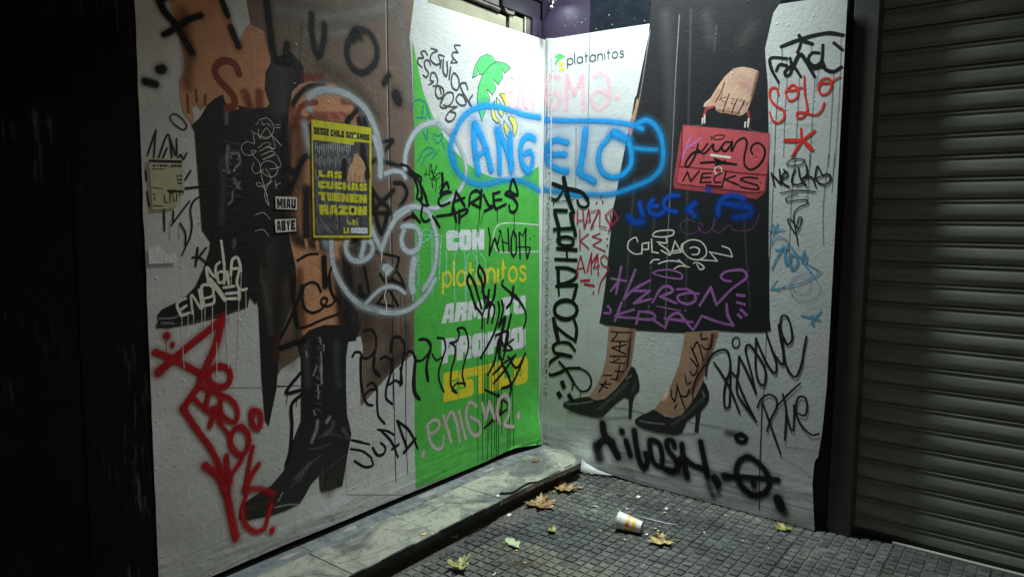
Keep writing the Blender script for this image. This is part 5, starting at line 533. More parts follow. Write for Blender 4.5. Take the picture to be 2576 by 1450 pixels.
["A","marker_tag","pale turquoise drips running from small letters","",[[0,"cyan",4.9,0.2,0.8,1,[-1123,1476,-1127,1521,-1099,1546,-1058,1531,-1075,1497,-1123,1476]],[0,"cyan",4.0,0.2,0.8,1,[-1123,1515,-1058,1514]],[0,"cyan",5.8,0.2,0.8,1,[-1009,1522,-975,1502,-982,1450,-993,1270]],[0,"cyan",5.6,0.2,0.8,1,[-1151,1426,-1152,1246]],[0,"cyan",5.8,0.2,0.8,1,[-1050,1531,-1051,1187]],[0,"cyan",6.1,0.2,0.8,1,[-933,1437,-934,1231]],[0,"cyan",5.5,0.2,0.8,1,[-1170,1521,-1171,1443]],[0,"cyan",4.2,0.2,0.8,1,[-933,1530,-836,1512]],[0,"cyan",5.8,0.2,0.8,1,[-915,1448,-889,1506,-854,1446]],[0,"cyan",6.0,0.2,0.8,1,[-836,1458,-800,1505,-781,1445]],[0,"cyan",4.2,0.2,0.8,1,[-840,1443,-781,1445]],[0,"cyan",5.4,0.2,0.8,0,[-867,1435,-864,1136]],[0,"cyan",5.5,0.2,0.8,0,[-790,1433,-774,1372,-776,1140]],[0,"cyan",5.5,0.2,0.8,0,[-726,1413,-758,1389,-762,1139]],[0,"cyan",5.0,0.2,0.8,0,[-712,1418,-659,1342]],[0,"cyan",5.8,0.2,0.8,0,[-674,1442,-672,1225]],[0,"cyan",5.5,0.2,0.8,0,[-640,1404,-592,1365,-592,1270]],[0,"cyan",5.0,0.2,0.8,0,[-840,1434,-858,1405]]]],
["A","spray_tag","blue spray name ANG in a blue cloud outline","",[[0,"blue",199.2,0.95,0.04,1,[-747,2136,-538,2184,-278,2182]],[0,"blue",62.2,0.95,0.34,1,[-863,2083,-820,2145,-748,2203,-655,2242,-539,2263,-386,2264,-224,2252,-50,2254]],[0,"blue",68.4,0.95,0.32,1,[-881,2058,-898,1988,-868,1898]],[0,"blue",61.5,0.95,0.27,1,[-902,1959,-854,1876,-774,1828,-671,1802,-555,1814,-433,1838,-306,1848,-183,1831,-48,1790]],[0,"blue",89.7,0.95,0.38,1,[-697,2136,-701,2052,-686,1964,-664,1875]],[0,"blue",87.5,0.95,0.38,1,[-692,2136,-635,2076,-586,1996,-546,1894]],[0,"blue",48.1,0.95,0.38,1,[-686,1952,-586,2008]],[0,"blue",85.7,0.95,0.38,1,[-493,2127,-471,2024,-465,1887]],[0,"blue",81.9,0.95,0.38,1,[-478,2129,-415,2048,-350,1938]],[0,"blue",89.7,0.95,0.38,1,[-363,2116,-357,2021,-350,1906]],[0,"blue",79.3,0.95,0.38,1,[-108,2114,-177,2124,-244,2082,-259,2016,-236,1946,-184,1903]],[0,"blue",70.8,0.95,0.38,1,[-219,1935,-167,1908,-134,1947,-129,2014,-152,2032,-209,2014]],[0,"blue",104.8,0.98,0.1,1,[-747,2136,-538,2184,-278,2182]],[0,"blue",32.8,0.6,0.9,1,[-863,2083,-820,2145,-748,2203,-655,2242,-539,2263,-386,2264,-224,2252,-50,2254]],[0,"blue",36.0,0.6,0.85,1,[-881,2058,-898,1988,-868,1898]],[0,"blue",32.4,0.7,0.7,1,[-902,1959,-854,1876,-774,1828,-671,1802,-555,1814,-433,1838,-306,1848,-183,1831,-48,1790]],[0,"blue",47.2,0.6,1.0,1,[-697,2136,-701,2052,-686,1964,-664,1875]],[0,"blue",46.1,0.6,1.0,1,[-692,2136,-635,2076,-586,1996,-546,1894]],[0,"blue",25.3,0.6,1.0,1,[-686,1952,-586,2008]],[0,"blue",45.1,0.6,1.0,1,[-493,2127,-471,2024,-465,1887]],[0,"blue",43.1,0.6,1.0,1,[-478,2129,-415,2048,-350,1938]],[0,"blue",47.2,0.6,1.0,1,[-363,2116,-357,2021,-350,1906]],[0,"blue",41.8,0.6,1.0,1,[-108,2114,-177,2124,-244,2082,-259,2016,-236,1946,-184,1903]],[0,"blue",37.3,0.6,1.0,1,[-219,1935,-167,1908,-134,1947,-129,2014,-152,2032,-209,2014]],[0,"blue",7.6,0.15,1.0,1,[-667,1887,-667,1854]],[0,"blue",8.6,0.15,1.0,1,[-350,1907,-349,1881]],[0,"blue",8.9,0.15,1.0,1,[-231,1999,-233,1973]]]],
["A","spray_tag","faint pink spray letters beside the palm","",[[0,"pink",54.4,0.95,0.22,1,[-393,2407,-402,2442,-367,2474,-332,2464,-322,2423,-357,2387,-397,2376,-392,2335,-365,2297,-329,2296,-308,2341]],[0,"pink",65.9,0.95,0.22,1,[-265,2480,-262,2300]],[0,"pink",66.9,0.95,0.22,1,[-265,2480,-202,2313]],[0,"pink",67.1,0.95,0.22,1,[-192,2513,-197,2314]],[0,"pink",69.1,0.95,0.22,1,[-121,2498,-122,2318]],[0,"pink",36.2,0.4,0.75,1,[-393,2407,-402,2442,-367,2474,-332,2464,-322,2423,-357,2387,-397,2376,-392,2335,-365,2297,-329,2296,-308,2341]],[0,"pink",44.0,0.4,0.75,1,[-265,2480,-262,2300]],[0,"pink",44.6,0.4,0.75,1,[-265,2480,-202,2313]],[0,"pink",44.7,0.4,0.75,1,[-192,2513,-197,2314]],[0,"pink",46.1,0.4,0.75,1,[-121,2498,-122,2318]]]],
["A","marker_tag","black EARLES lettering with drips","",[[0,"k",19.9,0.12,1.0,1,[-966,1846,-966,1783,-982,1742]],[0,"k",18.2,0.12,1.0,1,[-982,1742,-932,1802,-915,1774]],[0,"k",14.1,0.12,1.0,1,[-982,1742,-932,1753,-896,1749]],[0,"k",15.6,0.12,1.0,1,[-898,1751,-967,1732,-998,1697,-983,1674,-907,1693]],[0,"k",20.6,0.12,1.0,1,[-854,1753,-880,1676,-887,1635]],[0,"k",18.8,0.12,1.0,1,[-854,1753,-782,1679]],[0,"k",14.5,0.12,1.0,1,[-872,1700,-782,1723]],[0,"k",18.2,0.12,1.0,1,[-745,1679,-727,1749,-671,1766,-637,1743,-727,1695]],[0,"k",15.7,0.12,1.0,1,[-727,1695,-646,1669]],[0,"k",23.0,0.12,1.0,1,[-633,1768,-646,1669]],[0,"k",18.2,0.12,1.0,1,[-613,1744,-563,1683,-528,1678,-603,1651]],[0,"k",15.5,0.12,1.0,1,[-524,1753,-461,1768]],[0,"k",23.3,0.12,1.0,1,[-524,1753,-511,1678,-493,1666]],[0,"k",15.2,0.12,1.0,1,[-514,1716,-442,1723]],[0,"k",16.3,0.12,1.0,1,[-493,1666,-400,1696]],[0,"k",22.7,0.12,1.0,1,[-333,1847,-359,1778,-282,1755,-288,1787,-333,1847]],[0,"k",19.9,0.12,1.0,1,[-359,1778,-409,1758,-326,1734,-283,1689,-314,1651,-357,1655,-368,1687]],[0,"k",14.9,0.12,1.0,1,[-1013,1617,-889,1630,-764,1658,-753,1649,-818,1613]],[0,"k",21.0,0.12,1.0,1,[-872,1659,-854,1589]],[0,"k",21.6,0.12,1.0,1,[-827,1648,-827,1586]],[0,"k",5.3,0.12,1.0,1,[-854,1589,-857,1541]],[0,"k",5.4,0.12,1.0,1,[-829,1589,-829,1529]],[0,"k",5.7,0.12,1.0,1,[-651,1669,-655,1589,-670,1553,-671,1497]],[0,"k",5.6,0.12,1.0,1,[-612,1645,-641,1577]],[0,"k",6.2,0.12,1.0,1,[-485,1666,-484,1593]],[0,"k",6.6,0.12,1.0,1,[-316,1649,-313,1486]],[0,"k",15.7,0.12,1.0,1,[-1274,1877,-1222,1864,-1176,1807,-1153,1748,-1161,1709,-1128,1699,-1136,1782,-1168,1829,-1128,1815,-1136,1787]],[0,"k",17.0,0.12,1.0,1,[-1122,1766,-1098,1722,-1081,1678]],[0,"k",14.7,0.12,1.0,1,[-1138,1710,-1122,1677,-1074,1672]],[0,"k",15.7,0.12,1.0,1,[-1122,1666,-1130,1616,-1107,1588,-1066,1598]],[0,"k",13.7,0.12,1.0,1,[-1254,1595,-1193,1615,-1137,1582,-1193,1631]],[0,"k",15.9,0.12,1.0,1,[-1042,1616,-988,1559]],[0,"k",13.6,0.12,1.0,1,[-1214,1854,-1153,1825]],[0,"k",4.0,0.12,1.0,1,[-1109,1838,-1072,1835]],[0,"k",5.4,0.12,1.0,1,[-1088,1859,-1099,1825]],[0,"k",5.3,0.12,1.0,1,[-1069,1829,-1057,1894,-1037,1842,-1008,1892,-1041,1820,-983,1851,-965,1812,-996,1765]],[0,"k",5.0,0.12,1.0,1,[-1057,1858,-1033,1837]],[0,"k",5.1,0.12,1.0,1,[-1065,1818,-1016,1804,-1023,1747]],[0,"k",5.7,0.12,1.0,1,[-1049,1808,-1041,1769]],[0,"k",4.6,0.12,1.0,1,[-1033,1831,-1008,1816,-983,1834]]]],
["A","marker_tag","black WHUOM lettering inside the thin outline","",[[0,"k",15.9,0.12,1.0,0,[-567,1555,-550,1489,-559,1385]],[0,"k",15.5,0.12,1.0,0,[-559,1385,-506,1495]],[0,"k",15.4,0.12,1.0,0,[-506,1495,-464,1405]],[0,"k",16.3,0.12,1.0,0,[-480,1450,-445,1539,-417,1403]],[0,"k",12.7,0.12,1.0,0,[-445,1520,-471,1539]],[0,"k",10.8,0.12,1.0,0,[-429,1468,-375,1454]],[0,"k",17.1,0.12,1.0,0,[-377,1552,-364,1402]],[0,"k",16.6,0.12,1.0,0,[-323,1538,-344,1486,-342,1401,-320,1374,-291,1399,-293,1498,-323,1538]],[0,"k",17.9,0.12,1.0,0,[-262,1525,-248,1351]],[0,"k",15.3,0.12,1.0,0,[-262,1525,-222,1498,-189,1551]],[0,"k",18.3,0.12,1.0,0,[-189,1551,-193,1443,-174,1348]],[0,"k",10.7,0.12,1.0,0,[-277,1432,-138,1427]],[0,"k",17.8,0.12,1.0,0,[-174,1348,-138,1427]],[0,"k",12.2,0.15,1.0,1,[-139,1481,-139,1480]],[0,"k",12.3,0.15,1.0,1,[-99,1496,-98,1495]]]],
["A","marker_tag","dense tangle of black scrawl with long drips","",[[0,"k",20.9,0.12,1.0,1,[-739,1285,-760,1255,-724,1185,-681,1082]],[0,"k",20.8,0.12,1.0,1,[-739,1285,-696,1233,-657,1149,-628,1077]],[0,"k",22.3,0.12,1.0,1,[-649,1330,-663,1293,-629,1241,-598,1113]],[0,"k",21.9,0.12,1.0,1,[-649,1330,-605,1284,-599,1227,-623,1178]],[0,"k",24.1,0.12,1.0,1,[-498,1207,-508,1143,-548,1076]],[0,"k",24.3,0.12,1.0,1,[-559,1179,-578,1079]],[0,"k",19.7,0.12,1.0,1,[-420,1231,-434,1209,-361,1158,-283,1119,-214,1045]],[0,"k",24.8,0.12,1.0,1,[-317,1181,-338,1090,-381,1060]],[0,"k",17.2,0.12,1.0,1,[-724,1167,-668,1083,-623,1034,-622,960]],[0,"k",18.6,0.12,1.0,1,[-612,1159,-559,1110,-570,984]],[0,"k",18.4,0.12,1.0,1,[-623,1034,-565,1110,-506,1075,-529,979]],[0,"k",19.6,0.12,1.0,1,[-470,1102,-457,1055,-504,923,-632,783]],[0,"k",20.7,0.12,1.0,1,[-433,1106,-420,1052,-462,949,-419,990,-395,1003,-431,891,-454,755]],[0,"k",21.8,0.12,1.0,1,[-338,1012,-381,885,-404,795]],[0,"k",19.6,0.12,1.0,1,[-392,793,-455,871,-502,740,-561,673]],[0,"k",18.8,0.12,1.0,1,[-346,1138,-242,1082,-184,1005,-183,949,-206,911]],[0,"k",15.0,0.12,1.0,1,[-310,852,-367,829,-322,791,-417,797]],[0,"k",18.6,0.12,1.0,1,[-289,750,-390,675,-507,606]],[0,"k",19.8,0.12,1.0,1,[-428,713,-364,632,-331,554,-362,445]],[0,"k",18.3,0.12,1.0,1,[-182,743,-274,664,-366,750]],[0,"k",13.3,0.12,1.0,1,[-596,584,-488,529,-362,449]],[0,"k",19.8,0.12,1.0,1,[-182,743,-325,569,-427,560]],[0,"k",18.3,0.12,1.0,1,[-463,532,-425,462,-450,404,-511,379,-596,348]],[0,"k",16.6,0.12,1.0,1,[-374,416,-596,348]],[0,"k",19.0,0.12,1.0,1,[-492,899,-368,907,-416,742]],[0,"k",19.9,0.12,1.0,1,[-407,989,-466,811,-428,713,-513,665]],[0,"k",15.5,0.12,1.0,1,[-289,746,-428,713]],[0,"k",5.8,0.12,1.0,1,[-661,791,-657,475,-659,157]],[0,"k",5.8,0.12,1.0,1,[-620,952,-614,558,-616,157]],[0,"k",5.9,0.12,1.0,1,[-602,1024,-597,755,-600,483]],[0,"k",6.0,0.12,1.0,1,[-574,766,-569,457,-571,145]],[0,"k",6.0,0.12,1.0,1,[-555,672,-551,457,-554,241]],[0,"k",6.1,0.12,1.0,1,[-532,699,-527,421,-529,141]],[0,"k",6.1,0.12,1.0,1,[-502,724,-497,457,-499,188]],[0,"k",6.2,0.12,1.0,1,[-485,598,-480,368,-483,137]],[0,"k",6.2,0.12,1.0,1,[-466,765,-460,453,-462,139]],[0,"k",6.3,0.12,1.0,1,[-430,565,-426,419,-429,273]],[0,"k",6.4,0.12,1.0,1,[-372,451,-368,303,-371,155]],[0,"k",6.5,0.12,1.0,1,[-352,447,-347,302,-350,158]],[0,"k",6.6,0.12,1.0,1,[-317,568,-312,358,-314,148]],[0,"k",6.8,0.12,1.0,1,[-202,915,-198,840,-202,766]],[0,"k",6.5,0.12,1.0,1,[-307,662,-304,621,-308,582]],[0,"k",6.6,0.12,1.0,1,[-281,665,-278,637,-283,610]],[0,"k",5.5,0.2,1.0,1,[-1244,870,-1251,629,-1243,250]],[0,"k",5.3,0.2,1.0,1,[-1340,885,-1341,624]]]],
["A","marker_tag","greyish pink enigma lettering near the floor","",[[0,"mauve",21.0,0.3,1.0,1,[-1095,475,-1037,496,-992,469,-1007,433,-1074,428,-1086,480,-1067,384,-1017,326,-969,321,-956,378]],[0,"mauve",22.0,0.3,1.0,1,[-958,500,-926,421,-894,334]],[0,"mauve",23.2,0.3,1.0,1,[-936,467,-894,508,-852,448,-820,319]],[0,"mauve",23.6,0.3,1.0,1,[-825,497,-798,406,-767,325]],[0,"mauve",22.8,0.3,1.0,1,[-721,441,-641,385,-638,324,-698,327,-749,402,-763,480,-733,532,-670,497]],[0,"mauve",25.3,0.3,1.0,1,[-619,502,-583,402]],[0,"mauve",29.8,0.3,1.0,1,[-583,402,-548,495]],[0,"mauve",25.2,0.3,1.0,1,[-548,495,-499,384]],[0,"mauve",27.4,0.3,1.0,1,[-443,336,-472,417,-451,491,-388,510,-347,446,-361,369,-399,322,-315,290]],[0,"mauve",41.3,0.5,1.0,1,[-256,358,-259,343]],[0,"mauve",30.4,0.5,1.0,1,[-1120,332,-1125,316]]]],
["B","printed_skirt","long black skirt printed full height","",[[1,"ink2",0,0,1.0,0,[747,2875,735,2666,714,2570,685,2424,666,2335,654,2317,631,2178,609,2090,579,1941,563,1865,545,1758,523,1669,512,1525,499,1384,482,1196,462,1048,445,965,518,950,701,945,895,955,1054,967,1226,997,1350,1002,1461,1013,1505,1026,1494,1095,1483,1286,1469,1557,1460,1824,1443,2116,1429,2327,1413,2448,1408,2502,1425,2586,1442,2673,1491,2740]],[0,"hl",13.8,0.95,0.1,1,[991,2763,998,2122,1018,1110]],[0,"hl",13.2,0.95,0.1,1,[1142,2656,1133,2523]],[0,"hl",12.5,0.95,0.1,1,[1320,1746,1387,1141]],[0,"hl",15.6,0.95,0.1,1,[668,1847,620,1077]],[0,"hl",14.9,0.95,0.1,1,[806,1695,777,1013]],[0,"coatgrey",79.1,0.98,0.13,1,[837,2761,884,2273,867,1841]],[0,"coatgrey",69.8,0.98,0.13,1,[1081,2720,1116,2579]],[0,"coatgrey",73.9,0.98,0.13,1,[1338,2625,1287,2555]],[0,"hl",6.3,0.3,0.45,1,[923,2747,911,2412,904,1927,892,1458,894,1009]],[0,"hl",6.8,0.3,0.45,1,[743,2691,688,2321,628,2059]],[1,"skin",0,0,1.0,0,[678,2318,681,2293,658,2197,640,2112,627,2091,616,2135,630,2193,657,2258,666,2307]]]],
["B","printed_handbag","red handbag with flap and clasp","",[[1,"bagd",0,0,1.0,0,[964,2143,1112,2119,1244,2098,1453,2062,1458,2032,1449,1851,1442,1757,1401,1720,1317,1736,922,1789,917,1821,950,2081]],[1,"bag",0,0,1.0,0,[971,2136,1112,2114,1245,2093,1447,2058,1452,2032,1445,1851,1300,1867,1169,1888,956,1914,954,1933,963,2080]],[1,"bag",0,0,1.0,0,[955,1903,1170,1876,1301,1856,1440,1840,1435,1763,1391,1758,946,1814,943,1829]],[0,"bagd2",5.7,0.4,0.8,1,[955,1909,1169,1883,1301,1862,1446,1847]],[0,"bagd2",6.5,0.4,0.8,1,[961,2127,961,1962,953,1915]],[0,"bagd2",5.7,0.4,0.8,1,[946,1813,1391,1755,1433,1760]],[0,"bagl",8.9,0.8,0.4,1,[981,2129,1233,2091,1439,2055]],[0,"cream",12.4,0.15,1.0,0,[1133,1966,1249,1946]],[0,"cream",7.1,0.3,0.8,1,[1202,1879,1200,1869,1193,1861,1182,1858,1172,1861,1164,1870,1161,1881,1163,1892,1171,1899,1181,1902,1191,1899,1199,1890,1202,1879]],[0,"ink",20.7,0.15,1.0,1,[1182,1880,1182,1880]],[1,"bag",0,0,1.0,0,[1150,2242,1155,2227,1105,2212,1097,2221]],[0,"bagd",16.3,0.2,1.0,1,[1099,2216,1090,2187,1087,2159]],[0,"bagd",14.7,0.2,1.0,1,[1332,2183,1340,2155,1336,2117]],[0,"cream",9.2,0.15,1.0,0,[1092,2187,1093,2141]],[0,"cream",9.3,0.15,1.0,0,[1081,2171,1080,2139]],[0,"cream",8.6,0.15,1.0,0,[1339,2147,1336,2100]],[0,"cream",8.6,0.15,1.0,0,[1322,2132,1320,2100]],[0,"hl",3.5,0.4,0.5,1,[1096,2138,1068,2131,1025,2133]],[0,"hl",3.2,0.4,0.5,1,[1340,2094,1366,2079,1394,2071]]]],
["B","printed_hand","hand closed around the handbag handle","",[[1,"skinh",0,0,1.0,0,[1382,2386,1381,2365,1368,2301,1356,2258,1343,2221,1328,2184,1308,2169,1288,2164,1262,2174,1253,2173,1223,2182,1197,2188,1182,2189,1157,2204,1150,2233,1126,2230,1091,2227,1083,2231,1087,2249,1124,2275,1158,2328,1198,2380,1243,2414,1278,2419,1301,2418,1347,2404]],[0,"finger",7.3,0.5,0.95,1,[1228,2285,1212,2244,1195,2194]],[0,"finger",7.3,0.5,0.95,1,[1274,2255,1257,2218,1244,2180]],[0,"finger",7.2,0.5,0.95,1,[1311,2241,1294,2203,1277,2176]],[0,"finger",7.5,0.5,0.95,1,[1199,2347,1178,2293,1152,2250]],[0,"skinhl",13.6,0.8,0.5,1,[1202,2273,1180,2225]],[0,"skinhl",13.4,0.8,0.5,1,[1247,2247,1226,2198]],[0,"skinhl",13.3,0.8,0.5,1,[1286,2221,1267,2186]],[0,"skinhl",13.0,0.8,0.5,1,[1328,2233,1310,2185]],[0,"skind",17.3,0.95,0.5,1,[1376,2376,1365,2296,1346,2226]],[0,"skinhl",32.1,0.95,0.4,1,[1245,2386,1315,2356,1340,2287]],[0,"pinkr",20.9,0.9,0.25,1,[1281,2337,1316,2317]],[0,"pinkr",25.1,0.9,0.25,1,[1165,2305,1137,2257]],[0,"skind",16.5,0.9,0.4,1,[1169,2203,1229,2190,1288,2176]],[0,"skind",17.4,0.9,0.4,1,[1367,2328,1352,2264]],[0,"cream",6.4,0.5,0.7,1,[1089,2233,1107,2254]],[0,"mark",3.7,0.2,1.0,1,[1192,2294,1172,2254]],[0,"mark",3.4,0.2,1.0,1,[1211,2271,1180,2263,1204,2245]],[0,"mark",3.4,0.2,1.0,1,[1237,2259,1256,2257,1240,2235,1260,2228]],[0,"mark",3.4,0.2,1.0,1,[1284,2238,1294,2252,1302,2230]],[0,"mark",3.4,0.2,1.0,1,[1309,2213,1311,2235,1327,2216,1329,2234]],[0,"mark",3.3,0.2,1.0,1,[1218,2210,1231,2206]]]],
["B","printed_leg","bare left calf printed under the skirt","",[[1,"skin2",0,0,1.0,0,[515,954,703,952,690,837,676,718,644,661,580,571,499,491,437,467,374,483,435,562,479,664,503,768,508,869]],[0,"skind",35.1,0.9,0.5,1,[673,933,658,807,643,713,586,626]],[0,"skinl",36.7,0.95,0.35,1,[549,900,545,753,496,599]]]],
["B","printed_leg","bare right calf printed under the skirt","",[[1,"skin2",0,0,1.0,0,[1020,967,1219,999,1199,916,1160,809,1141,733,1140,696,1091,596,1030,504,1004,468,958,450,904,456,841,483,900,577,945,654,987,773,1009,894]],[0,"skind",30.3,0.9,0.6,1,[1191,969,1158,851,1119,730,1065,622]],[0,"skinl",25.2,0.95,0.3,1,[1054,930,1033,792,965,632]]]],
["B","printed_floor_shadow","grey floor shadow printed beside the heels","",[[0,"shade",17.8,0.9,0.35,1,[214,355,456,357,652,400]],[0,"shade",10.8,0.5,0.5,1,[568,445,665,452,766,444]],[0,"shade",16.7,0.9,0.4,1,[760,351,887,340,1099,385]],[0,"shade",10.0,0.5,0.45,1,[1064,448,1148,448,1248,449]]]],
["B","printed_shoe","black stiletto shoe on the left foot","",[[1,"ink",0,0,1.0,0,[180,397,196,419,254,445,310,467,374,484,406,474,437,470,499,491,580,571,644,654,679,722,701,715,724,672,738,616,734,576,706,545,694,497,688,396,663,394,668,460,663,517,633,520,575,470,516,406,486,373,424,357,312,359,239,367,188,383]],[0,"hl",26.3,0.98,0.14,1,[454,415,566,522,660,624]],[0,"hl",10.9,0.9,0.45,1,[209,409,295,424,406,458]],[0,"hl",10.2,0.9,0.45,1,[645,641,681,666]],[0,"hl",20.7,0.95,0.12,1,[711,631,691,562]]]],
["B","printed_shoe","black stiletto shoe on the right foot","",[[1,"ink",0,0,1.0,0,[710,391,729,414,765,438,799,457,834,482,890,457,958,450,1017,483,1079,569,1115,643,1139,702,1158,680,1175,640,1177,598,1157,557,1132,525,1122,446,1121,395,1095,396,1100,454,1098,498,1045,444,1021,376,981,356,873,347,746,355,716,372]],[0,"hl",23.7,0.98,0.14,1,[953,407,1049,495,1142,604]],[0,"hl",11.8,0.9,0.45,1,[744,395,829,398,905,405]],[0,"hl",11.9,0.9,0.45,1,[1134,640,1148,617]]]],
["B","printed_shop_name","small palm logo and dark shop name","",[[1,"palm",0,0,1.0,0,[75,2624,85,2638,105,2646,122,2644,136,2633,156,2624,146,2616,134,2621,126,2609,118,2612,112,2597,105,2606,93,2581,87,2594,78,2570,82,2601,96,2624,85,2628]],[0,"line",1.8,0.15,1.0,1,[75,2624,85,2638,105,2646,122,2644,136,2633,156,2624]],[0,"line",2.0,0.15,1.0,1,[136,2633,106,2631,86,2606,78,2570]],[1,"yel",0,0,1.0,0,[108,2588,112,2596,118,2591,119,2575,116,2566,109,2574]],[1,"yel",0,0,1.0,0,[120,2590,124,2597,131,2593,132,2576,128,2568,121,2575]],[1,"yel",0,0,1.0,0,[132,2590,136,2598,143,2593,144,2577,140,2569,134,2576]],[1,"yel",0,0,1.0,0,[114,2555,118,2562,124,2558,125,2541,122,2533,115,2540]],[1,"yel",0,0,1.0,0,[126,2556,130,2564,137,2559,138,2543,134,2535,127,2542]],[1,"yel",0,0,1.0,0,[139,2559,142,2566,149,2562,150,2545,147,2537,140,2544]],[0,"line",8.6,0.1,1.0,0,[176,2547,173,2608]],[0,"line",7.9,0.1,1.0,1,[215,2588,212,2598,204,2605,194,2608,183,2605,176,2598,174,2588,177,2578,185,2571,196,2569,206,2571,213,2578,215,2588]],[0,"line",8.4,0.1,1.0,0,[230,2568,226,2636]],[0,"line",8.3,0.1,1.0,0,[287,2568,285,2606]],[0,"line",7.7,0.1,1.0,1,[286,2587,283,2597,275,2604,265,2607,255,2604,248,2597,246,2588,249,2578,257,2571,267,2568,277,2571,284,2578,286,2587]],[0,"line",8.2,0.1,1.0,0,[313,2568,309,2627]],[0,"line",7.0,0.1,1.0,0,[302,2606,326,2606]],[0,"line",8.1,0.1,1.0,0,[380,2567,378,2605]],[0,"line",7.6,0.1,1.0,1,[379,2586,376,2596,368,2603,358,2606,349,2603,342,2596,340,2587,343,2577,350,2570,360,2567,370,2570,377,2577,379,2586]],[0,"line",8.0,0.1,1.0,0,[396,2567,394,2605]],[0,"line",7.6,0.1,1.0,1,[395,2589,395,2593,397,2597,399,2600,403,2603,407,2604,411,2605,416,2604,420,2603,423,2600,426,2597,428,2593,429,2589,430,2567]],[0,"line",7.9,0.1,1.0,0,[446,2567,443,2604]],[0,"line",6.8,0.1,1.0,0,[443,2619,443,2620]],[0,"line",7.9,0.1,1.0,0,[470,2567,467,2625]],[0,"line",6.8,0.1,1.0,0,[459,2604,483,2604]],[0,"line",7.3,0.1,1.0,1,[533,2585,530,2594,523,2601,513,2604,504,2601,498,2594,496,2585,499,2576,506,2569,516,2566,525,2569,531,2576,533,2585]],[0,"line",6.9,0.1,1.0,1,[572,2596,563,2603,552,2601,549,2593,560,2586,572,2581,574,2572,565,2566,555,2567,549,2572]]]],
["B","sheet_seam","","",[[0,"line",8.1,0.4,0.35,1,[13,2740,17,2355,17,1865]],[0,"line",7.4,0.4,0.35,1,[335,2731,335,2325,334,2076]],[0,"line",7.6,0.4,0.35,1,[248,2176,253,1762]],[0,"white",6.1,0.4,0.5,1,[21,2739,26,2322,33,1533]],[0,"white",4.8,0.4,0.5,1,[38,2191,254,2194,328,2183]],[0,"white",4.7,0.4,0.5,1,[341,2076,487,2090]],[0,"white",4.7,0.4,0.5,1,[163,2428,277,2424]],[0,"line",4.8,0.4,0.3,1,[28,2200,244,2200]],[0,"line",3.8,0.4,0.3,1,[1447,2118,1684,2085]],[0,"line",4.2,0.4,0.3,1,[1501,405,1764,426]],[0,"line",3.9,0.4,0.3,1,[1514,114,1606,188,1760,247]],[0,"line",4.2,0.4,0.3,1,[1237,163,1381,249,1589,261]],[0,"line",4.4,0.4,0.3,1,[1585,359,1732,295]],[0,"white",6.6,0.4,0.4,1,[1431,2482,1454,2115,1477,1422]]]],
["B","spray_tag","faint pink spray letters under the small logo","",[[0,"pink",43.1,0.95,0.11,1,[115,2499,53,2514,19,2488,3,2423,28,2348,77,2313,121,2350,107,2393,45,2408]],[0,"pink",46.1,0.95,0.11,1,[175,2503,172,2296]],[0,"pink",41.8,0.95,0.11,1,[175,2492,230,2383]],[0,"pink",45.7,0.95,0.11,1,[230,2383,287,2490]],[0,"pink",44.2,0.95,0.11,1,[287,2490,301,2285]],[0,"pink",39.8,0.95,0.11,1,[370,2475,413,2493,464,2464,480,2405,470,2317,419,2275,368,2306,357,2365,416,2388,476,2353]],[0,"pink",46.7,0.95,0.15,1,[534,2335,540,2337]],[0,"pink",28.7,0.45,0.38,1,[115,2499,53,2514,19,2488,3,2423,28,2348,77,2313,121,2350,107,2393,45,2408]],[0,"pink",30.7,0.45,0.38,1,[175,2503,172,2296]],[0,"pink",27.8,0.45,0.38,1,[175,2492,230,2383]],[0,"pink",30.5,0.45,0.38,1,[230,2383,287,2490]],[0,"pink",29.4,0.45,0.38,1,[287,2490,301,2285]],[0,"pink",26.5,0.45,0.38,1,[370,2475,413,2493,464,2464,480,2405,470,2317,419,2275,368,2306,357,2365,416,2388,476,2353]],[0,"pink",31.1,0.6,0.5,1,[534,2335,540,2337]]]],
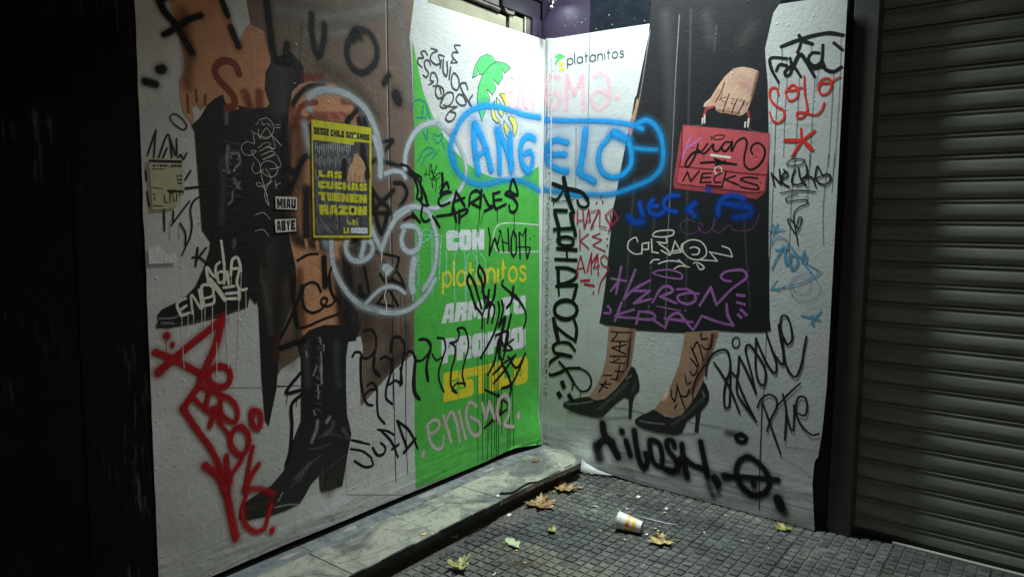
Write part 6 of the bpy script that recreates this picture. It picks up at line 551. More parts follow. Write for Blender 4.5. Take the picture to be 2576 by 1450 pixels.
["B","spray_tag","blue spray letters ELO closing the cloud outline","",[[0,"blue",209.2,0.95,0.03,1,[55,2178,258,2170,487,2135]],[0,"blue",244.0,0.95,0.03,1,[308,2005,342,1886]],[0,"blue",55.5,0.95,0.34,1,[-32,2249,88,2236,177,2227,411,2207,559,2186,666,2157,709,2138]],[0,"blue",57.9,0.95,0.3,1,[666,2166,735,2185,797,2144,833,2081,849,1990,838,1906,779,1847,677,1807,556,1771,452,1760,345,1765,251,1760,145,1782,45,1793,-23,1809]],[0,"blue",72.0,0.95,0.38,1,[180,2090,98,2112,53,2098,29,2032,46,1970,101,1931,183,1911]],[0,"blue",66.4,0.95,0.38,1,[33,2018,100,2020,169,2017]],[0,"blue",126.3,0.95,0.19,1,[7,2060,16,2005]],[0,"blue",76.6,0.95,0.38,1,[317,2160,304,2044,283,1934,275,1901,335,1870,386,1842]],[0,"blue",62.8,0.95,0.38,1,[623,2076,568,2104,524,2133,474,2092,426,2037,417,1961,449,1895,509,1865,582,1875,638,1926,643,1988,623,2064]],[0,"blue",94.2,0.95,0.38,1,[524,2126,598,2090]],[0,"blue",48.6,0.95,0.29,1,[649,2031,705,2022,805,2011]],[0,"blue",110.1,0.98,0.09,1,[55,2178,258,2170,487,2135]],[0,"blue",128.4,0.98,0.09,1,[308,2005,342,1886]],[0,"blue",29.2,0.6,0.9,1,[-32,2249,88,2236,177,2227,411,2207,559,2186,666,2157,709,2138]],[0,"blue",30.5,0.6,0.8,1,[666,2166,735,2185,797,2144,833,2081,849,1990,838,1906,779,1847,677,1807,556,1771,452,1760,345,1765,251,1760,145,1782,45,1793,-23,1809]],[0,"blue",37.9,0.6,1.0,1,[180,2090,98,2112,53,2098,29,2032,46,1970,101,1931,183,1911]],[0,"blue",34.9,0.6,1.0,1,[33,2018,100,2020,169,2017]],[0,"blue",66.5,0.95,0.5,1,[7,2060,16,2005]],[0,"blue",40.3,0.6,1.0,1,[317,2160,304,2044,283,1934,275,1901,335,1870,386,1842]],[0,"blue",33.0,0.6,1.0,1,[623,2076,568,2104,524,2133,474,2092,426,2037,417,1961,449,1895,509,1865,582,1875,638,1926,643,1988,623,2064]],[0,"blue",49.6,0.8,1.0,1,[524,2126,598,2090]],[0,"blue",25.6,0.6,0.75,1,[649,2031,705,2022,805,2011]],[0,"blue",11.7,0.6,0.5,1,[20,2301,22,2154]]]],
["B","marker_tag","tall black lettering turned sideways down the corner strip","",[[0,"k",29.9,0.1,1.0,1,[79,1834,162,1805,243,1790,306,1769,342,1732]],[0,"k",34.5,0.1,1.0,1,[161,1868,178,1801,200,1734,238,1653]],[0,"k",17.3,0.1,1.0,1,[342,1732,351,1703,324,1683,284,1693,266,1726]],[0,"k",17.7,0.1,1.0,1,[55,1746,106,1733,154,1785]],[0,"k",6.2,0.1,1.0,1,[47,1742,81,1721,240,1732]],[0,"k",7.5,0.1,1.0,1,[85,1721,85,1698]],[0,"k",25.7,0.1,1.0,0,[82,1664,197,1661]],[0,"k",30.9,0.1,1.0,0,[94,1653,130,1551]],[0,"k",30.1,0.1,1.0,0,[215,1653,244,1546]],[0,"k",25.8,0.1,1.0,0,[82,1540,256,1552]],[0,"k",25.8,0.1,1.0,0,[107,1418,275,1413]],[0,"k",25.9,0.1,1.0,0,[96,1348,276,1349]],[0,"k",26.0,0.1,1.0,0,[107,1172,283,1192]],[0,"k",28.1,0.1,1.0,1,[126,1538,136,1449]],[0,"k",24.3,0.1,1.0,1,[119,1476,176,1494,241,1479,238,1449,177,1438,127,1456,119,1476]],[0,"k",27.0,0.1,1.0,1,[249,1546,258,1506]],[0,"k",24.0,0.1,1.0,1,[113,1294,213,1292,274,1265,250,1226,173,1194,132,1188]],[0,"k",28.3,0.1,1.0,1,[126,1291,132,1181]],[0,"k",26.6,0.1,1.0,1,[273,1183,249,1100]],[0,"k",16.3,0.1,1.0,1,[190,1410,199,1342]],[0,"k",16.7,0.1,1.0,1,[132,1174,138,1116]],[0,"k",29.6,0.1,1.0,1,[279,1033,273,1009,255,988,227,972,193,964,158,966,129,976,109,994,102,1017,108,1041,127,1063,156,1078,190,1086,224,1084,253,1073,272,1055,279,1033]],[0,"k",34.0,0.1,1.0,1,[98,956,138,809]],[0,"k",22.8,0.1,1.0,1,[128,903,204,859,266,834]],[0,"k",24.2,0.1,1.0,1,[259,964,278,911,270,828]],[0,"k",22.3,0.1,1.0,1,[138,806,222,809,267,769]],[0,"k",23.1,0.1,1.0,1,[138,806,97,776,108,739,157,724]],[0,"k",21.7,0.1,1.0,1,[148,719,73,663,53,604,74,582,151,607,208,641,306,659]],[0,"k",25.7,0.1,1.0,1,[114,733,240,726]],[0,"k",13.6,0.1,1.0,1,[306,659,370,635,397,584,373,529,325,511,268,550]],[0,"k",21.5,0.1,1.0,1,[268,550,209,626,149,677]],[0,"k",34.3,0.1,1.0,0,[168,556,193,507]],[0,"k",34.3,0.1,1.0,0,[138,477,166,443]],[0,"k",33.6,0.1,1.0,0,[222,477,258,433]],[0,"k",6.4,0.1,1.0,1,[315,509,317,415]],[0,"k",12.7,0.1,1.0,1,[256,542,251,509]]]],
["B","marker_tag","crimson HAZLO KE AMAS lettering","",[[0,"crim",10.3,0.15,1.0,0,[269,1670,271,1573]],[0,"crim",10.1,0.15,1.0,0,[309,1673,323,1554]],[0,"crim",8.7,0.15,1.0,0,[269,1599,318,1606]],[0,"crim",10.1,0.15,1.0,0,[352,1673,327,1554]],[0,"crim",10.0,0.15,1.0,0,[352,1673,367,1594]],[0,"crim",8.7,0.15,1.0,0,[334,1594,365,1601]],[0,"crim",8.6,0.15,1.0,0,[367,1653,428,1668]],[0,"crim",9.7,0.15,1.0,0,[428,1668,368,1553]],[0,"crim",8.9,0.15,1.0,0,[368,1553,396,1568]],[0,"crim",9.8,0.15,1.0,0,[434,1666,435,1567]],[0,"crim",8.5,0.15,1.0,0,[435,1567,489,1555]],[0,"crim",9.1,0.15,1.0,0,[522,1673,564,1614]],[0,"crim",9.0,0.15,1.0,0,[564,1614,516,1568]],[0,"crim",9.2,0.15,1.0,0,[516,1568,471,1634]],[0,"crim",9.0,0.15,1.0,0,[471,1634,522,1673]],[0,"crim",9.6,0.15,1.0,0,[508,1647,518,1583]],[0,"crim",9.5,0.15,1.0,0,[518,1583,496,1529]],[0,"crim",10.3,0.15,1.0,0,[288,1547,294,1412]],[0,"crim",9.2,0.15,1.0,0,[355,1518,293,1474]],[0,"crim",9.3,0.15,1.0,0,[293,1474,361,1424]],[0,"crim",8.7,0.15,1.0,0,[441,1524,379,1501]],[0,"crim",8.6,0.15,1.0,0,[379,1501,453,1484]],[0,"crim",8.8,0.15,1.0,0,[453,1484,385,1448]],[0,"crim",8.8,0.15,1.0,0,[385,1448,480,1412]],[0,"crim",10.1,0.15,1.0,0,[299,1380,273,1292]],[0,"crim",10.4,0.15,1.0,0,[273,1292,277,1236]],[0,"crim",10.2,0.15,1.0,0,[299,1380,333,1273]],[0,"crim",8.7,0.15,1.0,0,[277,1295,325,1304]],[0,"crim",10.0,0.15,1.0,0,[349,1275,379,1403]],[0,"crim",10.1,0.15,1.0,0,[379,1403,379,1264]],[0,"crim",9.4,0.15,1.0,0,[379,1333,424,1397]],[0,"crim",9.8,0.15,1.0,0,[424,1397,395,1304]],[0,"crim",9.9,0.15,1.0,0,[424,1397,431,1258]],[0,"crim",8.7,0.15,1.0,0,[395,1304,442,1326]],[0,"crim",9.4,0.15,1.0,1,[502,1362,473,1387,447,1366,463,1327,502,1310,480,1263,454,1228,435,1159]],[0,"crim",14.7,0.15,1.0,1,[303,1220,366,1228]],[0,"crim",14.8,0.15,1.0,1,[332,1201,401,1195]],[0,"crim",11.3,0.15,1.0,1,[438,1754,439,1745]],[0,"crim",11.4,0.15,1.0,1,[408,1712,407,1704]],[0,"crim",11.2,0.15,1.0,1,[451,1721,452,1708]],[0,"crim",12.0,0.15,1.0,1,[246,1630,243,1607]],[0,"crim",9.7,0.15,1.0,1,[489,1490,492,1492]],[0,"crim",9.8,0.15,1.0,1,[489,1445,492,1451]],[0,"crim",11.6,0.15,1.0,1,[398,1155,399,1146]]]],
["B","spray_tag","dark blue spray lettering below the handbag","",[[0,"blue2",62.2,0.95,0.28,1,[637,1623,676,1592,730,1596]],[0,"blue2",45.1,0.95,0.35,1,[704,1704,728,1633]],[0,"blue2",40.4,0.95,0.35,1,[793,1724,768,1694,777,1650,818,1634,861,1654]],[0,"blue2",38.4,0.95,0.35,1,[779,1687,823,1687]],[0,"blue2",38.8,0.95,0.35,1,[951,1748,894,1742,861,1710,875,1670,940,1654]],[0,"blue2",47.3,0.95,0.32,1,[1009,1670,1053,1702]],[0,"blue2",46.2,0.95,0.32,1,[1016,1670,1052,1631]],[0,"blue2",44.6,0.95,0.32,1,[1189,1638,1194,1694,1221,1732,1279,1743,1327,1724]],[0,"blue2",43.3,0.95,0.32,1,[1200,1704,1281,1691,1363,1678]],[0,"blue2",55.2,0.95,0.21,1,[1281,1688,1363,1675,1379,1651,1346,1629,1283,1626]],[0,"blue2",54.6,0.95,0.24,1,[1128,1778,1129,1776]],[0,"blue2",38.9,0.6,0.8,1,[637,1623,676,1592,730,1596]],[0,"blue2",28.2,0.6,1.0,1,[704,1704,728,1633]],[0,"blue2",25.3,0.6,1.0,1,[793,1724,768,1694,777,1650,818,1634,861,1654]],[0,"blue2",24.0,0.6,1.0,1,[779,1687,823,1687]],[0,"blue2",24.3,0.6,1.0,1,[951,1748,894,1742,861,1710,875,1670,940,1654]],[0,"blue2",29.5,0.6,0.9,1,[1009,1670,1053,1702]],[0,"blue2",28.9,0.6,0.9,1,[1016,1670,1052,1631]],[0,"blue2",27.9,0.6,0.9,1,[1189,1638,1194,1694,1221,1732,1279,1743,1327,1724]],[0,"blue2",27.0,0.6,0.9,1,[1200,1704,1281,1691,1363,1678]],[0,"blue2",34.5,0.6,0.6,1,[1281,1688,1363,1675,1379,1651,1346,1629,1283,1626]],[0,"blue2",34.1,0.6,0.7,1,[1128,1778,1129,1776]]]],
["B","marker_tag","faint purple cursive on the black skirt","",[[0,"purp",9.1,0.5,0.22,1,[1053,1599,1018,1612,970,1585,979,1546,1028,1527,1082,1554,1102,1580,1081,1593,1084,1554,1123,1536,1168,1581,1173,1619,1162,1562,1196,1537,1253,1582,1280,1557,1380,1565,1419,1644]]]],
["B","marker_tag","scratchy white lettering with a halo on the skirt","",[[0,"cream",7.9,0.15,1.0,1,[699,1477,687,1502,641,1479,634,1437,682,1404,727,1409]],[0,"cream",8.3,0.15,1.0,1,[728,1406,730,1467]],[0,"cream",7.5,0.15,1.0,1,[730,1467,775,1475]],[0,"cream",8.2,0.15,1.0,1,[771,1475,772,1435]],[0,"cream",7.5,0.15,1.0,1,[772,1435,733,1432]],[0,"cream",8.2,0.15,1.0,1,[789,1496,795,1421]],[0,"cream",7.4,0.15,1.0,1,[795,1421,836,1415]],[0,"cream",7.4,0.15,1.0,1,[796,1516,813,1537,872,1548,929,1545,926,1525,880,1511,822,1510,796,1516]],[0,"cream",7.6,0.15,1.0,1,[880,1511,888,1478,826,1480]],[0,"cream",7.6,0.15,1.0,1,[838,1470,897,1432,912,1406,854,1431]],[0,"cream",7.8,0.15,1.0,1,[919,1416,938,1488]],[0,"cream",7.6,0.15,1.0,1,[938,1488,977,1427]],[0,"cream",7.3,0.15,1.0,1,[919,1416,990,1427]],[0,"cream",7.3,0.15,1.0,1,[919,1429,983,1438]],[0,"cream",7.3,0.15,1.0,1,[989,1468,1029,1495,1091,1490,1126,1453,1128,1414,1088,1387,1040,1391,997,1422,989,1465]],[0,"cream",7.6,0.15,1.0,1,[979,1435,981,1468,1002,1481]],[0,"cream",7.2,0.15,1.0,1,[1031,1450,1058,1457,1088,1444,1080,1418,1046,1414]],[0,"cream",7.1,0.15,1.0,1,[1095,1386,1196,1384]],[0,"cream",7.2,0.15,1.0,1,[1196,1384,1147,1433]],[0,"cream",7.0,0.15,1.0,1,[1147,1433,1279,1410]],[0,"cream",7.0,0.15,1.0,1,[1279,1410,1262,1451,1219,1467]],[0,"cream",7.5,0.15,1.0,1,[786,1354,807,1374,842,1377]],[0,"cream",7.3,0.15,1.0,1,[838,1353,892,1371,971,1369,999,1354]],[0,"cream",7.5,0.15,1.0,1,[963,1382,1007,1349]],[0,"cream",7.3,0.15,1.0,1,[940,1328,972,1346,1031,1342]],[0,"cream",7.3,0.15,1.0,1,[1055,1366,1082,1370,1120,1343,1097,1332,1076,1360]]]],
["B","marker_tag","purple lettering in two rows above the hem","",[[0,"purp",16.0,0.1,1.0,0,[592,1327,559,1150]],[0,"purp",14.4,0.1,1.0,0,[518,1248,633,1238]],[0,"purp",15.2,0.1,1.0,0,[519,1166,581,1242]],[0,"purp",16.0,0.1,1.0,0,[500,1079,527,1055]],[0,"purp",16.2,0.1,1.0,0,[527,1055,522,1032]],[0,"purp",14.6,0.1,1.0,0,[522,1032,474,1030]],[0,"purp",17.4,0.1,1.0,1,[688,1308,615,1126]],[0,"purp",16.2,0.1,1.0,1,[615,1126,680,1190,787,1252]],[0,"purp",15.8,0.1,1.0,1,[665,1181,787,1189]],[0,"purp",16.1,0.1,1.0,1,[787,1189,684,1107]],[0,"purp",15.7,0.1,1.0,1,[684,1107,797,1142]],[0,"purp",15.8,0.1,1.0,1,[808,1124,868,1216,911,1223,935,1201,855,1161]],[0,"purp",15.8,0.1,1.0,1,[855,1161,958,1130]],[0,"purp",15.4,0.1,1.0,1,[962,1211,1025,1214,1068,1190,1075,1158,1035,1132,975,1144,965,1169,1026,1194,1092,1195]],[0,"purp",15.1,0.1,1.0,1,[1101,1127,1163,1236]],[0,"purp",15.4,0.1,1.0,1,[1163,1236,1200,1139]],[0,"purp",14.6,0.1,1.0,1,[1200,1139,1280,1231,1363,1308,1346,1337,1295,1338,1237,1322,1219,1297,1239,1280,1275,1276]],[0,"purp",17.7,0.1,1.0,1,[600,1106,557,990]],[0,"purp",16.1,0.1,1.0,1,[685,1069,558,1019,708,1018]],[0,"purp",17.4,0.1,1.0,1,[719,1061,705,985]],[0,"purp",16.0,0.1,1.0,1,[719,1060,806,1059,829,1038,807,1022,708,1015]],[0,"purp",16.5,0.1,1.0,1,[815,1020,877,988]],[0,"purp",16.0,0.1,1.0,1,[892,978,924,1052,974,1073,1012,1040,1061,989]],[0,"purp",15.5,0.1,1.0,1,[888,1035,1063,1030]],[0,"purp",15.2,0.1,1.0,1,[1068,983,1117,1071]],[0,"purp",15.1,0.1,1.0,1,[1117,1071,1209,1046,1301,1033]],[0,"purp",15.1,0.1,1.0,1,[1301,1033,1266,1090,1257,1148]],[0,"purp",10.8,0.1,1.0,1,[806,1297,850,1315,923,1319,987,1297,988,1276,917,1274,851,1283,806,1297]],[0,"purp",8.1,0.1,1.0,1,[835,1102,987,1089]],[0,"purp",8.2,0.1,1.0,1,[784,1098,785,1091]],[0,"purp",7.9,0.1,1.0,1,[1015,1095,1017,1090]],[0,"purp",16.3,0.1,1.0,0,[1308,1203,1361,1202]],[0,"purp",16.5,0.1,1.0,0,[1310,1164,1365,1154]],[0,"purp",16.7,0.1,1.0,0,[1333,1129,1375,1095]],[0,"purp",16.9,0.1,1.0,0,[1319,1101,1347,1078]]]],
["B","marker_tag","black cursive kran and NECKS written on the handbag","",[[0,"k",12.6,0.12,1.0,1,[1114,2027,1074,1983,1038,1985,997,1943,987,1911,1002,1906,1026,1933,1049,1981,1059,2028]],[0,"k",12.0,0.12,1.0,1,[1061,1998,1094,1974,1117,1990,1149,2023,1148,1994,1173,1982,1200,2014]],[0,"k",11.8,0.12,1.0,1,[1248,2028,1215,2029,1196,2000,1214,1980,1242,2006,1254,2033,1250,1982]],[0,"k",11.4,0.12,1.0,1,[1256,1982,1282,2031,1319,2045,1334,2023,1323,1945,1329,1900,1357,1878,1396,1892,1429,1940,1429,1984,1399,2014,1369,2009,1357,1982,1366,1960]],[0,"k",7.0,0.12,1.0,1,[1133,2051,1162,2069,1210,2064,1199,2051,1157,2048,1131,2066]],[0,"k",13.7,0.3,1.0,1,[1079,1925,1168,1925,1280,1908]],[0,"k",13.4,0.3,1.0,1,[1158,1944,1216,1916]],[0,"k",14.2,0.3,1.0,1,[1168,1909,1216,1927]],[0,"k",11.0,0.12,1.0,1,[975,1828,1001,1878]],[0,"k",10.5,0.12,1.0,1,[1001,1878,1023,1824]],[0,"k",10.7,0.12,1.0,1,[1023,1824,1071,1880]],[0,"k",9.9,0.12,1.0,1,[1091,1866,1146,1866]],[0,"k",10.7,0.12,1.0,1,[1091,1866,1080,1817]],[0,"k",9.9,0.12,1.0,1,[1080,1817,1142,1817]],[0,"k",9.9,0.12,1.0,1,[1088,1843,1136,1844]],[0,"k",10.1,0.12,1.0,1,[1200,1865,1162,1843,1167,1815,1197,1816]],[0,"k",10.3,0.12,1.0,1,[1227,1870,1206,1796]],[0,"k",9.9,0.12,1.0,1,[1279,1848,1220,1830]],[0,"k",9.5,0.12,1.0,1,[1220,1830,1300,1797]],[0,"k",9.5,0.12,1.0,1,[1399,1831,1336,1838,1308,1828,1349,1810,1401,1792,1407,1775,1362,1776,1309,1789]],[0,"k",9.8,0.12,1.0,1,[1115,1801,1209,1789]],[0,"k",7.7,0.12,1.0,1,[967,1867,968,1866]],[0,"k",7.2,0.12,1.0,1,[1417,1808,1417,1807]],[0,"k",7.6,0.12,1.0,1,[1005,2008,1005,2008]],[0,"k",7.6,0.12,1.0,1,[1027,2011,1027,2010]],[0,"k",7.2,0.12,1.0,1,[1386,1945,1386,1944]],[0,"k",7.6,0.12,1.0,1,[1096,1957,1097,1956]],[0,"mauve2",11.7,0.3,0.8,1,[1020,2082,991,2020,968,1950]],[0,"mauve2",11.2,0.3,0.8,1,[985,2002,1077,2060]]]],
["B","marker_tag","black letters down the left printed calf","",[[0,"k",10.0,0.12,1.0,0,[667,896,650,711]],[0,"k",9.2,0.12,1.0,0,[530,921,578,919,670,928]],[0,"k",9.6,0.12,1.0,0,[578,919,566,895,535,858]],[0,"k",9.2,0.12,1.0,0,[535,860,653,871]],[0,"k",10.1,0.12,1.0,0,[595,845,598,862]],[0,"k",9.1,0.12,1.0,0,[643,851,536,820]],[0,"k",9.7,0.12,1.0,0,[536,820,641,792]],[0,"k",10.2,0.12,1.0,0,[595,836,592,804]],[0,"k",9.2,0.12,1.0,0,[522,764,645,778]],[0,"k",9.3,0.12,1.0,0,[523,727,635,732]],[0,"k",9.6,0.12,1.0,0,[560,775,553,734,597,760]],[0,"k",9.4,0.12,1.0,0,[480,637,548,647,535,625,577,623]],[0,"k",10.1,0.12,1.0,0,[577,621,598,720]],[0,"k",9.3,0.12,1.0,0,[562,676,629,680]],[0,"k",9.3,0.12,1.0,0,[458,578,543,591]],[0,"k",9.7,0.12,1.0,0,[452,524,507,611]],[0,"k",10.1,0.12,1.0,0,[466,574,520,559]],[0,"k",9.1,0.12,1.0,0,[636,948,637,948]]]],
["B","marker_tag","black cursive down the right printed calf","",[[0,"k",9.3,0.12,1.0,1,[946,616,947,578,968,560,982,647]],[0,"k",9.6,0.12,1.0,1,[961,562,965,550]],[0,"k",9.6,0.12,1.0,1,[978,659,1000,600,1039,512]],[0,"k",8.7,0.12,1.0,1,[1003,594,1039,595,1056,640]],[0,"k",9.0,0.12,1.0,1,[1027,716,1043,668,1064,684]],[0,"k",9.0,0.12,1.0,1,[1057,745,1077,724,1101,770,1058,820]],[0,"k",9.2,0.12,1.0,1,[1058,887,1083,841,1110,781]],[0,"k",8.9,0.12,1.0,1,[1069,870,1093,919,1116,876,1134,817]],[0,"k",8.6,0.12,1.0,1,[1118,907,1144,886,1174,900,1180,974]],[0,"k",8.6,0.12,1.0,1,[1116,973,1120,942,1155,946]],[0,"k",8.6,0.12,1.0,1,[1143,794,1103,727,1084,663,1079,575]],[0,"k",8.7,0.12,1.0,1,[969,512,982,539]]]],
["B","marker_tag","heavy black lettering with long drips at the top right","",[[0,"k",19.0,0.12,1.0,1,[1493,2496,1571,2515,1647,2527,1722,2528,1785,2509]],[0,"k",17.1,0.12,1.0,1,[1578,2539,1589,2519]],[0,"k",17.5,0.12,1.0,1,[1587,2513,1644,2488]],[0,"k",15.3,0.12,1.0,1,[1590,2508,1583,2478,1574,2457]],[0,"k",14.5,0.12,1.0,1,[1523,2433,1439,2444,1445,2396,1486,2319]],[0,"k",15.2,0.12,1.0,1,[1472,2379,1487,2406,1524,2397]],[0,"k",14.7,0.12,1.0,1,[1539,2432,1548,2394,1542,2352,1521,2348,1516,2366,1541,2389,1556,2390,1595,2336]],[0,"k",14.4,0.12,1.0,1,[1679,2439,1646,2444,1628,2415,1657,2380,1689,2392,1695,2475]],[0,"k",17.3,0.12,1.0,1,[1552,2378,1587,2445,1612,2417,1662,2328]],[0,"k",17.0,0.12,1.0,1,[1699,2390,1708,2361,1751,2340,1785,2357]],[0,"k",18.2,0.12,1.0,1,[1660,2367,1705,2374]],[0,"k",15.4,0.12,1.0,1,[1746,2478,1786,2440]],[0,"k",3.2,0.12,1.0,1,[1496,2490,1500,2410]],[0,"k",3.3,0.12,1.0,1,[1488,2311,1481,2107,1484,1890]],[0,"k",3.2,0.12,1.0,1,[1529,2343,1526,2184,1528,1939]],[0,"k",3.1,0.12,1.0,1,[1590,2336,1589,2126,1589,1886]],[0,"k",3.0,0.12,1.0,1,[1640,2486,1641,2449]],[0,"k",3.1,0.12,1.0,1,[1665,2322,1662,2120,1662,1883]],[0,"k",3.1,0.12,1.0,1,[1681,2357,1676,2306,1673,2252]],[0,"k",3.0,0.12,1.0,1,[1753,2338,1752,2112,1750,1879]],[0,"k",2.9,0.12,1.0,1,[1779,2501,1784,2263,1780,1878]],[0,"k",3.2,0.12,1.0,1,[1523,2429,1521,2410]],[0,"k",3.3,0.12,1.0,1,[1480,1956,1483,1571,1480,1296]],[0,"k",3.2,0.12,1.0,1,[1586,1950,1578,1681,1580,1393]],[0,"k",3.1,0.12,1.0,1,[1659,1947,1658,1707]],[0,"k",3.0,0.12,1.0,1,[1749,1942,1736,1680,1746,1486]],[0,"k",3.0,0.12,1.0,1,[1776,1941,1774,1751]],[0,"k",3.9,0.12,1.0,1,[1481,1012,1483,771,1477,513,1481,314]]]],
["B","marker_tag","red SOLO lettering with a star below","",[[0,"red2",10.6,0.15,1.0,1,[1489,2254,1476,2290,1449,2291,1446,2245,1480,2199,1517,2174,1523,2136,1492,2111,1464,2130,1448,2169]],[0,"red2",10.7,0.15,1.0,1,[1525,2264,1555,2298,1584,2274,1582,2232,1548,2219,1530,2245,1525,2268,1572,2271,1603,2280]],[0,"red2",10.4,0.15,1.0,1,[1613,2333,1620,2249,1635,2159,1613,2129,1590,2131,1588,2155,1614,2155,1681,2138,1705,2158,1716,2193]],[0,"red2",10.4,0.15,1.0,1,[1684,2284,1698,2307,1733,2308,1745,2272,1731,2240,1702,2235,1686,2263,1695,2287,1734,2289,1782,2311]],[0,"red2",13.4,0.15,1.0,1,[1610,2074,1616,2018]],[0,"red2",14.3,0.15,1.0,1,[1676,2058,1623,2017]],[0,"red2",14.3,0.15,1.0,1,[1611,2002,1572,1937]],[0,"red2",19.2,0.15,1.0,1,[1533,2020,1615,2015]],[0,"red2",17.8,0.15,1.0,1,[1620,2017,1669,1967]]]],
["B","marker_tag","black NECKS lettering over a long arrow","",[[0,"mark",9.7,0.12,1.0,1,[1470,1858,1490,1791]],[0,"mark",9.5,0.12,1.0,1,[1473,1852,1522,1796]],[0,"mark",9.6,0.12,1.0,1,[1522,1796,1511,1873]],[0,"mark",9.7,0.12,1.0,1,[1524,1823,1554,1838,1549,1859,1529,1845,1531,1804,1564,1783]],[0,"mark",9.6,0.12,1.0,1,[1591,1870,1578,1833,1579,1800,1606,1791]],[0,"mark",9.2,0.12,1.0,1,[1606,1880,1620,1821,1648,1787]],[0,"mark",9.5,0.12,1.0,1,[1643,1892,1649,1841,1620,1820]],[0,"mark",9.4,0.12,1.0,1,[1624,1820,1671,1829,1696,1780]],[0,"mark",9.8,0.12,1.0,1,[1605,1791,1641,1804]],[0,"mark",9.3,0.12,1.0,1,[1688,1816,1699,1882,1726,1839,1758,1838,1763,1811,1744,1791,1714,1796,1697,1818,1746,1843]],[0,"mark",9.3,0.12,1.0,1,[1532,1872,1549,1855]],[0,"mark",7.0,0.12,1.0,1,[1547,1898,1562,1917,1599,1923,1636,1913,1626,1898,1585,1889,1547,1898]],[0,"mark",7.0,0.12,1.0,1,[1521,1752,1606,1763,1697,1755]],[0,"mark",7.0,0.12,1.0,1,[1607,1746,1551,1725,1556,1708,1608,1714,1655,1713,1661,1699,1615,1675,1595,1643,1599,1594,1614,1529,1622,1483]],[0,"mark",6.9,0.12,1.0,1,[1614,1534,1586,1572,1564,1616,1581,1615,1615,1572]],[0,"mark",6.9,0.12,1.0,1,[1616,1551,1630,1589,1633,1627,1623,1627,1611,1578]]]],
["B","marker_tag","light blue lettering and spiral at the right edge","",[[0,"lblue",10.8,0.25,0.85,1,[1487,1593,1511,1549]],[0,"lblue",11.1,0.25,0.85,1,[1515,1593,1494,1537]],[0,"lblue",11.1,0.25,0.85,1,[1475,1557,1546,1563]],[0,"lblue",11.1,0.25,0.85,1,[1513,1455,1567,1462]],[0,"lblue",11.0,0.25,0.85,1,[1550,1478,1523,1422,1495,1359]],[0,"lblue",7.7,0.25,0.85,1,[1490,1482,1495,1510,1532,1524,1567,1506,1573,1462]],[0,"lblue",7.5,0.25,0.85,1,[1587,1479,1621,1436,1660,1405]],[0,"lblue",7.4,0.25,0.85,1,[1655,1389,1699,1342]],[0,"lblue",7.5,0.25,0.85,1,[1665,1395,1729,1357]],[0,"lblue",7.8,0.25,0.85,1,[1494,1246,1565,1262]],[0,"lblue",7.7,0.25,0.85,1,[1525,1296,1502,1253,1544,1244]],[0,"lblue",7.6,0.25,0.85,1,[1554,1262,1649,1290,1705,1326,1744,1356]],[0,"lblue",14.0,0.25,0.85,1,[1561,1473,1560,1429,1570,1385,1592,1430]],[0,"lblue",13.9,0.25,0.85,1,[1592,1435,1589,1391,1598,1361,1624,1387,1614,1431,1592,1433]],[0,"lblue",13.7,0.25,0.85,1,[1656,1454,1644,1404]],[0,"lblue",13.5,0.25,0.85,1,[1669,1427,1664,1394]],[0,"lblue",3.7,0.25,0.85,1,[1743,1280,1742,1266,1739,1253,1735,1241,1728,1229,1720,1219,1710,1210,1699,1204,1687,1199,1675,1196,1662,1196,1650,1197,1638,1201,1627,1207,1617,1215,1608,1224,1601,1235,1596,1246,1593,1259,1592,1272,1593,1284,1597,1297,1602,1308,1608,1319,1616,1328,1626,1335,1636,1341,1648,1345,1659,1347,1671,1347,1682,1345,1693,1340,1702,1335,1711,1327,1718,1319,1724,1309,1728,1298,1731,1287]],[0,"lblue",3.8,0.25,0.85,1,[1696,1285,1696,1277,1695,1270,1692,1263,1688,1257,1683,1251,1677,1247,1670,1243,1663,1240,1655,1238,1647,1238,1639,1239,1632,1240,1625,1244,1618,1248,1613,1253,1608,1259,1605,1265,1603,1272,1602,1280,1602,1287,1604,1294,1607,1301,1612,1307,1617,1313,1623,1318,1630,1321,1638,1324,1645,1325,1653,1325,1661,1324,1668,1322,1675,1319,1681,1315,1687,1309,1691,1303,1694,1297,1696,1290]],[0,"lblue",12.1,0.25,0.85,1,[1658,1123,1748,1106]],[0,"lblue",11.3,0.25,0.85,1,[1751,1153,1707,1086]],[0,"lblue",11.4,0.25,0.85,1,[1711,1125,1718,1076]]]],
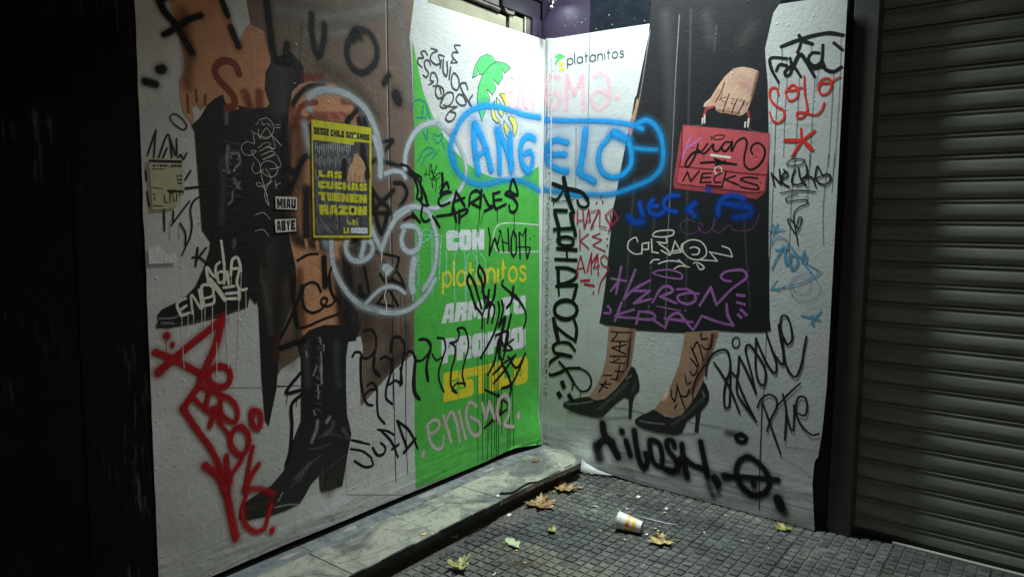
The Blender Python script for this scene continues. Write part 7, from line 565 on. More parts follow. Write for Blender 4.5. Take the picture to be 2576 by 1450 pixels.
["B","marker_tag","large black cursive lettering beside the right shoe","",[[0,"mark",13.2,0.12,1.0,1,[1153,733,1160,809,1189,861,1231,889,1267,892,1287,849,1291,779,1271,716,1263,624,1274,569,1292,575,1296,660,1295,767]],[0,"mark",13.9,0.12,1.0,1,[1198,814,1242,760,1294,683,1354,556]],[0,"mark",13.1,0.12,1.0,1,[1302,774,1330,754,1339,868]],[0,"mark",13.3,0.12,1.0,1,[1339,868,1384,792,1441,677]],[0,"mark",12.8,0.12,1.0,1,[1441,677,1407,795,1374,919,1390,938,1432,897,1478,828,1489,783,1479,727,1456,738,1435,799,1427,978]],[0,"mark",12.7,0.12,1.0,1,[1427,978,1460,907,1503,831,1537,802,1542,848,1515,925,1481,1012]],[0,"mark",13.4,0.12,1.0,1,[1333,761,1336,666,1362,623,1448,524]],[0,"mark",13.5,0.12,1.0,1,[1448,524,1392,616,1346,709,1330,754]],[0,"mark",12.3,0.12,1.0,1,[1543,1064,1557,987,1576,904,1574,853,1539,888,1509,936]],[0,"mark",11.9,0.12,1.0,1,[1570,999,1553,1054,1560,1111,1584,1110,1609,1048,1614,987,1594,963,1570,999,1584,877,1614,813,1641,797,1666,854,1677,945,1687,1015]],[0,"mark",9.4,0.12,1.0,1,[1338,944,1336,929,1329,918,1319,913,1309,915,1301,925,1298,940,1300,955,1307,966,1317,971,1327,969,1335,959,1338,944]],[0,"mark",11.0,0.12,1.0,1,[1450,602,1471,653,1515,683,1549,666,1552,620,1526,552,1507,481]],[0,"mark",11.8,0.12,1.0,1,[1481,625,1528,511,1585,372]],[0,"mark",10.5,0.12,1.0,1,[1562,636,1608,698,1667,767]],[0,"mark",11.0,0.12,1.0,1,[1581,697,1601,623,1603,451]],[0,"mark",11.4,0.12,1.0,1,[1602,606,1633,514,1644,511]],[0,"mark",10.7,0.12,1.0,1,[1644,511,1644,602,1640,647]],[0,"mark",11.0,0.12,1.0,1,[1667,606,1696,600,1707,658,1694,696,1668,697,1651,649,1662,583,1702,528,1740,506,1771,518]]]],
["B","spray_tag","heavy black spray letters low under the shoes","",[[0,"k",75.1,0.95,0.45,1,[485,327,500,262,555,209,601,143]],[0,"k",64.7,0.95,0.45,1,[457,172,474,208,514,229,559,226]],[0,"k",89.4,0.95,0.38,1,[448,178,479,112]],[0,"k",60.6,0.95,0.45,1,[623,308,626,303]],[0,"k",55.9,0.95,0.45,1,[655,253,687,170]],[0,"k",58.4,0.95,0.45,1,[709,327,728,230,756,142,783,106,806,169,791,200]],[0,"k",51.2,0.95,0.45,1,[819,287,872,286,900,213,893,142,851,156,821,226,819,287]],[0,"k",49.4,0.95,0.45,1,[976,285,963,317,927,309,937,258,986,209,1005,168,973,134,925,135]],[0,"k",54.3,0.95,0.45,1,[1022,306,1037,220,1063,122]],[0,"k",52.2,0.95,0.45,1,[999,167,1025,225,1103,198,1148,192]],[0,"k",52.5,0.95,0.45,1,[1136,345,1161,248,1183,165]],[0,"k",55.6,0.95,0.23,1,[1178,179,1200,96,1228,45]],[0,"k",106.4,0.95,0.18,1,[949,133,1028,136]],[0,"k",73.8,0.95,0.45,1,[1227,157,1246,130]],[0,"k",46.4,0.95,0.23,1,[1247,122,1256,74]],[0,"k",45.8,0.95,0.45,1,[1409,317,1457,303,1513,257,1534,200,1511,142,1452,113,1388,143,1352,205,1362,278,1409,317]],[0,"k",77.9,0.95,0.18,1,[1374,154,1445,101,1518,133]],[0,"k",47.2,0.95,0.45,1,[1288,178,1420,204,1577,227]],[0,"k",66.2,0.95,0.45,1,[1288,178,1295,177]],[0,"k",52.2,0.95,0.45,1,[1449,176,1451,167]],[0,"k",36.9,0.95,0.45,1,[1369,435,1398,420,1385,395,1350,396,1342,419,1369,435]],[0,"k",55.6,0.95,0.23,1,[1292,430,1342,429]],[0,"k",80.7,0.95,0.45,1,[1582,125,1600,85]],[0,"k",66.5,0.95,0.23,1,[1606,80,1621,57]],[0,"k",48.4,0.45,1.0,1,[485,327,500,262,555,209,601,143]],[0,"k",41.7,0.45,1.0,1,[457,172,474,208,514,229,559,226]],[0,"k",57.7,0.8,0.85,1,[448,178,479,112]],[0,"k",39.1,0.45,1.0,1,[623,308,626,303]],[0,"k",36.0,0.45,1.0,1,[655,253,687,170]],[0,"k",37.7,0.45,1.0,1,[709,327,728,230,756,142,783,106,806,169,791,200]],[0,"k",33.0,0.45,1.0,1,[819,287,872,286,900,213,893,142,851,156,821,226,819,287]],[0,"k",31.9,0.45,1.0,1,[976,285,963,317,927,309,937,258,986,209,1005,168,973,134,925,135]],[0,"k",35.0,0.45,1.0,1,[1022,306,1037,220,1063,122]],[0,"k",33.7,0.45,1.0,1,[999,167,1025,225,1103,198,1148,192]],[0,"k",33.9,0.45,1.0,1,[1136,345,1161,248,1183,165]],[0,"k",35.9,0.9,0.5,1,[1178,179,1200,96,1228,45]],[0,"k",68.6,0.95,0.4,1,[949,133,1028,136]],[0,"k",47.6,0.45,1.0,1,[1227,157,1246,130]],[0,"k",29.9,0.9,0.5,1,[1247,122,1256,74]],[0,"k",29.5,0.45,1.0,1,[1409,317,1457,303,1513,257,1534,200,1511,142,1452,113,1388,143,1352,205,1362,278,1409,317]],[0,"k",50.3,0.95,0.4,1,[1374,154,1445,101,1518,133]],[0,"k",30.5,0.45,1.0,1,[1288,178,1420,204,1577,227]],[0,"k",42.7,0.45,1.0,1,[1288,178,1295,177]],[0,"k",33.7,0.45,1.0,1,[1449,176,1451,167]],[0,"k",23.8,0.45,1.0,1,[1369,435,1398,420,1385,395,1350,396,1342,419,1369,435]],[0,"k",35.9,0.95,0.5,1,[1292,430,1342,429]],[0,"k",4.7,0.2,1.0,1,[1473,648,1476,491,1476,318,1486,34]],[0,"k",52.1,0.45,1.0,1,[1582,125,1600,85]],[0,"k",42.9,0.9,0.5,1,[1606,80,1621,57]]]],
["A","paper","","poster",[[1,"yel3",0,0,1.0,0,[-1822,2035,-1655,2037,-1472,2037,-1477,1773,-1479,1508,-1665,1510,-1823,1513,-1824,1776]]]],
["A","printed_photo","grey photograph of a crowd on the poster","poster",[[1,"gph",0,0,1.0,0,[-1816,1947,-1718,1948,-1583,1944,-1581,1962,-1486,1963,-1492,1518,-1815,1522,-1816,1738]],[0,"white",5.2,0.6,0.5,1,[-1800,1939,-1802,1909]],[0,"white",5.2,0.6,0.5,1,[-1790,1923,-1792,1899]],[0,"white",5.2,0.6,0.5,1,[-1780,1925,-1782,1889]],[0,"white",5.2,0.6,0.5,1,[-1771,1927,-1772,1907]],[0,"white",5.3,0.6,0.5,1,[-1761,1930,-1762,1897]],[0,"white",5.3,0.6,0.5,1,[-1751,1932,-1753,1887]],[0,"white",5.3,0.6,0.5,1,[-1740,1934,-1742,1905]],[0,"white",5.4,0.6,0.5,1,[-1730,1937,-1732,1895]],[0,"white",5.4,0.6,0.5,1,[-1720,1939,-1722,1913]],[0,"white",5.4,0.6,0.5,1,[-1710,1941,-1712,1903]],[0,"white",5.4,0.6,0.5,1,[-1700,1944,-1702,1893]],[0,"white",5.5,0.6,0.5,1,[-1689,1946,-1691,1912]],[0,"white",5.5,0.6,0.5,1,[-1679,1948,-1681,1901]],[0,"white",5.5,0.6,0.5,1,[-1668,1951,-1671,1891]],[0,"white",5.5,0.6,0.5,1,[-1658,1934,-1660,1910]],[0,"white",5.6,0.6,0.5,1,[-1648,1936,-1650,1900]],[0,"white",5.6,0.6,0.5,1,[-1637,1939,-1639,1918]],[0,"white",5.6,0.6,0.5,1,[-1626,1941,-1628,1908]],[0,"white",5.7,0.6,0.5,1,[-1616,1943,-1618,1898]],[0,"white",5.7,0.6,0.5,1,[-1605,1946,-1607,1917]],[0,"white",4.6,0.6,0.4,1,[-1801,1885,-1803,1852]],[0,"white",4.6,0.6,0.4,1,[-1790,1869,-1792,1842]],[0,"white",4.7,0.6,0.4,1,[-1779,1876,-1781,1832]],[0,"white",4.7,0.6,0.4,1,[-1768,1883,-1770,1850]],[0,"white",4.7,0.6,0.4,1,[-1757,1866,-1759,1840]],[0,"white",4.7,0.6,0.4,1,[-1746,1873,-1748,1830]],[0,"white",4.8,0.6,0.4,1,[-1734,1880,-1736,1848]],[0,"white",4.8,0.6,0.4,1,[-1723,1887,-1725,1838]],[0,"white",4.8,0.6,0.4,1,[-1712,1870,-1713,1857]],[0,"white",4.8,0.6,0.4,1,[-1700,1877,-1702,1846]],[0,"white",4.9,0.6,0.4,1,[-1689,1884,-1691,1836]],[0,"white",4.9,0.6,0.4,1,[-1677,1892,-1679,1855]],[0,"white",4.9,0.6,0.4,1,[-1666,1874,-1667,1844]],[0,"white",5.0,0.6,0.4,1,[-1654,1882,-1656,1834]],[0,"white",5.0,0.6,0.4,1,[-1642,1889,-1644,1853]],[0,"white",5.0,0.6,0.4,1,[-1630,1896,-1632,1842]],[0,"white",5.0,0.6,0.4,1,[-1618,1879,-1620,1861]],[0,"white",5.1,0.6,0.4,1,[-1606,1886,-1608,1851]],[0,"white",4.0,0.7,0.4,1,[-1805,1814,-1806,1777]],[0,"white",4.1,0.7,0.4,1,[-1792,1786,-1793,1748]],[0,"white",4.1,0.7,0.4,1,[-1779,1758,-1780,1720]],[0,"white",4.1,0.7,0.4,1,[-1767,1730,-1767,1691]],[0,"white",4.2,0.7,0.4,1,[-1754,1701,-1754,1662]],[0,"white",4.2,0.7,0.4,1,[-1740,1672,-1741,1633]],[0,"white",4.2,0.7,0.4,1,[-1727,1643,-1728,1604]],[0,"white",4.2,0.7,0.4,1,[-1710,1807,-1711,1769]],[0,"white",4.3,0.7,0.4,1,[-1697,1778,-1697,1740]],[0,"white",4.3,0.7,0.4,1,[-1683,1749,-1684,1710]],[0,"white",4.3,0.7,0.4,1,[-1670,1720,-1670,1681]],[0,"white",4.4,0.7,0.4,1,[-1656,1691,-1657,1651]],[0,"white",4.4,0.7,0.4,1,[-1642,1661,-1643,1621]],[0,"white",4.4,0.7,0.4,1,[-1628,1631,-1629,1591]],[0,"white",4.5,0.7,0.4,1,[-1611,1800,-1611,1760]],[0,"white",4.5,0.7,0.4,1,[-1597,1770,-1597,1730]],[0,"white",4.5,0.7,0.4,1,[-1582,1740,-1583,1700]],[0,"white",4.6,0.7,0.4,1,[-1568,1710,-1569,1670]],[0,"white",4.6,0.7,0.4,1,[-1553,1680,-1554,1639]],[0,"white",4.6,0.7,0.4,1,[-1539,1649,-1539,1609]],[0,"white",4.6,0.7,0.4,1,[-1521,1822,-1522,1781]],[0,"coatgrey",9.3,0.7,0.6,1,[-1797,1824,-1798,1644]],[0,"coatgrey",9.5,0.7,0.6,1,[-1757,1779,-1751,1760]],[0,"coatgrey",9.8,0.7,0.6,1,[-1696,1811,-1689,1548]],[0,"coatgrey",8.5,0.7,0.6,1,[-1785,1572,-1726,1529]],[0,"coatgrey",9.3,0.7,0.6,1,[-1807,1596,-1786,1524]],[0,"coatgrey",32.9,0.97,0.35,1,[-1754,1894,-1658,1882,-1640,1824]],[0,"coatgrey",29.2,0.97,0.35,1,[-1785,1558,-1689,1568]],[0,"ink",5.2,0.5,0.6,1,[-1791,1834,-1792,1792]],[0,"ink",5.3,0.5,0.6,1,[-1775,1792,-1775,1759]],[0,"ink",5.3,0.5,0.6,1,[-1758,1749,-1759,1726]],[0,"ink",5.4,0.5,0.6,1,[-1742,1706,-1742,1692]],[0,"ink",4.4,0.5,0.6,1,[-1726,1663,-1726,1658]],[0,"ink",4.4,0.5,0.6,1,[-1709,1619,-1709,1624]],[0,"ink",5.5,0.5,0.6,1,[-1692,1574,-1692,1589]],[0,"ink",5.6,0.5,0.6,1,[-1670,1805,-1675,1554]],[0,"ink",4.4,0.5,0.6,1,[-1653,1761,-1653,1766]],[0,"ink",5.7,0.5,0.6,1,[-1635,1717,-1635,1732]],[0,"ink",5.7,0.5,0.6,1,[-1618,1672,-1617,1697]],[0,"ink",5.8,0.5,0.6,1,[-1600,1627,-1600,1662]],[0,"ink",5.8,0.5,0.6,1,[-1582,1582,-1582,1627]],[0,"ink",5.9,0.5,0.6,1,[-1560,1818,-1563,1591]],[0,"ink",5.9,0.5,0.6,1,[-1541,1773,-1545,1555]],[0,"ink",6.0,0.5,0.6,1,[-1523,1728,-1522,1774]],[0,"ink",33.4,0.5,0.9,1,[-1530,1941,-1524,1892,-1499,1803]],[0,"ink",31.0,0.5,0.9,1,[-1640,1864,-1647,1795]],[1,"skind2",0,0,1.0,0,[-1582,1902,-1563,1909,-1524,1872,-1511,1842,-1522,1811,-1512,1771,-1629,1773,-1622,1801,-1615,1836,-1592,1867]],[0,"skinl",18.4,0.8,0.4,1,[-1557,1889,-1564,1829,-1597,1782]]]],
["A","poster_lettering","black and yellow poster words","poster",[[1,"ink",0,0,1.0,0,[-1809,1972,-1810,2005,-1798,2005,-1795,1998,-1794,1979,-1797,1973]],[1,"yel3",0,0,1.0,0,[-1803,1982,-1801,1982,-1801,1995,-1803,1995]],[1,"ink",0,0,1.0,0,[-1793,1973,-1793,2005,-1778,2005,-1778,1995,-1786,1995,-1786,1993,-1779,1993,-1779,1985,-1785,1985,-1785,1982,-1778,1982,-1778,1973]],[1,"ink",0,0,1.0,0,[-1776,1973,-1776,1983,-1769,1983,-1769,1986,-1774,1986,-1776,1989,-1776,2001,-1774,2005,-1761,2005,-1761,1994,-1769,1995,-1769,1992,-1763,1992,-1761,1988,-1761,1977,-1763,1973]],[1,"ink",0,0,1.0,0,[-1759,1973,-1760,2005,-1747,2005,-1744,1998,-1744,1979,-1747,1973]],[1,"yel3",0,0,1.0,0,[-1753,1982,-1751,1982,-1751,1995,-1753,1995]],[1,"ink",0,0,1.0,0,[-1742,1973,-1742,2005,-1727,2005,-1727,1995,-1735,1995,-1735,1993,-1728,1993,-1728,1985,-1735,1985,-1735,1982,-1727,1982,-1727,1973]],[1,"ink",0,0,1.0,0,[-1715,1973,-1718,1978,-1717,2000,-1715,2004,-1704,2004,-1702,2000,-1702,1993,-1709,1993,-1710,1990,-1710,1987,-1709,1985,-1702,1985,-1702,1978,-1704,1973]],[1,"ink",0,0,1.0,0,[-1700,1973,-1700,2004,-1694,2004,-1694,1992,-1690,1992,-1690,2004,-1684,2004,-1684,1973,-1690,1973,-1690,1984,-1694,1984,-1694,1973]],[1,"ink",0,0,1.0,0,[-1683,1973,-1682,2004,-1674,2004,-1675,1973]],[1,"ink",0,0,1.0,0,[-1673,1973,-1673,2004,-1666,2004,-1666,1984,-1657,1984,-1657,1973]],[1,"ink",0,0,1.0,0,[-1656,1973,-1655,2004,-1639,2004,-1639,1995,-1647,1995,-1647,1993,-1640,1993,-1640,1985,-1647,1985,-1647,1983,-1639,1983,-1639,1973]],[1,"ink",0,0,1.0,0,[-1627,1974,-1629,1978,-1629,1999,-1626,2004,-1612,2004,-1613,1995,-1621,1995,-1622,1992,-1622,1983,-1620,1983,-1620,1986,-1621,1986,-1621,1991,-1613,1991,-1613,1974]],[1,"ink",0,0,1.0,0,[-1611,1974,-1611,2004,-1596,2004,-1594,2000,-1594,1990,-1597,1987,-1595,1984,-1595,1974,-1602,1974,-1602,1983,-1604,1983,-1605,1974]],[1,"yel3",0,0,1.0,0,[-1604,1992,-1602,1992,-1602,1996,-1604,1996]],[1,"ink",0,0,1.0,0,[-1593,1974,-1592,2004,-1584,2004,-1585,1974]],[1,"ink",0,0,1.0,0,[-1579,1974,-1578,1994,-1583,1994,-1582,2004,-1566,2004,-1567,1994,-1571,1994,-1572,1974]],[1,"ink",0,0,1.0,0,[-1566,1974,-1561,2004,-1551,2004,-1549,1974,-1555,1974,-1556,1980,-1558,1980,-1559,1974]],[1,"yel3",0,0,1.0,0,[-1558,1986,-1556,1986,-1555,1995,-1557,1995]],[1,"ink",0,0,1.0,0,[-1547,1974,-1546,2004,-1538,2004,-1536,1992,-1532,2003,-1524,2003,-1526,1974,-1532,1974,-1531,1989,-1535,1977,-1538,1977,-1540,1989,-1541,1974]],[1,"ink",0,0,1.0,0,[-1521,1974,-1524,1979,-1523,1999,-1520,2003,-1508,2003,-1505,1999,-1506,1979,-1509,1974]],[1,"yel3",0,0,1.0,0,[-1516,1982,-1514,1982,-1513,1995,-1515,1995]],[1,"ink",0,0,1.0,0,[-1505,1974,-1504,1984,-1496,1984,-1496,1986,-1502,1986,-1504,1989,-1504,2000,-1501,2003,-1486,2003,-1486,1994,-1495,1994,-1495,1992,-1489,1992,-1487,1988,-1487,1978,-1490,1974]],[1,"yel3",0,0,1.0,0,[-1787,1787,-1788,1815,-1770,1816,-1769,1796,-1746,1796,-1746,1786]],[1,"yel3",0,0,1.0,0,[-1744,1786,-1737,1816,-1710,1816,-1702,1785,-1718,1785,-1720,1792,-1726,1792,-1728,1785]],[1,"gph",0,0,1.0,0,[-1726,1798,-1720,1798,-1721,1807,-1726,1807]],[1,"yel3",0,0,1.0,0,[-1699,1785,-1699,1795,-1678,1794,-1678,1797,-1693,1797,-1699,1801,-1699,1812,-1693,1816,-1656,1816,-1656,1806,-1678,1806,-1678,1803,-1663,1803,-1656,1799,-1657,1787,-1663,1784]],[1,"yel3",0,0,1.0,0,[-1785,1735,-1791,1740,-1790,1764,-1784,1769,-1754,1769,-1748,1764,-1748,1756,-1767,1756,-1769,1753,-1769,1750,-1767,1748,-1748,1747,-1748,1740,-1755,1734]],[1,"yel3",0,0,1.0,0,[-1746,1740,-1745,1769,-1727,1769,-1727,1745,-1720,1744,-1720,1769,-1702,1769,-1702,1739,-1709,1734,-1739,1734]],[1,"yel3",0,0,1.0,0,[-1693,1734,-1699,1739,-1699,1763,-1692,1769,-1661,1768,-1654,1763,-1655,1755,-1675,1755,-1677,1753,-1677,1749,-1675,1747,-1655,1747,-1655,1739,-1662,1734]],[1,"yel3",0,0,1.0,0,[-1652,1733,-1652,1768,-1634,1768,-1635,1755,-1624,1755,-1623,1768,-1606,1768,-1607,1733,-1624,1733,-1624,1745,-1635,1746,-1635,1733]],[1,"yel3",0,0,1.0,0,[-1604,1733,-1595,1768,-1565,1768,-1557,1733,-1575,1733,-1577,1741,-1584,1741,-1586,1733]],[1,"gph",0,0,1.0,0,[-1583,1748,-1578,1748,-1577,1757,-1583,1757]],[1,"yel3",0,0,1.0,0,[-1554,1733,-1554,1744,-1530,1744,-1530,1747,-1547,1747,-1554,1751,-1554,1764,-1547,1768,-1506,1768,-1506,1756,-1530,1756,-1530,1754,-1513,1753,-1506,1749,-1506,1736,-1514,1732]],[1,"yel3",0,0,1.0,0,[-1776,1680,-1778,1706,-1790,1706,-1791,1718,-1747,1718,-1746,1705,-1759,1705,-1757,1679]],[1,"yel3",0,0,1.0,0,[-1741,1679,-1744,1718,-1720,1717,-1718,1679]],[1,"yel3",0,0,1.0,0,[-1715,1679,-1717,1717,-1669,1717,-1668,1705,-1693,1705,-1693,1703,-1672,1702,-1672,1692,-1692,1693,-1692,1690,-1668,1689,-1667,1677]],[1,"yel3",0,0,1.0,0,[-1664,1677,-1666,1717,-1645,1716,-1636,1699,-1636,1716,-1616,1716,-1615,1676,-1636,1677,-1645,1695,-1645,1677]],[1,"yel3",0,0,1.0,0,[-1612,1676,-1613,1716,-1562,1715,-1562,1703,-1588,1704,-1588,1701,-1566,1701,-1566,1691,-1587,1691,-1587,1688,-1562,1687,-1562,1675]],[1,"yel3",0,0,1.0,0,[-1559,1675,-1559,1715,-1537,1715,-1528,1697,-1528,1715,-1507,1715,-1507,1674,-1529,1674,-1538,1693,-1538,1675]],[1,"yel3",0,0,1.0,0,[-1785,1616,-1789,1661,-1745,1661,-1737,1655,-1736,1641,-1744,1636,-1736,1632,-1735,1616,-1756,1616,-1757,1630,-1765,1630,-1764,1616]],[1,"gph",0,0,1.0,0,[-1765,1643,-1759,1643,-1759,1649,-1765,1649]],[1,"yel3",0,0,1.0,0,[-1732,1616,-1725,1661,-1692,1661,-1680,1616,-1700,1616,-1703,1626,-1711,1626,-1712,1616]],[1,"gph",0,0,1.0,0,[-1710,1635,-1704,1635,-1705,1647,-1711,1647]],[1,"yel3",0,0,1.0,0,[-1677,1616,-1678,1629,-1655,1646,-1679,1646,-1679,1660,-1626,1660,-1625,1647,-1649,1630,-1625,1630,-1624,1616]],[1,"yel3",0,0,1.0,0,[-1613,1616,-1621,1623,-1622,1654,-1614,1660,-1576,1660,-1567,1653,-1567,1623,-1575,1616]],[1,"gph",0,0,1.0,0,[-1598,1628,-1591,1628,-1592,1648,-1598,1648]],[1,"yel3",0,0,1.0,0,[-1564,1616,-1564,1660,-1540,1660,-1530,1640,-1530,1660,-1507,1660,-1508,1616,-1532,1616,-1542,1636,-1542,1616]],[1,"ink",0,0,1.0,0,[-1604,1648,-1595,1652,-1585,1648,-1584,1635,-1590,1632,-1591,1625,-1599,1625,-1599,1632,-1605,1635]],[1,"yel3",0,0,1.0,0,[-1626,1570,-1627,1580,-1632,1595,-1627,1595,-1626,1587,-1625,1595,-1621,1595,-1623,1580,-1622,1570]],[0,"yel3",4.6,0.15,1.0,1,[-1604,1577,-1605,1574,-1607,1571,-1610,1571,-1613,1571,-1615,1574,-1616,1577,-1615,1580,-1613,1582,-1610,1583,-1607,1582,-1605,1580,-1604,1577]],[0,"yel3",5.2,0.15,1.0,1,[-1571,1595,-1571,1569]],[1,"yel3",0,0,1.0,0,[-1597,1568,-1597,1595,-1584,1594,-1581,1589,-1581,1573,-1584,1568]],[1,"gph",0,0,1.0,0,[-1590,1576,-1588,1576,-1588,1586,-1590,1586]],[0,"yel3",5.2,0.15,1.0,1,[-1568,1585,-1568,1567]],[0,"yel3",4.0,0.15,1.0,1,[-1568,1598,-1564,1602]],[1,"yel3",0,0,1.0,0,[-1651,1530,-1651,1557,-1644,1557,-1643,1539,-1634,1539,-1634,1530]],[1,"yel3",0,0,1.0,0,[-1633,1530,-1630,1557,-1619,1557,-1615,1529,-1622,1530,-1623,1536,-1625,1536,-1626,1530]],[1,"gph",0,0,1.0,0,[-1625,1541,-1623,1541,-1623,1549,-1626,1549]],[1,"white",0,0,1.0,0,[-1603,1530,-1606,1534,-1607,1553,-1604,1557,-1591,1557,-1588,1553,-1587,1534,-1590,1530]],[1,"gph",0,0,1.0,0,[-1598,1538,-1596,1538,-1596,1550,-1598,1550]],[1,"white",0,0,1.0,0,[-1586,1530,-1587,1557,-1570,1557,-1567,1554,-1567,1544,-1570,1542,-1567,1539,-1567,1529,-1575,1529,-1575,1538,-1578,1538,-1578,1530]],[1,"gph",0,0,1.0,0,[-1578,1546,-1576,1546,-1576,1550,-1578,1550]],[1,"white",0,0,1.0,0,[-1566,1529,-1566,1557,-1550,1557,-1546,1551,-1547,1534,-1551,1529]],[1,"gph",0,0,1.0,0,[-1558,1537,-1555,1537,-1555,1548,-1558,1548]],[1,"white",0,0,1.0,0,[-1546,1529,-1545,1557,-1525,1556,-1525,1548,-1535,1548,-1535,1546,-1527,1546,-1527,1539,-1536,1539,-1536,1537,-1526,1537,-1526,1528]],[1,"white",0,0,1.0,0,[-1525,1528,-1524,1556,-1515,1556,-1512,1543,-1512,1556,-1504,1556,-1505,1527,-1514,1528,-1516,1541,-1517,1528]],[0,"gph",2.3,0.4,0.8,1,[-1779,1816,-1779,1750]],[0,"gph",2.4,0.4,0.8,1,[-1756,1792,-1756,1711]],[0,"gph",2.4,0.4,0.8,1,[-1731,1797,-1732,1671]],[0,"gph",2.4,0.4,0.8,1,[-1707,1802,-1708,1632]],[0,"gph",2.5,0.4,0.8,1,[-1682,1806,-1681,1719]],[0,"gph",2.5,0.4,0.8,1,[-1656,1811,-1657,1679]],[0,"gph",2.5,0.4,0.8,1,[-1631,1816,-1632,1638]],[0,"gph",2.6,0.4,0.8,1,[-1605,1821,-1604,1727]],[0,"gph",2.6,0.4,0.8,1,[-1578,1826,-1579,1686]],[0,"gph",2.6,0.4,0.8,1,[-1552,1801,-1553,1645]],[0,"gph",2.7,0.4,0.8,1,[-1525,1806,-1524,1735]],[0,"gph",2.4,0.4,0.8,1,[-1719,1858,-1725,1529]],[0,"gph",2.5,0.4,0.8,1,[-1621,1786,-1621,1617]],[0,"ink",1.8,0.5,0.6,1,[-1751,2041,-1746,2008,-1747,1818,-1750,1524]],[0,"ink",1.9,0.5,0.6,1,[-1655,2037,-1651,1989,-1660,1794]],[0,"ink",1.8,0.5,0.6,1,[-1700,1936,-1707,1694,-1705,1519]],[0,"ink",1.9,0.5,0.6,1,[-1612,1993,-1594,1936]],[0,"white",2.9,0.7,0.5,1,[-1722,2034,-1716,2002,-1729,1967]],[0,"white",3.1,0.7,0.5,1,[-1672,1793,-1669,1647]],[0,"white",3.2,0.7,0.5,1,[-1618,2022,-1603,1984]],[0,"white",2.7,0.7,0.5,1,[-1784,1596,-1714,1528]]]],
["A","paper","","miau",[[1,"paper",0,0,1.0,0,[-2014,1691,-1906,1690,-1907,1637,-2013,1638]]]],
["A","sticker_lettering","","miau",[[1,"ink",0,0,1.0,0,[-2007,1641,-2008,1683,-1998,1683,-1993,1666,-1989,1683,-1979,1683,-1979,1641,-1987,1641,-1987,1662,-1991,1645,-1994,1645,-1999,1662,-1998,1641]],[1,"ink",0,0,1.0,0,[-1976,1641,-1976,1683,-1964,1683,-1964,1641]],[1,"ink",0,0,1.0,0,[-1962,1641,-1957,1683,-1942,1684,-1939,1641,-1947,1641,-1948,1650,-1952,1650,-1953,1641]],[1,"paper",0,0,1.0,0,[-1951,1659,-1949,1659,-1949,1671,-1951,1671]],[1,"ink",0,0,1.0,0,[-1936,1647,-1935,1684,-1925,1684,-1926,1654,-1922,1654,-1921,1684,-1911,1684,-1912,1647,-1916,1641,-1932,1641]]]],
["A","paper","","abye",[[1,"paper",0,0,1.0,0,[-2020,1593,-1914,1597,-1913,1543,-2016,1537]]]],
["A","sticker_lettering","","abye",[[1,"ink",0,0,1.0,0,[-2010,1543,-2009,1587,-1995,1587,-1990,1544,-1998,1544,-1999,1553,-2002,1553,-2003,1544]],[1,"paper",0,0,1.0,0,[-2002,1562,-2000,1562,-2000,1574,-2003,1574]],[1,"ink",0,0,1.0,0,[-1987,1544,-1989,1588,-1970,1589,-1967,1584,-1967,1572,-1969,1567,-1966,1563,-1966,1551,-1969,1545]],[1,"paper",0,0,1.0,0,[-1979,1572,-1976,1572,-1976,1576,-1979,1576]],[1,"paper",0,0,1.0,0,[-1978,1556,-1976,1556,-1976,1561,-1978,1561]],[1,"ink",0,0,1.0,0,[-1957,1546,-1957,1563,-1964,1589,-1956,1590,-1953,1577,-1951,1590,-1943,1590,-1949,1564,-1949,1546]],[1,"ink",0,0,1.0,0,[-1940,1546,-1940,1591,-1918,1592,-1918,1579,-1929,1578,-1929,1575,-1920,1575,-1920,1564,-1929,1564,-1929,1560,-1918,1561,-1918,1547]]]],
["A","paper","","notice",[[1,"kraft",0,0,1.0,0,[-2544,1813,-2482,1816,-2417,1819,-2415,1757,-2413,1693,-2426,1680,-2429,1656,-2452,1638,-2477,1631,-2509,1629,-2536,1627,-2539,1708,-2542,1769]]]],
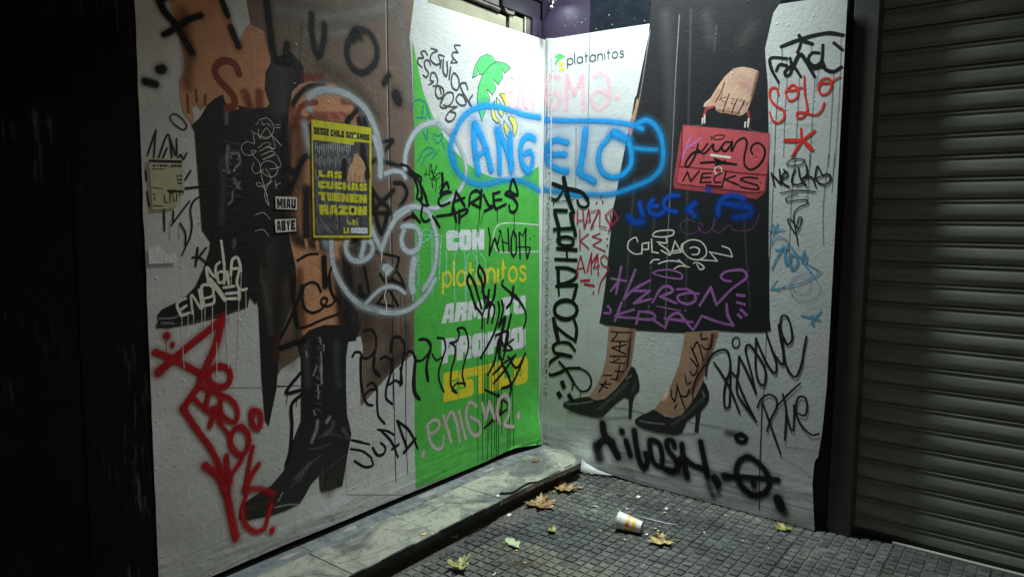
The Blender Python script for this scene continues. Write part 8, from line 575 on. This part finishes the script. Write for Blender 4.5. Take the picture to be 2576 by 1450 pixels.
["A","notice_lettering","half torn black lines of print","notice",[[1,"ink",0,0,1.0,0,[-2544,1808,-2419,1814,-2419,1803,-2543,1798]],[1,"ink",0,0,1.0,0,[-2531,1783,-2531,1785,-2525,1786,-2525,1786,-2529,1786,-2531,1787,-2531,1789,-2530,1790,-2519,1791,-2519,1788,-2525,1788,-2525,1788,-2521,1788,-2519,1787,-2519,1784,-2520,1783]],[1,"ink",0,0,1.0,0,[-2514,1784,-2514,1789,-2518,1789,-2518,1791,-2506,1792,-2506,1789,-2509,1789,-2509,1784]],[1,"ink",0,0,1.0,0,[-2504,1784,-2505,1792,-2494,1793,-2492,1792,-2492,1789,-2494,1788,-2492,1788,-2492,1785,-2497,1784,-2497,1787,-2499,1787,-2499,1784]],[1,"kraft",0,0,1.0,0,[-2499,1789,-2498,1789,-2498,1790,-2499,1790]],[1,"ink",0,0,1.0,0,[-2488,1785,-2490,1786,-2491,1792,-2489,1793,-2480,1794,-2478,1793,-2478,1787,-2480,1785]],[1,"kraft",0,0,1.0,0,[-2485,1787,-2483,1787,-2484,1791,-2485,1791]],[1,"ink",0,0,1.0,0,[-2476,1785,-2477,1794,-2471,1795,-2471,1789,-2464,1789,-2464,1786]],[1,"ink",0,0,1.0,0,[-2460,1786,-2462,1787,-2463,1794,-2461,1795,-2452,1796,-2450,1795,-2450,1788,-2451,1786]],[1,"kraft",0,0,1.0,0,[-2457,1789,-2455,1789,-2456,1793,-2457,1793]],[1,"ink",0,0,1.0,0,[-2446,1787,-2448,1788,-2449,1795,-2447,1796,-2436,1797,-2436,1794,-2442,1794,-2443,1793,-2442,1790,-2441,1790,-2441,1791,-2442,1791,-2442,1792,-2436,1793,-2435,1787]],[1,"ink",0,0,1.0,0,[-2432,1787,-2434,1789,-2434,1796,-2433,1798,-2423,1798,-2421,1797,-2421,1789,-2423,1788]],[1,"kraft",0,0,1.0,0,[-2428,1790,-2427,1790,-2427,1795,-2429,1795]],[1,"ink",0,0,1.0,0,[-2445,1750,-2444,1759,-2441,1759,-2441,1754,-2437,1754,-2437,1751]],[1,"ink",0,0,1.0,0,[-2436,1751,-2434,1759,-2430,1760,-2429,1751,-2431,1751,-2432,1753,-2433,1753,-2433,1751]],[1,"kraft",0,0,1.0,0,[-2433,1754,-2432,1754,-2432,1757,-2433,1757]],[1,"ink",0,0,1.0,0,[-2428,1751,-2428,1754,-2424,1754,-2424,1754,-2426,1754,-2427,1755,-2427,1759,-2426,1760,-2420,1760,-2420,1757,-2424,1757,-2424,1756,-2421,1756,-2420,1755,-2420,1752,-2421,1751]],[1,"ink",0,0,1.0,0,[-2441,1736,-2442,1737,-2442,1744,-2440,1745,-2433,1745,-2432,1744,-2432,1742,-2436,1742,-2437,1741,-2437,1740,-2437,1739,-2432,1739,-2432,1737,-2434,1736]],[1,"ink",0,0,1.0,0,[-2431,1736,-2431,1745,-2421,1745,-2421,1742,-2426,1742,-2426,1742,-2422,1742,-2422,1739,-2426,1739,-2426,1739,-2421,1739,-2421,1736]],[1,"ink",0,0,1.0,0,[-2440,1723,-2440,1725,-2435,1725,-2435,1726,-2439,1726,-2440,1727,-2440,1730,-2438,1731,-2431,1731,-2431,1728,-2435,1728,-2435,1728,-2432,1728,-2431,1727,-2431,1724,-2432,1723]],[1,"ink",0,0,1.0,0,[-2429,1723,-2430,1724,-2430,1730,-2428,1731,-2422,1731,-2421,1730,-2421,1724,-2422,1723]],[1,"kraft",0,0,1.0,0,[-2426,1725,-2425,1725,-2425,1729,-2426,1729]],[1,"ink",0,0,1.0,0,[-2482,1702,-2417,1701,-2416,1691,-2446,1692,-2467,1685,-2478,1694]],[0,"ink",5.1,0.2,1.0,0,[-2530,1685,-2527,1661]],[0,"ink",5.2,0.2,1.0,0,[-2491,1678,-2490,1651,-2480,1655]],[0,"ink",5.3,0.2,1.0,0,[-2471,1679,-2471,1653]],[0,"ink",5.3,0.2,1.0,0,[-2459,1683,-2456,1655]],[0,"ink",5.3,0.2,1.0,0,[-2444,1688,-2447,1660]],[0,"ink",5.1,0.2,1.0,0,[-2532,1640,-2500,1639]],[0,"ink",5.3,0.2,1.0,0,[-2472,1695,-2469,1679]],[0,"ink",5.3,0.2,1.0,0,[-2430,1696,-2434,1680]],[0,"cream",3.1,0.5,0.6,1,[-2536,1777,-2503,1781,-2471,1773]],[0,"cream",3.1,0.5,0.6,1,[-2535,1762,-2476,1761]],[0,"cream",3.2,0.5,0.6,1,[-2468,1762,-2471,1718]],[0,"cream",3.1,0.5,0.6,1,[-2535,1708,-2494,1709]],[0,"cream",3.2,0.5,0.6,1,[-2534,1677,-2496,1662]],[0,"cream",3.2,0.5,0.6,1,[-2471,1793,-2484,1765,-2464,1746]],[0,"mark",5.4,0.7,0.5,1,[-2532,1774,-2487,1778]],[0,"mark",5.5,0.7,0.5,1,[-2535,1708,-2498,1703]]]],
["A","paper","","patch",[[1,"paper2",0,0,1.0,0,[-2557,1493,-2542,1489,-2514,1492,-2497,1472,-2482,1456,-2475,1460,-2459,1461,-2453,1451,-2452,1427,-2505,1426,-2536,1426,-2559,1427]],[0,"white",2.0,0.5,0.7,1,[-2517,1477,-2517,1429]],[0,"white",2.0,0.5,0.7,1,[-2501,1460,-2501,1426]],[0,"white",2.0,0.5,0.7,1,[-2467,1455,-2466,1429]]]]
]''')
def catmull(pts,step):
    if len(pts)<3: 
        a,b=pts[0],pts[-1]; n=max(1,int((Vector(b)-Vector(a)).length/step)); return [tuple(Vector(a).lerp(Vector(b),i/n)) for i in range(n+1)]
    out=[]; P=[Vector(q) for q in pts]; closed=(P[0]-P[-1]).length<step*1.2
    n=len(P)
    for i in range(n-1):
        p1,p2=P[i],P[i+1]
        p0=P[i-1] if i else (P[-2] if closed else p1+(p1-p2)*.3); p3=P[i+2] if i+2<n else (P[1] if closed else p2+(p2-p1)*.3)
        # centripetal
        t0=0; t1=t0+max(1e-5,(p1-p0).length**.5); t2=t1+max(1e-5,(p2-p1).length**.5); t3=t2+max(1e-5,(p3-p2).length**.5)
        m=max(1,min(14,int((p2-p1).length/step)))
        for k in range(m):
            t=t1+(t2-t1)*k/m
            A1=p0*((t1-t)/(t1-t0))+p1*((t-t0)/(t1-t0)); A2=p1*((t2-t)/(t2-t1))+p2*((t-t1)/(t2-t1)); A3=p2*((t3-t)/(t3-t2))+p3*((t-t2)/(t3-t2))
            B1=A1*((t2-t)/(t2-t0))+A2*((t-t0)/(t2-t0)); B2=A2*((t3-t)/(t3-t1))+A3*((t-t1)/(t3-t1))
            out.append(tuple(B1*((t2-t)/(t2-t1))+B2*((t-t1)/(t2-t1))))
    out.append(tuple(P[-1])); return out
LEV={'A':[],'B':[]}; DL=.00005; BASE=.0009
def level(p,bb):
    l=0
    for (x0,y0,x1,y1,lv) in LEV[p]:
        if lv>=l and x0<bb[2] and bb[0]<x1 and y0<bb[3] and bb[1]<y1: l=lv+1
    LEV[p].append((*bb,l)); return l
def build_part(p,strokes,base,parent,org,name):
    V=[];F=[];C=[]
    for kind,c,wd,soft,al,smth,fl in strokes:
        pts=[(fl[i]/1000,fl[i+1]/1000) for i in range(0,len(fl),2)]; wv=wd/1000; col=PAL[c]
        xs=[q[0] for q in pts]; ys=[q[1] for q in pts]; bb=(min(xs)-wv/2,min(ys)-wv/2,max(xs)+wv/2,max(ys)+wv/2)
        off=base+DL*level(p,bb)
        if kind==1:
            bm=bmesh.new(); vs=[bm.verts.new((x,z,0)) for x,z in pts]
            tri=geometry.tessellate_polygon([[Vector((x,z,0)) for x,z in pts]])
            for t in tri:
                try: bm.faces.new([vs[i] for i in t])
                except ValueError: pass
            if min(ys)<.55 and (max(xs)-min(xs))*(max(ys)-min(ys))>.01:
                z=.04
                while z<.56:
                    bmesh.ops.bisect_plane(bm,geom=bm.verts[:]+bm.edges[:]+bm.faces[:],plane_co=(0,z,0),plane_no=(0,1,0)); z+=.026
                g=math.floor(min(xs)/.03)*.03+.03
                while g<max(xs):
                    low=[f for f in bm.faces if min(v.co.y for v in f.verts)<.55]
                    ge=set(); 
                    for f in low: ge.add(f); ge.update(f.edges); ge.update(f.verts)
                    bmesh.ops.bisect_plane(bm,geom=list(ge),plane_co=(g,0,0),plane_no=(1,0,0)); g+=.03
            bm.verts.index_update(); k=len(V)
            zb=botA if p=='A' else botB
            for v in bm.verts:
                zz=max(v.co.y,interp(zb,v.co.x)+.001) if base<.002 else v.co.y
                V.append(P3(p,v.co.x,zz,off)-org); C.append((*col,al))
            for f in bm.faces:
                ix=[k+v.index for v in f.verts]
                F.append(ix)
            bm.free(); continue
        step=max(.0035,min(.02,wv*.45)); q=catmull(pts,step) if smth else None
        if q is None:
            q=[]
            for a,b in zip(pts,pts[1:]):
                n=max(1,int((Vector(b)-Vector(a)).length/.05)); q+= [tuple(Vector(a).lerp(Vector(b),i/n)) for i in range(n)]
            q.append(pts[-1])
        n=len(q); hw=wv/2*(1.0+.60*soft); inn=1-min(.95,max(soft*.9+.06,.0012/max(hw,1e-4)))
        prof=[(-1,0),(-(inn+1)/2 if soft>.3 else -inn,.45 if soft>.3 else 1),(-inn,1),(inn,1),((inn+1)/2 if soft>.3 else inn,.45 if soft>.3 else 1),(1,0)] if soft>.3 else [(-1,0),(-inn,1),(inn,1),(1,0)]
        k0=len(V); m=len(prof)
        for i,(x,z) in enumerate(q):
            a=Vector(q[max(0,i-1)]); b=Vector(q[min(n-1,i+1)]); t=b-a
            if t.length<1e-7: t=Vector((1,0))
            t.normalize(); nn=Vector((-t.y,t.x)); o2=off+.00001*i/n
            fr=i/max(1,n-1); wob=1+(.20 if name=='marker_tag' else .08)*noise.noise(Vector((x*16,z*16,5)))+(.0 if name!='marker_tag' or n<5 else .16*math.sin(fr*math.pi)-.1)
            for s,aa in prof:
                V.append(P3(p,x+nn.x*s*hw*wob,z+nn.y*s*hw*wob,o2)-org); C.append((*col,aa*al))
            if i:
                for j in range(m-1):
                    r=k0+(i-1)*m+j; F.append((r,r+m,r+m+1,r+1))
        # round caps (half discs)
        if smth or soft>.3 or True:
            for end,(x,z) in ((0,q[0]),(1,q[-1])):
                if n<2: break
                t=(Vector(q[0])-Vector(q[1])) if end==0 else (Vector(q[-1])-Vector(q[-2]))
                if t.length<1e-7: continue
                a0=math.atan2(t.y,t.x); k=len(V); o2=off+(.000012 if end else -.000001); NA=6
                if not smth and soft<.2: 
                    continue
                V.append(P3(p,x,z,o2)-org); C.append((*col,al))
                rings=[r_ for r_ in prof if r_[0]>0]
                for s,aa in rings:
                    for h in range(NA+1):
                        an=a0-math.pi/2+math.pi*h/NA; V.append(P3(p,x+math.cos(an)*hw*s,z+math.sin(an)*hw*s,o2)-org); C.append((*col,aa*al))
                for h in range(NA):
                    F.append((k,k+1+h,k+2+h))
                    for j in range(len(rings)-1):
                        r=k+1+j*(NA+1)+h; F.append((r,r+NA+1,r+NA+2,r+1))
    me=mesh(name,V,F,True); at=me.color_attributes.new('paint','FLOAT_COLOR','POINT')
    at.data.foreach_set('color',[c for q in C for c in q]); me.materials.append(M_spray if name=='spray_tag' else M_marker if name=='marker_tag' else M_print)
    # make every face look towards the street
    tgt=Vector((0,-1,0)) if p=='A' else NB
    bm=bmesh.new(); bm.from_mesh(me); 
    fl=[f for f in bm.faces if f.normal.dot(tgt)<0]
    if fl: bmesh.ops.reverse_faces(bm,faces=fl)
    bm.to_mesh(me); bm.free()
    return link(name,me,None,parent)
PO=dict(poster=('wall_poster','yellow and grey protest poster with torn strips pasted on the left hoarding','poster'),miau=('sticker','small white MIAU sticker left of the poster','sticker'),
 abye=('sticker','small white ABYE sticker under the MIAU one','sticker'),notice=('torn_notice','torn yellowish notice near the left edge of the hoarding','notice'),patch=('paper_scrap','blank white paper scrap with a ragged top left on the hoarding','paper scrap'))
TH={}
for p,name,label,t,strokes in ART:
    if t:
        if t not in TH:
            xs=[v/1000 for s in strokes for v in s[6][0::2]]; zs=[v/1000 for s in strokes for v in s[6][1::2]]
            loc=Vector(((min(xs)+max(xs))/2,-.003,min(zs))); TH[t]=empty(PO[t][0],loc,PO[t][1],PO[t][2]); TH[t]['o']=list(loc)
        par=TH[t]; org=Vector(par['o']); base=.0042
    else: par=HO[p]; org=ORG[p]; base=BASE
    o=build_part(p,strokes,base,par,org,name)
    if label: o['label']=label
for t in TH.values(): del t['o']
# real paper body behind the pasted papers' print, with buckled edges
# peeled paint crumbs down the corner strip of the right hoarding
M_crumb=noise_mat('flaking_filler',(.10,.10,.095),(.55,.56,.55),scale=90,rough=.7)
V=[];F=[]
for _ in range(620):
    z=random.uniform(.45,1.72) if random.random()<.85 else random.uniform(.15,2.6); u=.045+random.gauss(0,.010)+.004*math.sin(z*9); s=random.uniform(.0018,.007)
    k=len(V); a=random.random()*6; h=random.uniform(.001,.005)
    for q in range(4): V.append(P3('B',u+s*.7*math.cos(a+q*1.57)*random.uniform(.5,1.2),z+s*1.3*math.sin(a+q*1.57)*random.uniform(.5,1.2),.0012)-ORG['B'])
    V.append(P3('B',u,z,.0012+h)-ORG['B'])
    for q in range(4): F.append((k+q,k+(q+1)%4,k+4))
o=link('flaking_filler',mesh('flaking_filler',V,F),M_crumb,HO['B']); o['kind']='stuff'
# long vertical ridge beside the corner
V=[];F=[]
for i in range(61):
    z=.12+i*(2.74-.12)/60; u0=.058+.002*math.sin(z*5)
    for du,h in ((-.006,.0012),(0,.0040+.0015*noise.noise(Vector((0,0,z*12)))),(.006,.0012)): V.append(P3('B',u0+du,z,h)-ORG['B'])
    if i:
        a=(i-1)*3; F+= [(a,a+3,a+4,a+1),(a+1,a+4,a+5,a+2)]
link('ridge',mesh('ridge',V,F,True),M_sheet,HO['B'])
# peeled bottom corner of the right sheet, white back showing
cur=[(.342,.094,.004),(.372,.090,.018),(.41,.072,.016),(.477,.042,.010),(.575,.016,.003),(.48,.016,.020),(.40,.015,.034),(.362,.020,.034),(.350,.055,.026)]
V=[P3('B',u,z,o_+.003)-ORG['B'] for u,z,o_ in cur]+[P3('B',.40,.046,.036)-ORG['B']]
M_back=noise_mat('vinyl_back',(.66,.67,.68),(.74,.75,.76),rough=.35)
link('peeled_corner',mesh('peeled_corner',V,[(i,(i+1)%9,9) for i in range(9)],True),M_back,HO['B'])
# ------------------------------------------------------------------ cup
c0=Vector((-.647,-.952,0)); c1=Vector((-.623,-1.083,0)); ax=(c1-c0).normalized(); Lc=.128; r0,r1=.0445,.030
cup=empty('paper_cup',(-.635,-1.02,0),'white and yellow paper drink cup lying on its side on the pavement','cup'); corg=Vector((-.635,-1.02,0))
sl=math.atan2(r0-r1,Lc); axis=Vector((ax.x*math.cos(sl),ax.y*math.cos(sl),-math.sin(sl))); start=c0+Vector((0,0,r0+.001)); side=axis.cross(Vector((0,0,1))).normalized(); upv=side.cross(axis)
def cp(t,an,dr=0):
    r=r0+(r1-r0)*t+dr; return start+axis*Lc*t+side*math.cos(an)*r+upv*math.sin(an)*r-corg
def conepatch(name,t0,t1,a0,a1,dr,mat,nt_=6,na=12,parent=cup,smooth=True):
    V=[cp(t0+(t1-t0)*i/nt_,a0+(a1-a0)*j/na,dr) for i in range(nt_+1) for j in range(na+1)]
    F=[(i*(na+1)+j,i*(na+1)+j+1,(i+1)*(na+1)+j+1,(i+1)*(na+1)+j) for i in range(nt_) for j in range(na)]
    return link(name,mesh(name,V,F,smooth),mat,parent)
o=conepatch('cup_wall',0,1,0,2*math.pi,0,M_cup,8,40)
conepatch('cup_wall_inner',0,.97,0,2*math.pi,-.0008,M_cupin,8,40)
V=[cp(.94,2*math.pi*j/40,-.001) for j in range(40)]; link('cup_base',mesh('cup_base',V,[tuple(range(40))]),M_cupin,cup)
V=[];F=[]
for i in range(40):
    for j in range(8):
        a=2*math.pi*i/40; b=2*math.pi*j/8; V.append(cp(.0+.018*math.sin(b),a,.0022*math.cos(b)+.0012))
for i in range(40):
    for j in range(8): F.append((i*8+j,i*8+(j+1)%8,((i+1)%40)*8+(j+1)%8,((i+1)%40)*8+j))
link('cup_rim',mesh('cup_rim',V,F,True),M_cup,cup)
# which way is the street side of the cup?
tocam=Vector(CAM)-start; ac=math.atan2(tocam.dot(upv),tocam.dot(side))
conepatch('yellow_stripe',.40,.53,ac-.05,ac+1.25,.0004,M_yel); conepatch('yellow_stripe',.40,.53,ac-1.5,ac-.55,.0004,M_yel)
conepatch('yellow_stripe',.64,.80,ac-.4,ac+1.0,.0004,M_yel); conepatch('yellow_stripe',.60,.76,ac-1.6,ac-.55,.0004,M_yel)
conepatch('red_square',.365,.53,ac-.50,ac-.02,.0007,M_redc,4,5)
V=[];F=[]
for s in (-1,1):
    for i in range(13):
        a=math.pi*i/12; 
        for rr in (.042,.030):
            tt=.447+s*.033-math.cos(a)*rr; an=ac-.37+math.sin(a)*(.25 if rr>.035 else .19); V.append(cp(tt,an,.0010))
    b=(0 if s<0 else 26)
    for i in range(12): F.append((b+2*i,b+2*i+1,b+2*i+3,b+2*i+2))
link('arches_logo',mesh('arches_logo',V,F),M_yel,cup)
conepatch('grey_print',.10,.115,ac-.9,ac+.9,.0004,M_cupin,1,12); conepatch('grey_print',.14,.150,ac-.9,ac+.9,.0004,M_cupin,1,12)
conepatch('round_mark',.72,.78,ac+.15,ac+.40,.0008,M_cup,2,4)
tag(link('drinking_straw',tube('drinking_straw',[(-.50,-.94,.016),(-.475,-.955,.010),(-.448,-1.026,.004),(-.44,-1.125,.003),(-.417,-1.181,.003)],.0019,6),M_white),'thin white wire like straw lying behind the cup','straw')
# ------------------------------------------------------------------ fallen leaves
def leaf_mat(name,c0,c1,c2):
    m=noise_mat(name,c0,c1,scale=26,detail=5,rough=.55,bump=.0012,bscale=60,c2=c2,t=(.38,.62)); return m
LM=dict(tan=leaf_mat('leaf_tan',(.10,.05,.02),(.50,.42,.13),(.38,.27,.11)),pale=leaf_mat('leaf_pale',(.26,.31,.17),(.44,.50,.30),(.38,.43,.25)),
 brown=leaf_mat('leaf_brown',(.10,.045,.02),(.34,.22,.10),(.24,.14,.06)),green=leaf_mat('leaf_green',(.13,.14,.03),(.36,.30,.08),(.22,.22,.05)),yellow=leaf_mat('leaf_yellow',(.60,.42,.03),(.75,.60,.08),(.66,.50,.05)),
 olive=leaf_mat('leaf_olive',(.12,.09,.03),(.46,.46,.14),(.30,.28,.09)))
LOBE=[(0,-.06),(.10,-.10),(.34,-.30),(.36,-.16),(.62,-.22),(.52,-.05),(.86,.10),(.58,.12),(.52,.26),(.36,.22),(.62,.62),(.40,.56),(.34,.74),(.20,.60),(.10,.82),(0,1.0)]
OUT=LOBE+[(-x,y) for x,y in LOBE[::-1][1:-1]]
LONG=[(0,-.1),(.12,.0),(.22,.25),(.16,.4),(.26,.55),(.10,.7),(.14,.85),(0,1.1),(-.12,.8),(-.26,.62),(-.30,.45),(-.16,.35),(-.22,.15),(-.1,0)]
def leaf(x,y,z,size,rot,kind,label,curl=.25,shape=OUT,seed=1,stem=True,cat='leaf'):
    rnd=random.Random(seed); size*=1.3; e=empty('fallen_leaf',(x,y,z),label,cat,'leaves fallen on the ground'); e.rotation_euler=(0,0,rot)
    n=len(shape); V=[Vector((0,.25,0))]; rings=(.35,.7,1)
    for r in rings:
        for px,py in shape: V.append(Vector((px*r*(1+rnd.uniform(-.04,.04)),.25+(py-.25)*r,0)))
    F=[(0,1+i,1+(i+1)%n) for i in range(n)]
    for k in range(2):
        for i in range(n): a=1+k*n+i; b=1+k*n+(i+1)%n; F.append((a,a+n,b+n,b))
    for i,v in enumerate(V):
        d=math.hypot(v.x,v.y-.25); v.z=curl*(d*d*.55+.22*noise.noise(Vector((v.x*2.6,v.y*2.6,seed)))+.10*noise.noise(Vector((v.x*7,v.y*7,seed)))+.07*abs(math.sin(math.atan2(v.x,v.y-.1)*3.5))*d)
    zmin=min(v.z for v in V); V=[Vector((v.x*size,(v.y-.3)*size,(v.z-zmin)*size+.002)) for v in V]
    me=mesh('leaf_blade',V,F,True); b=link('leaf_blade',me,LM[kind],e); s=b.modifiers.new('t','SOLIDIFY'); s.thickness=.0006
    if stem:
        q=[Vector((0,-.35*size,.004)),Vector((.04*size,-.6*size,.002)),Vector((-.02*size,-.9*size,.002)),Vector((-.08*size,-1.15*size,.002))]; link('leaf_stem',tube('leaf_stem',q,[.0014,.0011,.0010,.0014],5),LM[kind],e)
    q=[Vector((0,-.2*size,V[0].z*.3+.003)),V[0]+Vector((0,0,.0008)),V[0]+Vector((0,.3*size,.003+.1*curl*size))]
    return e
leaf(-.662,-1.195,.001,.075,R(55),'tan','tan and yellow plane leaf beside the tipped cup',.45,seed=3)
leaf(-1.124,-.611,.001,.095,R(152),'pale','pale green narrow leaf near the front of the doorstep',.22,LONG,5,False)
leaf(-1.487,-.593,.001,.062,R(160),'olive','crumpled olive leaf nearest the bottom of the picture',1.3,seed=8,stem=False)
leaf(-.90,-.702,.001,.034,R(30),'green','small folded yellow green leaf in front of the doorstep',.9,seed=11)
leaf(-.660,-.475,.001,.100,R(175),'brown','large orange brown leaf lying against the doorstep',.5,seed=14)
leaf(-.665,-.415,.004,.040,R(100),'green','green piece of leaf overlapping the large orange brown one',.4,seed=15,stem=False)
leaf(-.384,-.458,.001,.084,R(200),'brown','brown leaf nearest the corner end of the doorstep',.8,seed=17)
leaf(-.460,-.415,.001,.044,R(120),'green','green and brown leaf tucked beside the brown one',.5,seed=21)
leaf(-.05,-.435,.001,.026,R(80),'yellow','small yellow leaf at the foot of the right hoarding by the step',.6,seed=23,stem=False)
leaf(-.303,-.507,.001,.024,R(10),'brown','tiny curled brown leaf right of the brown pair',.9,seed=24,stem=False)
leaf(-.122,-1.635,.001,.052,R(65),'green','yellow green leaf at the foot of the right hoarding near the shutter',.5,seed=28)
leaf(-1.489,-.367,ST,.028,R(95),'yellow','small bright yellow leaf lying on the step slab',.4,LONG,31,False)
leaf(-1.177,-.688,.001,.010,R(40),'yellow','tiny yellow leaf crumb near the pale green leaf',.3,seed=33,stem=False)
leaf(-1.272,-.372,.004,.036,R(85),'pale','folded pale leaf leaning on the foot of the riser',1.2,LONG,35,False)
# ------------------------------------------------------------------ small litter
def stick(x0,y0,x1,y1,r,z,mat,name,label,cat,n=8):
    return tag(link(name,tube(name,[(x0,y0,z),((x0+x1)/2,(y0+y1)/2,z+.0005),(x1,y1,z)],r,n),mat),label,cat,'cigarette butts' if cat=='cigarette butt' else None)
stick(-.485,-.703,-.479,-.737,.0035,.004,M_white,'cigarette_butt','white cigarette butt in front of the cup rim','cigarette butt')
stick(-1.445,-.752,-1.417,-.746,.0038,.004,M_white,'cigarette_butt','white cigarette butt at the bottom edge of the picture','cigarette butt')
def scrap(x,y,z,s,mat,name,label,cat,seed,flat=.6):
    rnd=random.Random(seed); bm=bmesh.new(); bmesh.ops.create_icosphere(bm,subdivisions=2,radius=s)
    for v in bm.verts:
        k=1+.45*noise.noise(v.co*(1.6/s)+Vector((seed,0,0))); v.co=Vector((v.co.x*k*1.3,v.co.y*k,max(-.2*s,v.co.z*k*flat)))
    me=bpy.data.meshes.new(name); bm.to_mesh(me); bm.free(); return tag(link(name,me,mat,None,(x,y,z+.2*s)),label,cat)
scrap(-.878,-.412,.004,.011,M_white,'crumpled_paper','small crumpled white paper at the foot of the doorstep','paper scrap',2)
scrap(-.113,-.379,.0,.010,M_grit,'pebble','pale pebble in the corner beside the step end','pebble',4)
scrap(-.2,-.84,.0,.012,M_white,'paper_shred','thin white shred near the right hoarding foot','paper scrap',6,.25)
scrap(-.255,-1.042,.0,.009,M_white,'paper_shred','white shred behind the cup by the dark tiles','paper scrap',7,.25)
scrap(-.905,-.352,ST,.009,M_white,'pebble','pale pebble on the step at the end of the loose edging','pebble',9)
M_dry=noise_mat('dry_leaves',(.05,.03,.015),(.16,.11,.06),scale=80,rough=.9,bump=.004,bscale=120)
scrap(-.319,-.188,ST,.024,M_dry,'dry_leaf_clump','clump of dry brown leaves on the last step slab','leaf clump',12,.35)
def crumbs(n,fx,mat,name):
    V=[];F=[]
    for _ in range(n):
        x,y=fx(); s=random.uniform(.003,.010); k=len(V); m=random.choice((4,5)); a0=random.random()*6
        for q in range(m): a=a0+q*6.28/m; r=s*random.uniform(.5,1.3); V.append((x+r*math.cos(a),y+r*math.sin(a),.0015+random.uniform(0,.004)))
        F.append(tuple(range(k,k+m)))
    o=link(name,mesh(name,V,F),mat); o['kind']='stuff'; return o
crumbs(46,lambda:(random.gauss(-.42,.16),-.375-abs(random.gauss(0,.07))),LM['brown'],'leaf_crumbs')
crumbs(34,lambda:(random.uniform(-2.0,-.05),random.uniform(-1.6,-.38)),LM['tan'],'leaf_crumbs')
crumbs(30,lambda:(random.uniform(-1.9,-.05),random.uniform(-1.7,-.38)),M_white,'paper_crumbs').scale=(1,1,1)
tag(link('curved_fibre',tube('curved_fibre',[(-.607,-.652,.002),(-.65,-.672,.003),(-.68,-.678,.003),(-.727,-.676,.002)],.0012,5),M_grit),'thin curved pale fibre on the paving left of the cup','fibre')
tw=empty('twig',(-1.41,-.37,.003),'small forked twig against the foot of the riser','twig')
link('stem',tube('stem',[(.04,.02,.03),(.02,.0,.006),(-.04,-.001,.004)],[.0012,.0018,.0014],5),M_dry,tw); link('side_shoot',tube('side_shoot',[(.02,0,.006),(.015,-.02,.004),(0,-.03,.003)],.0011,5),M_dry,tw)
V=[];F=[]
for _ in range(130):
    t=random.random(); x=-1.288+.032*t+random.gauss(0,.014); y=-.736-.114*t+random.gauss(0,.014); a=random.gauss(-1.3,.5); l=random.uniform(.008,.02); k=len(V); z=random.uniform(.0005,.006)
    dx,dy=math.cos(a)*l,math.sin(a)*l; V+= [(x,y,z),(x+dx,y+dy,z+.001),(x+dx+.001,y+dy+.001,z+.0014),(x+.0008,y+.001,z+.0012)]; F.append((k,k+1,k+2,k+3))
o=link('plant_debris',mesh('plant_debris',V,F),M_dry); o['kind']='stuff'; o['label']='scatter of fine dry plant debris on the paving'
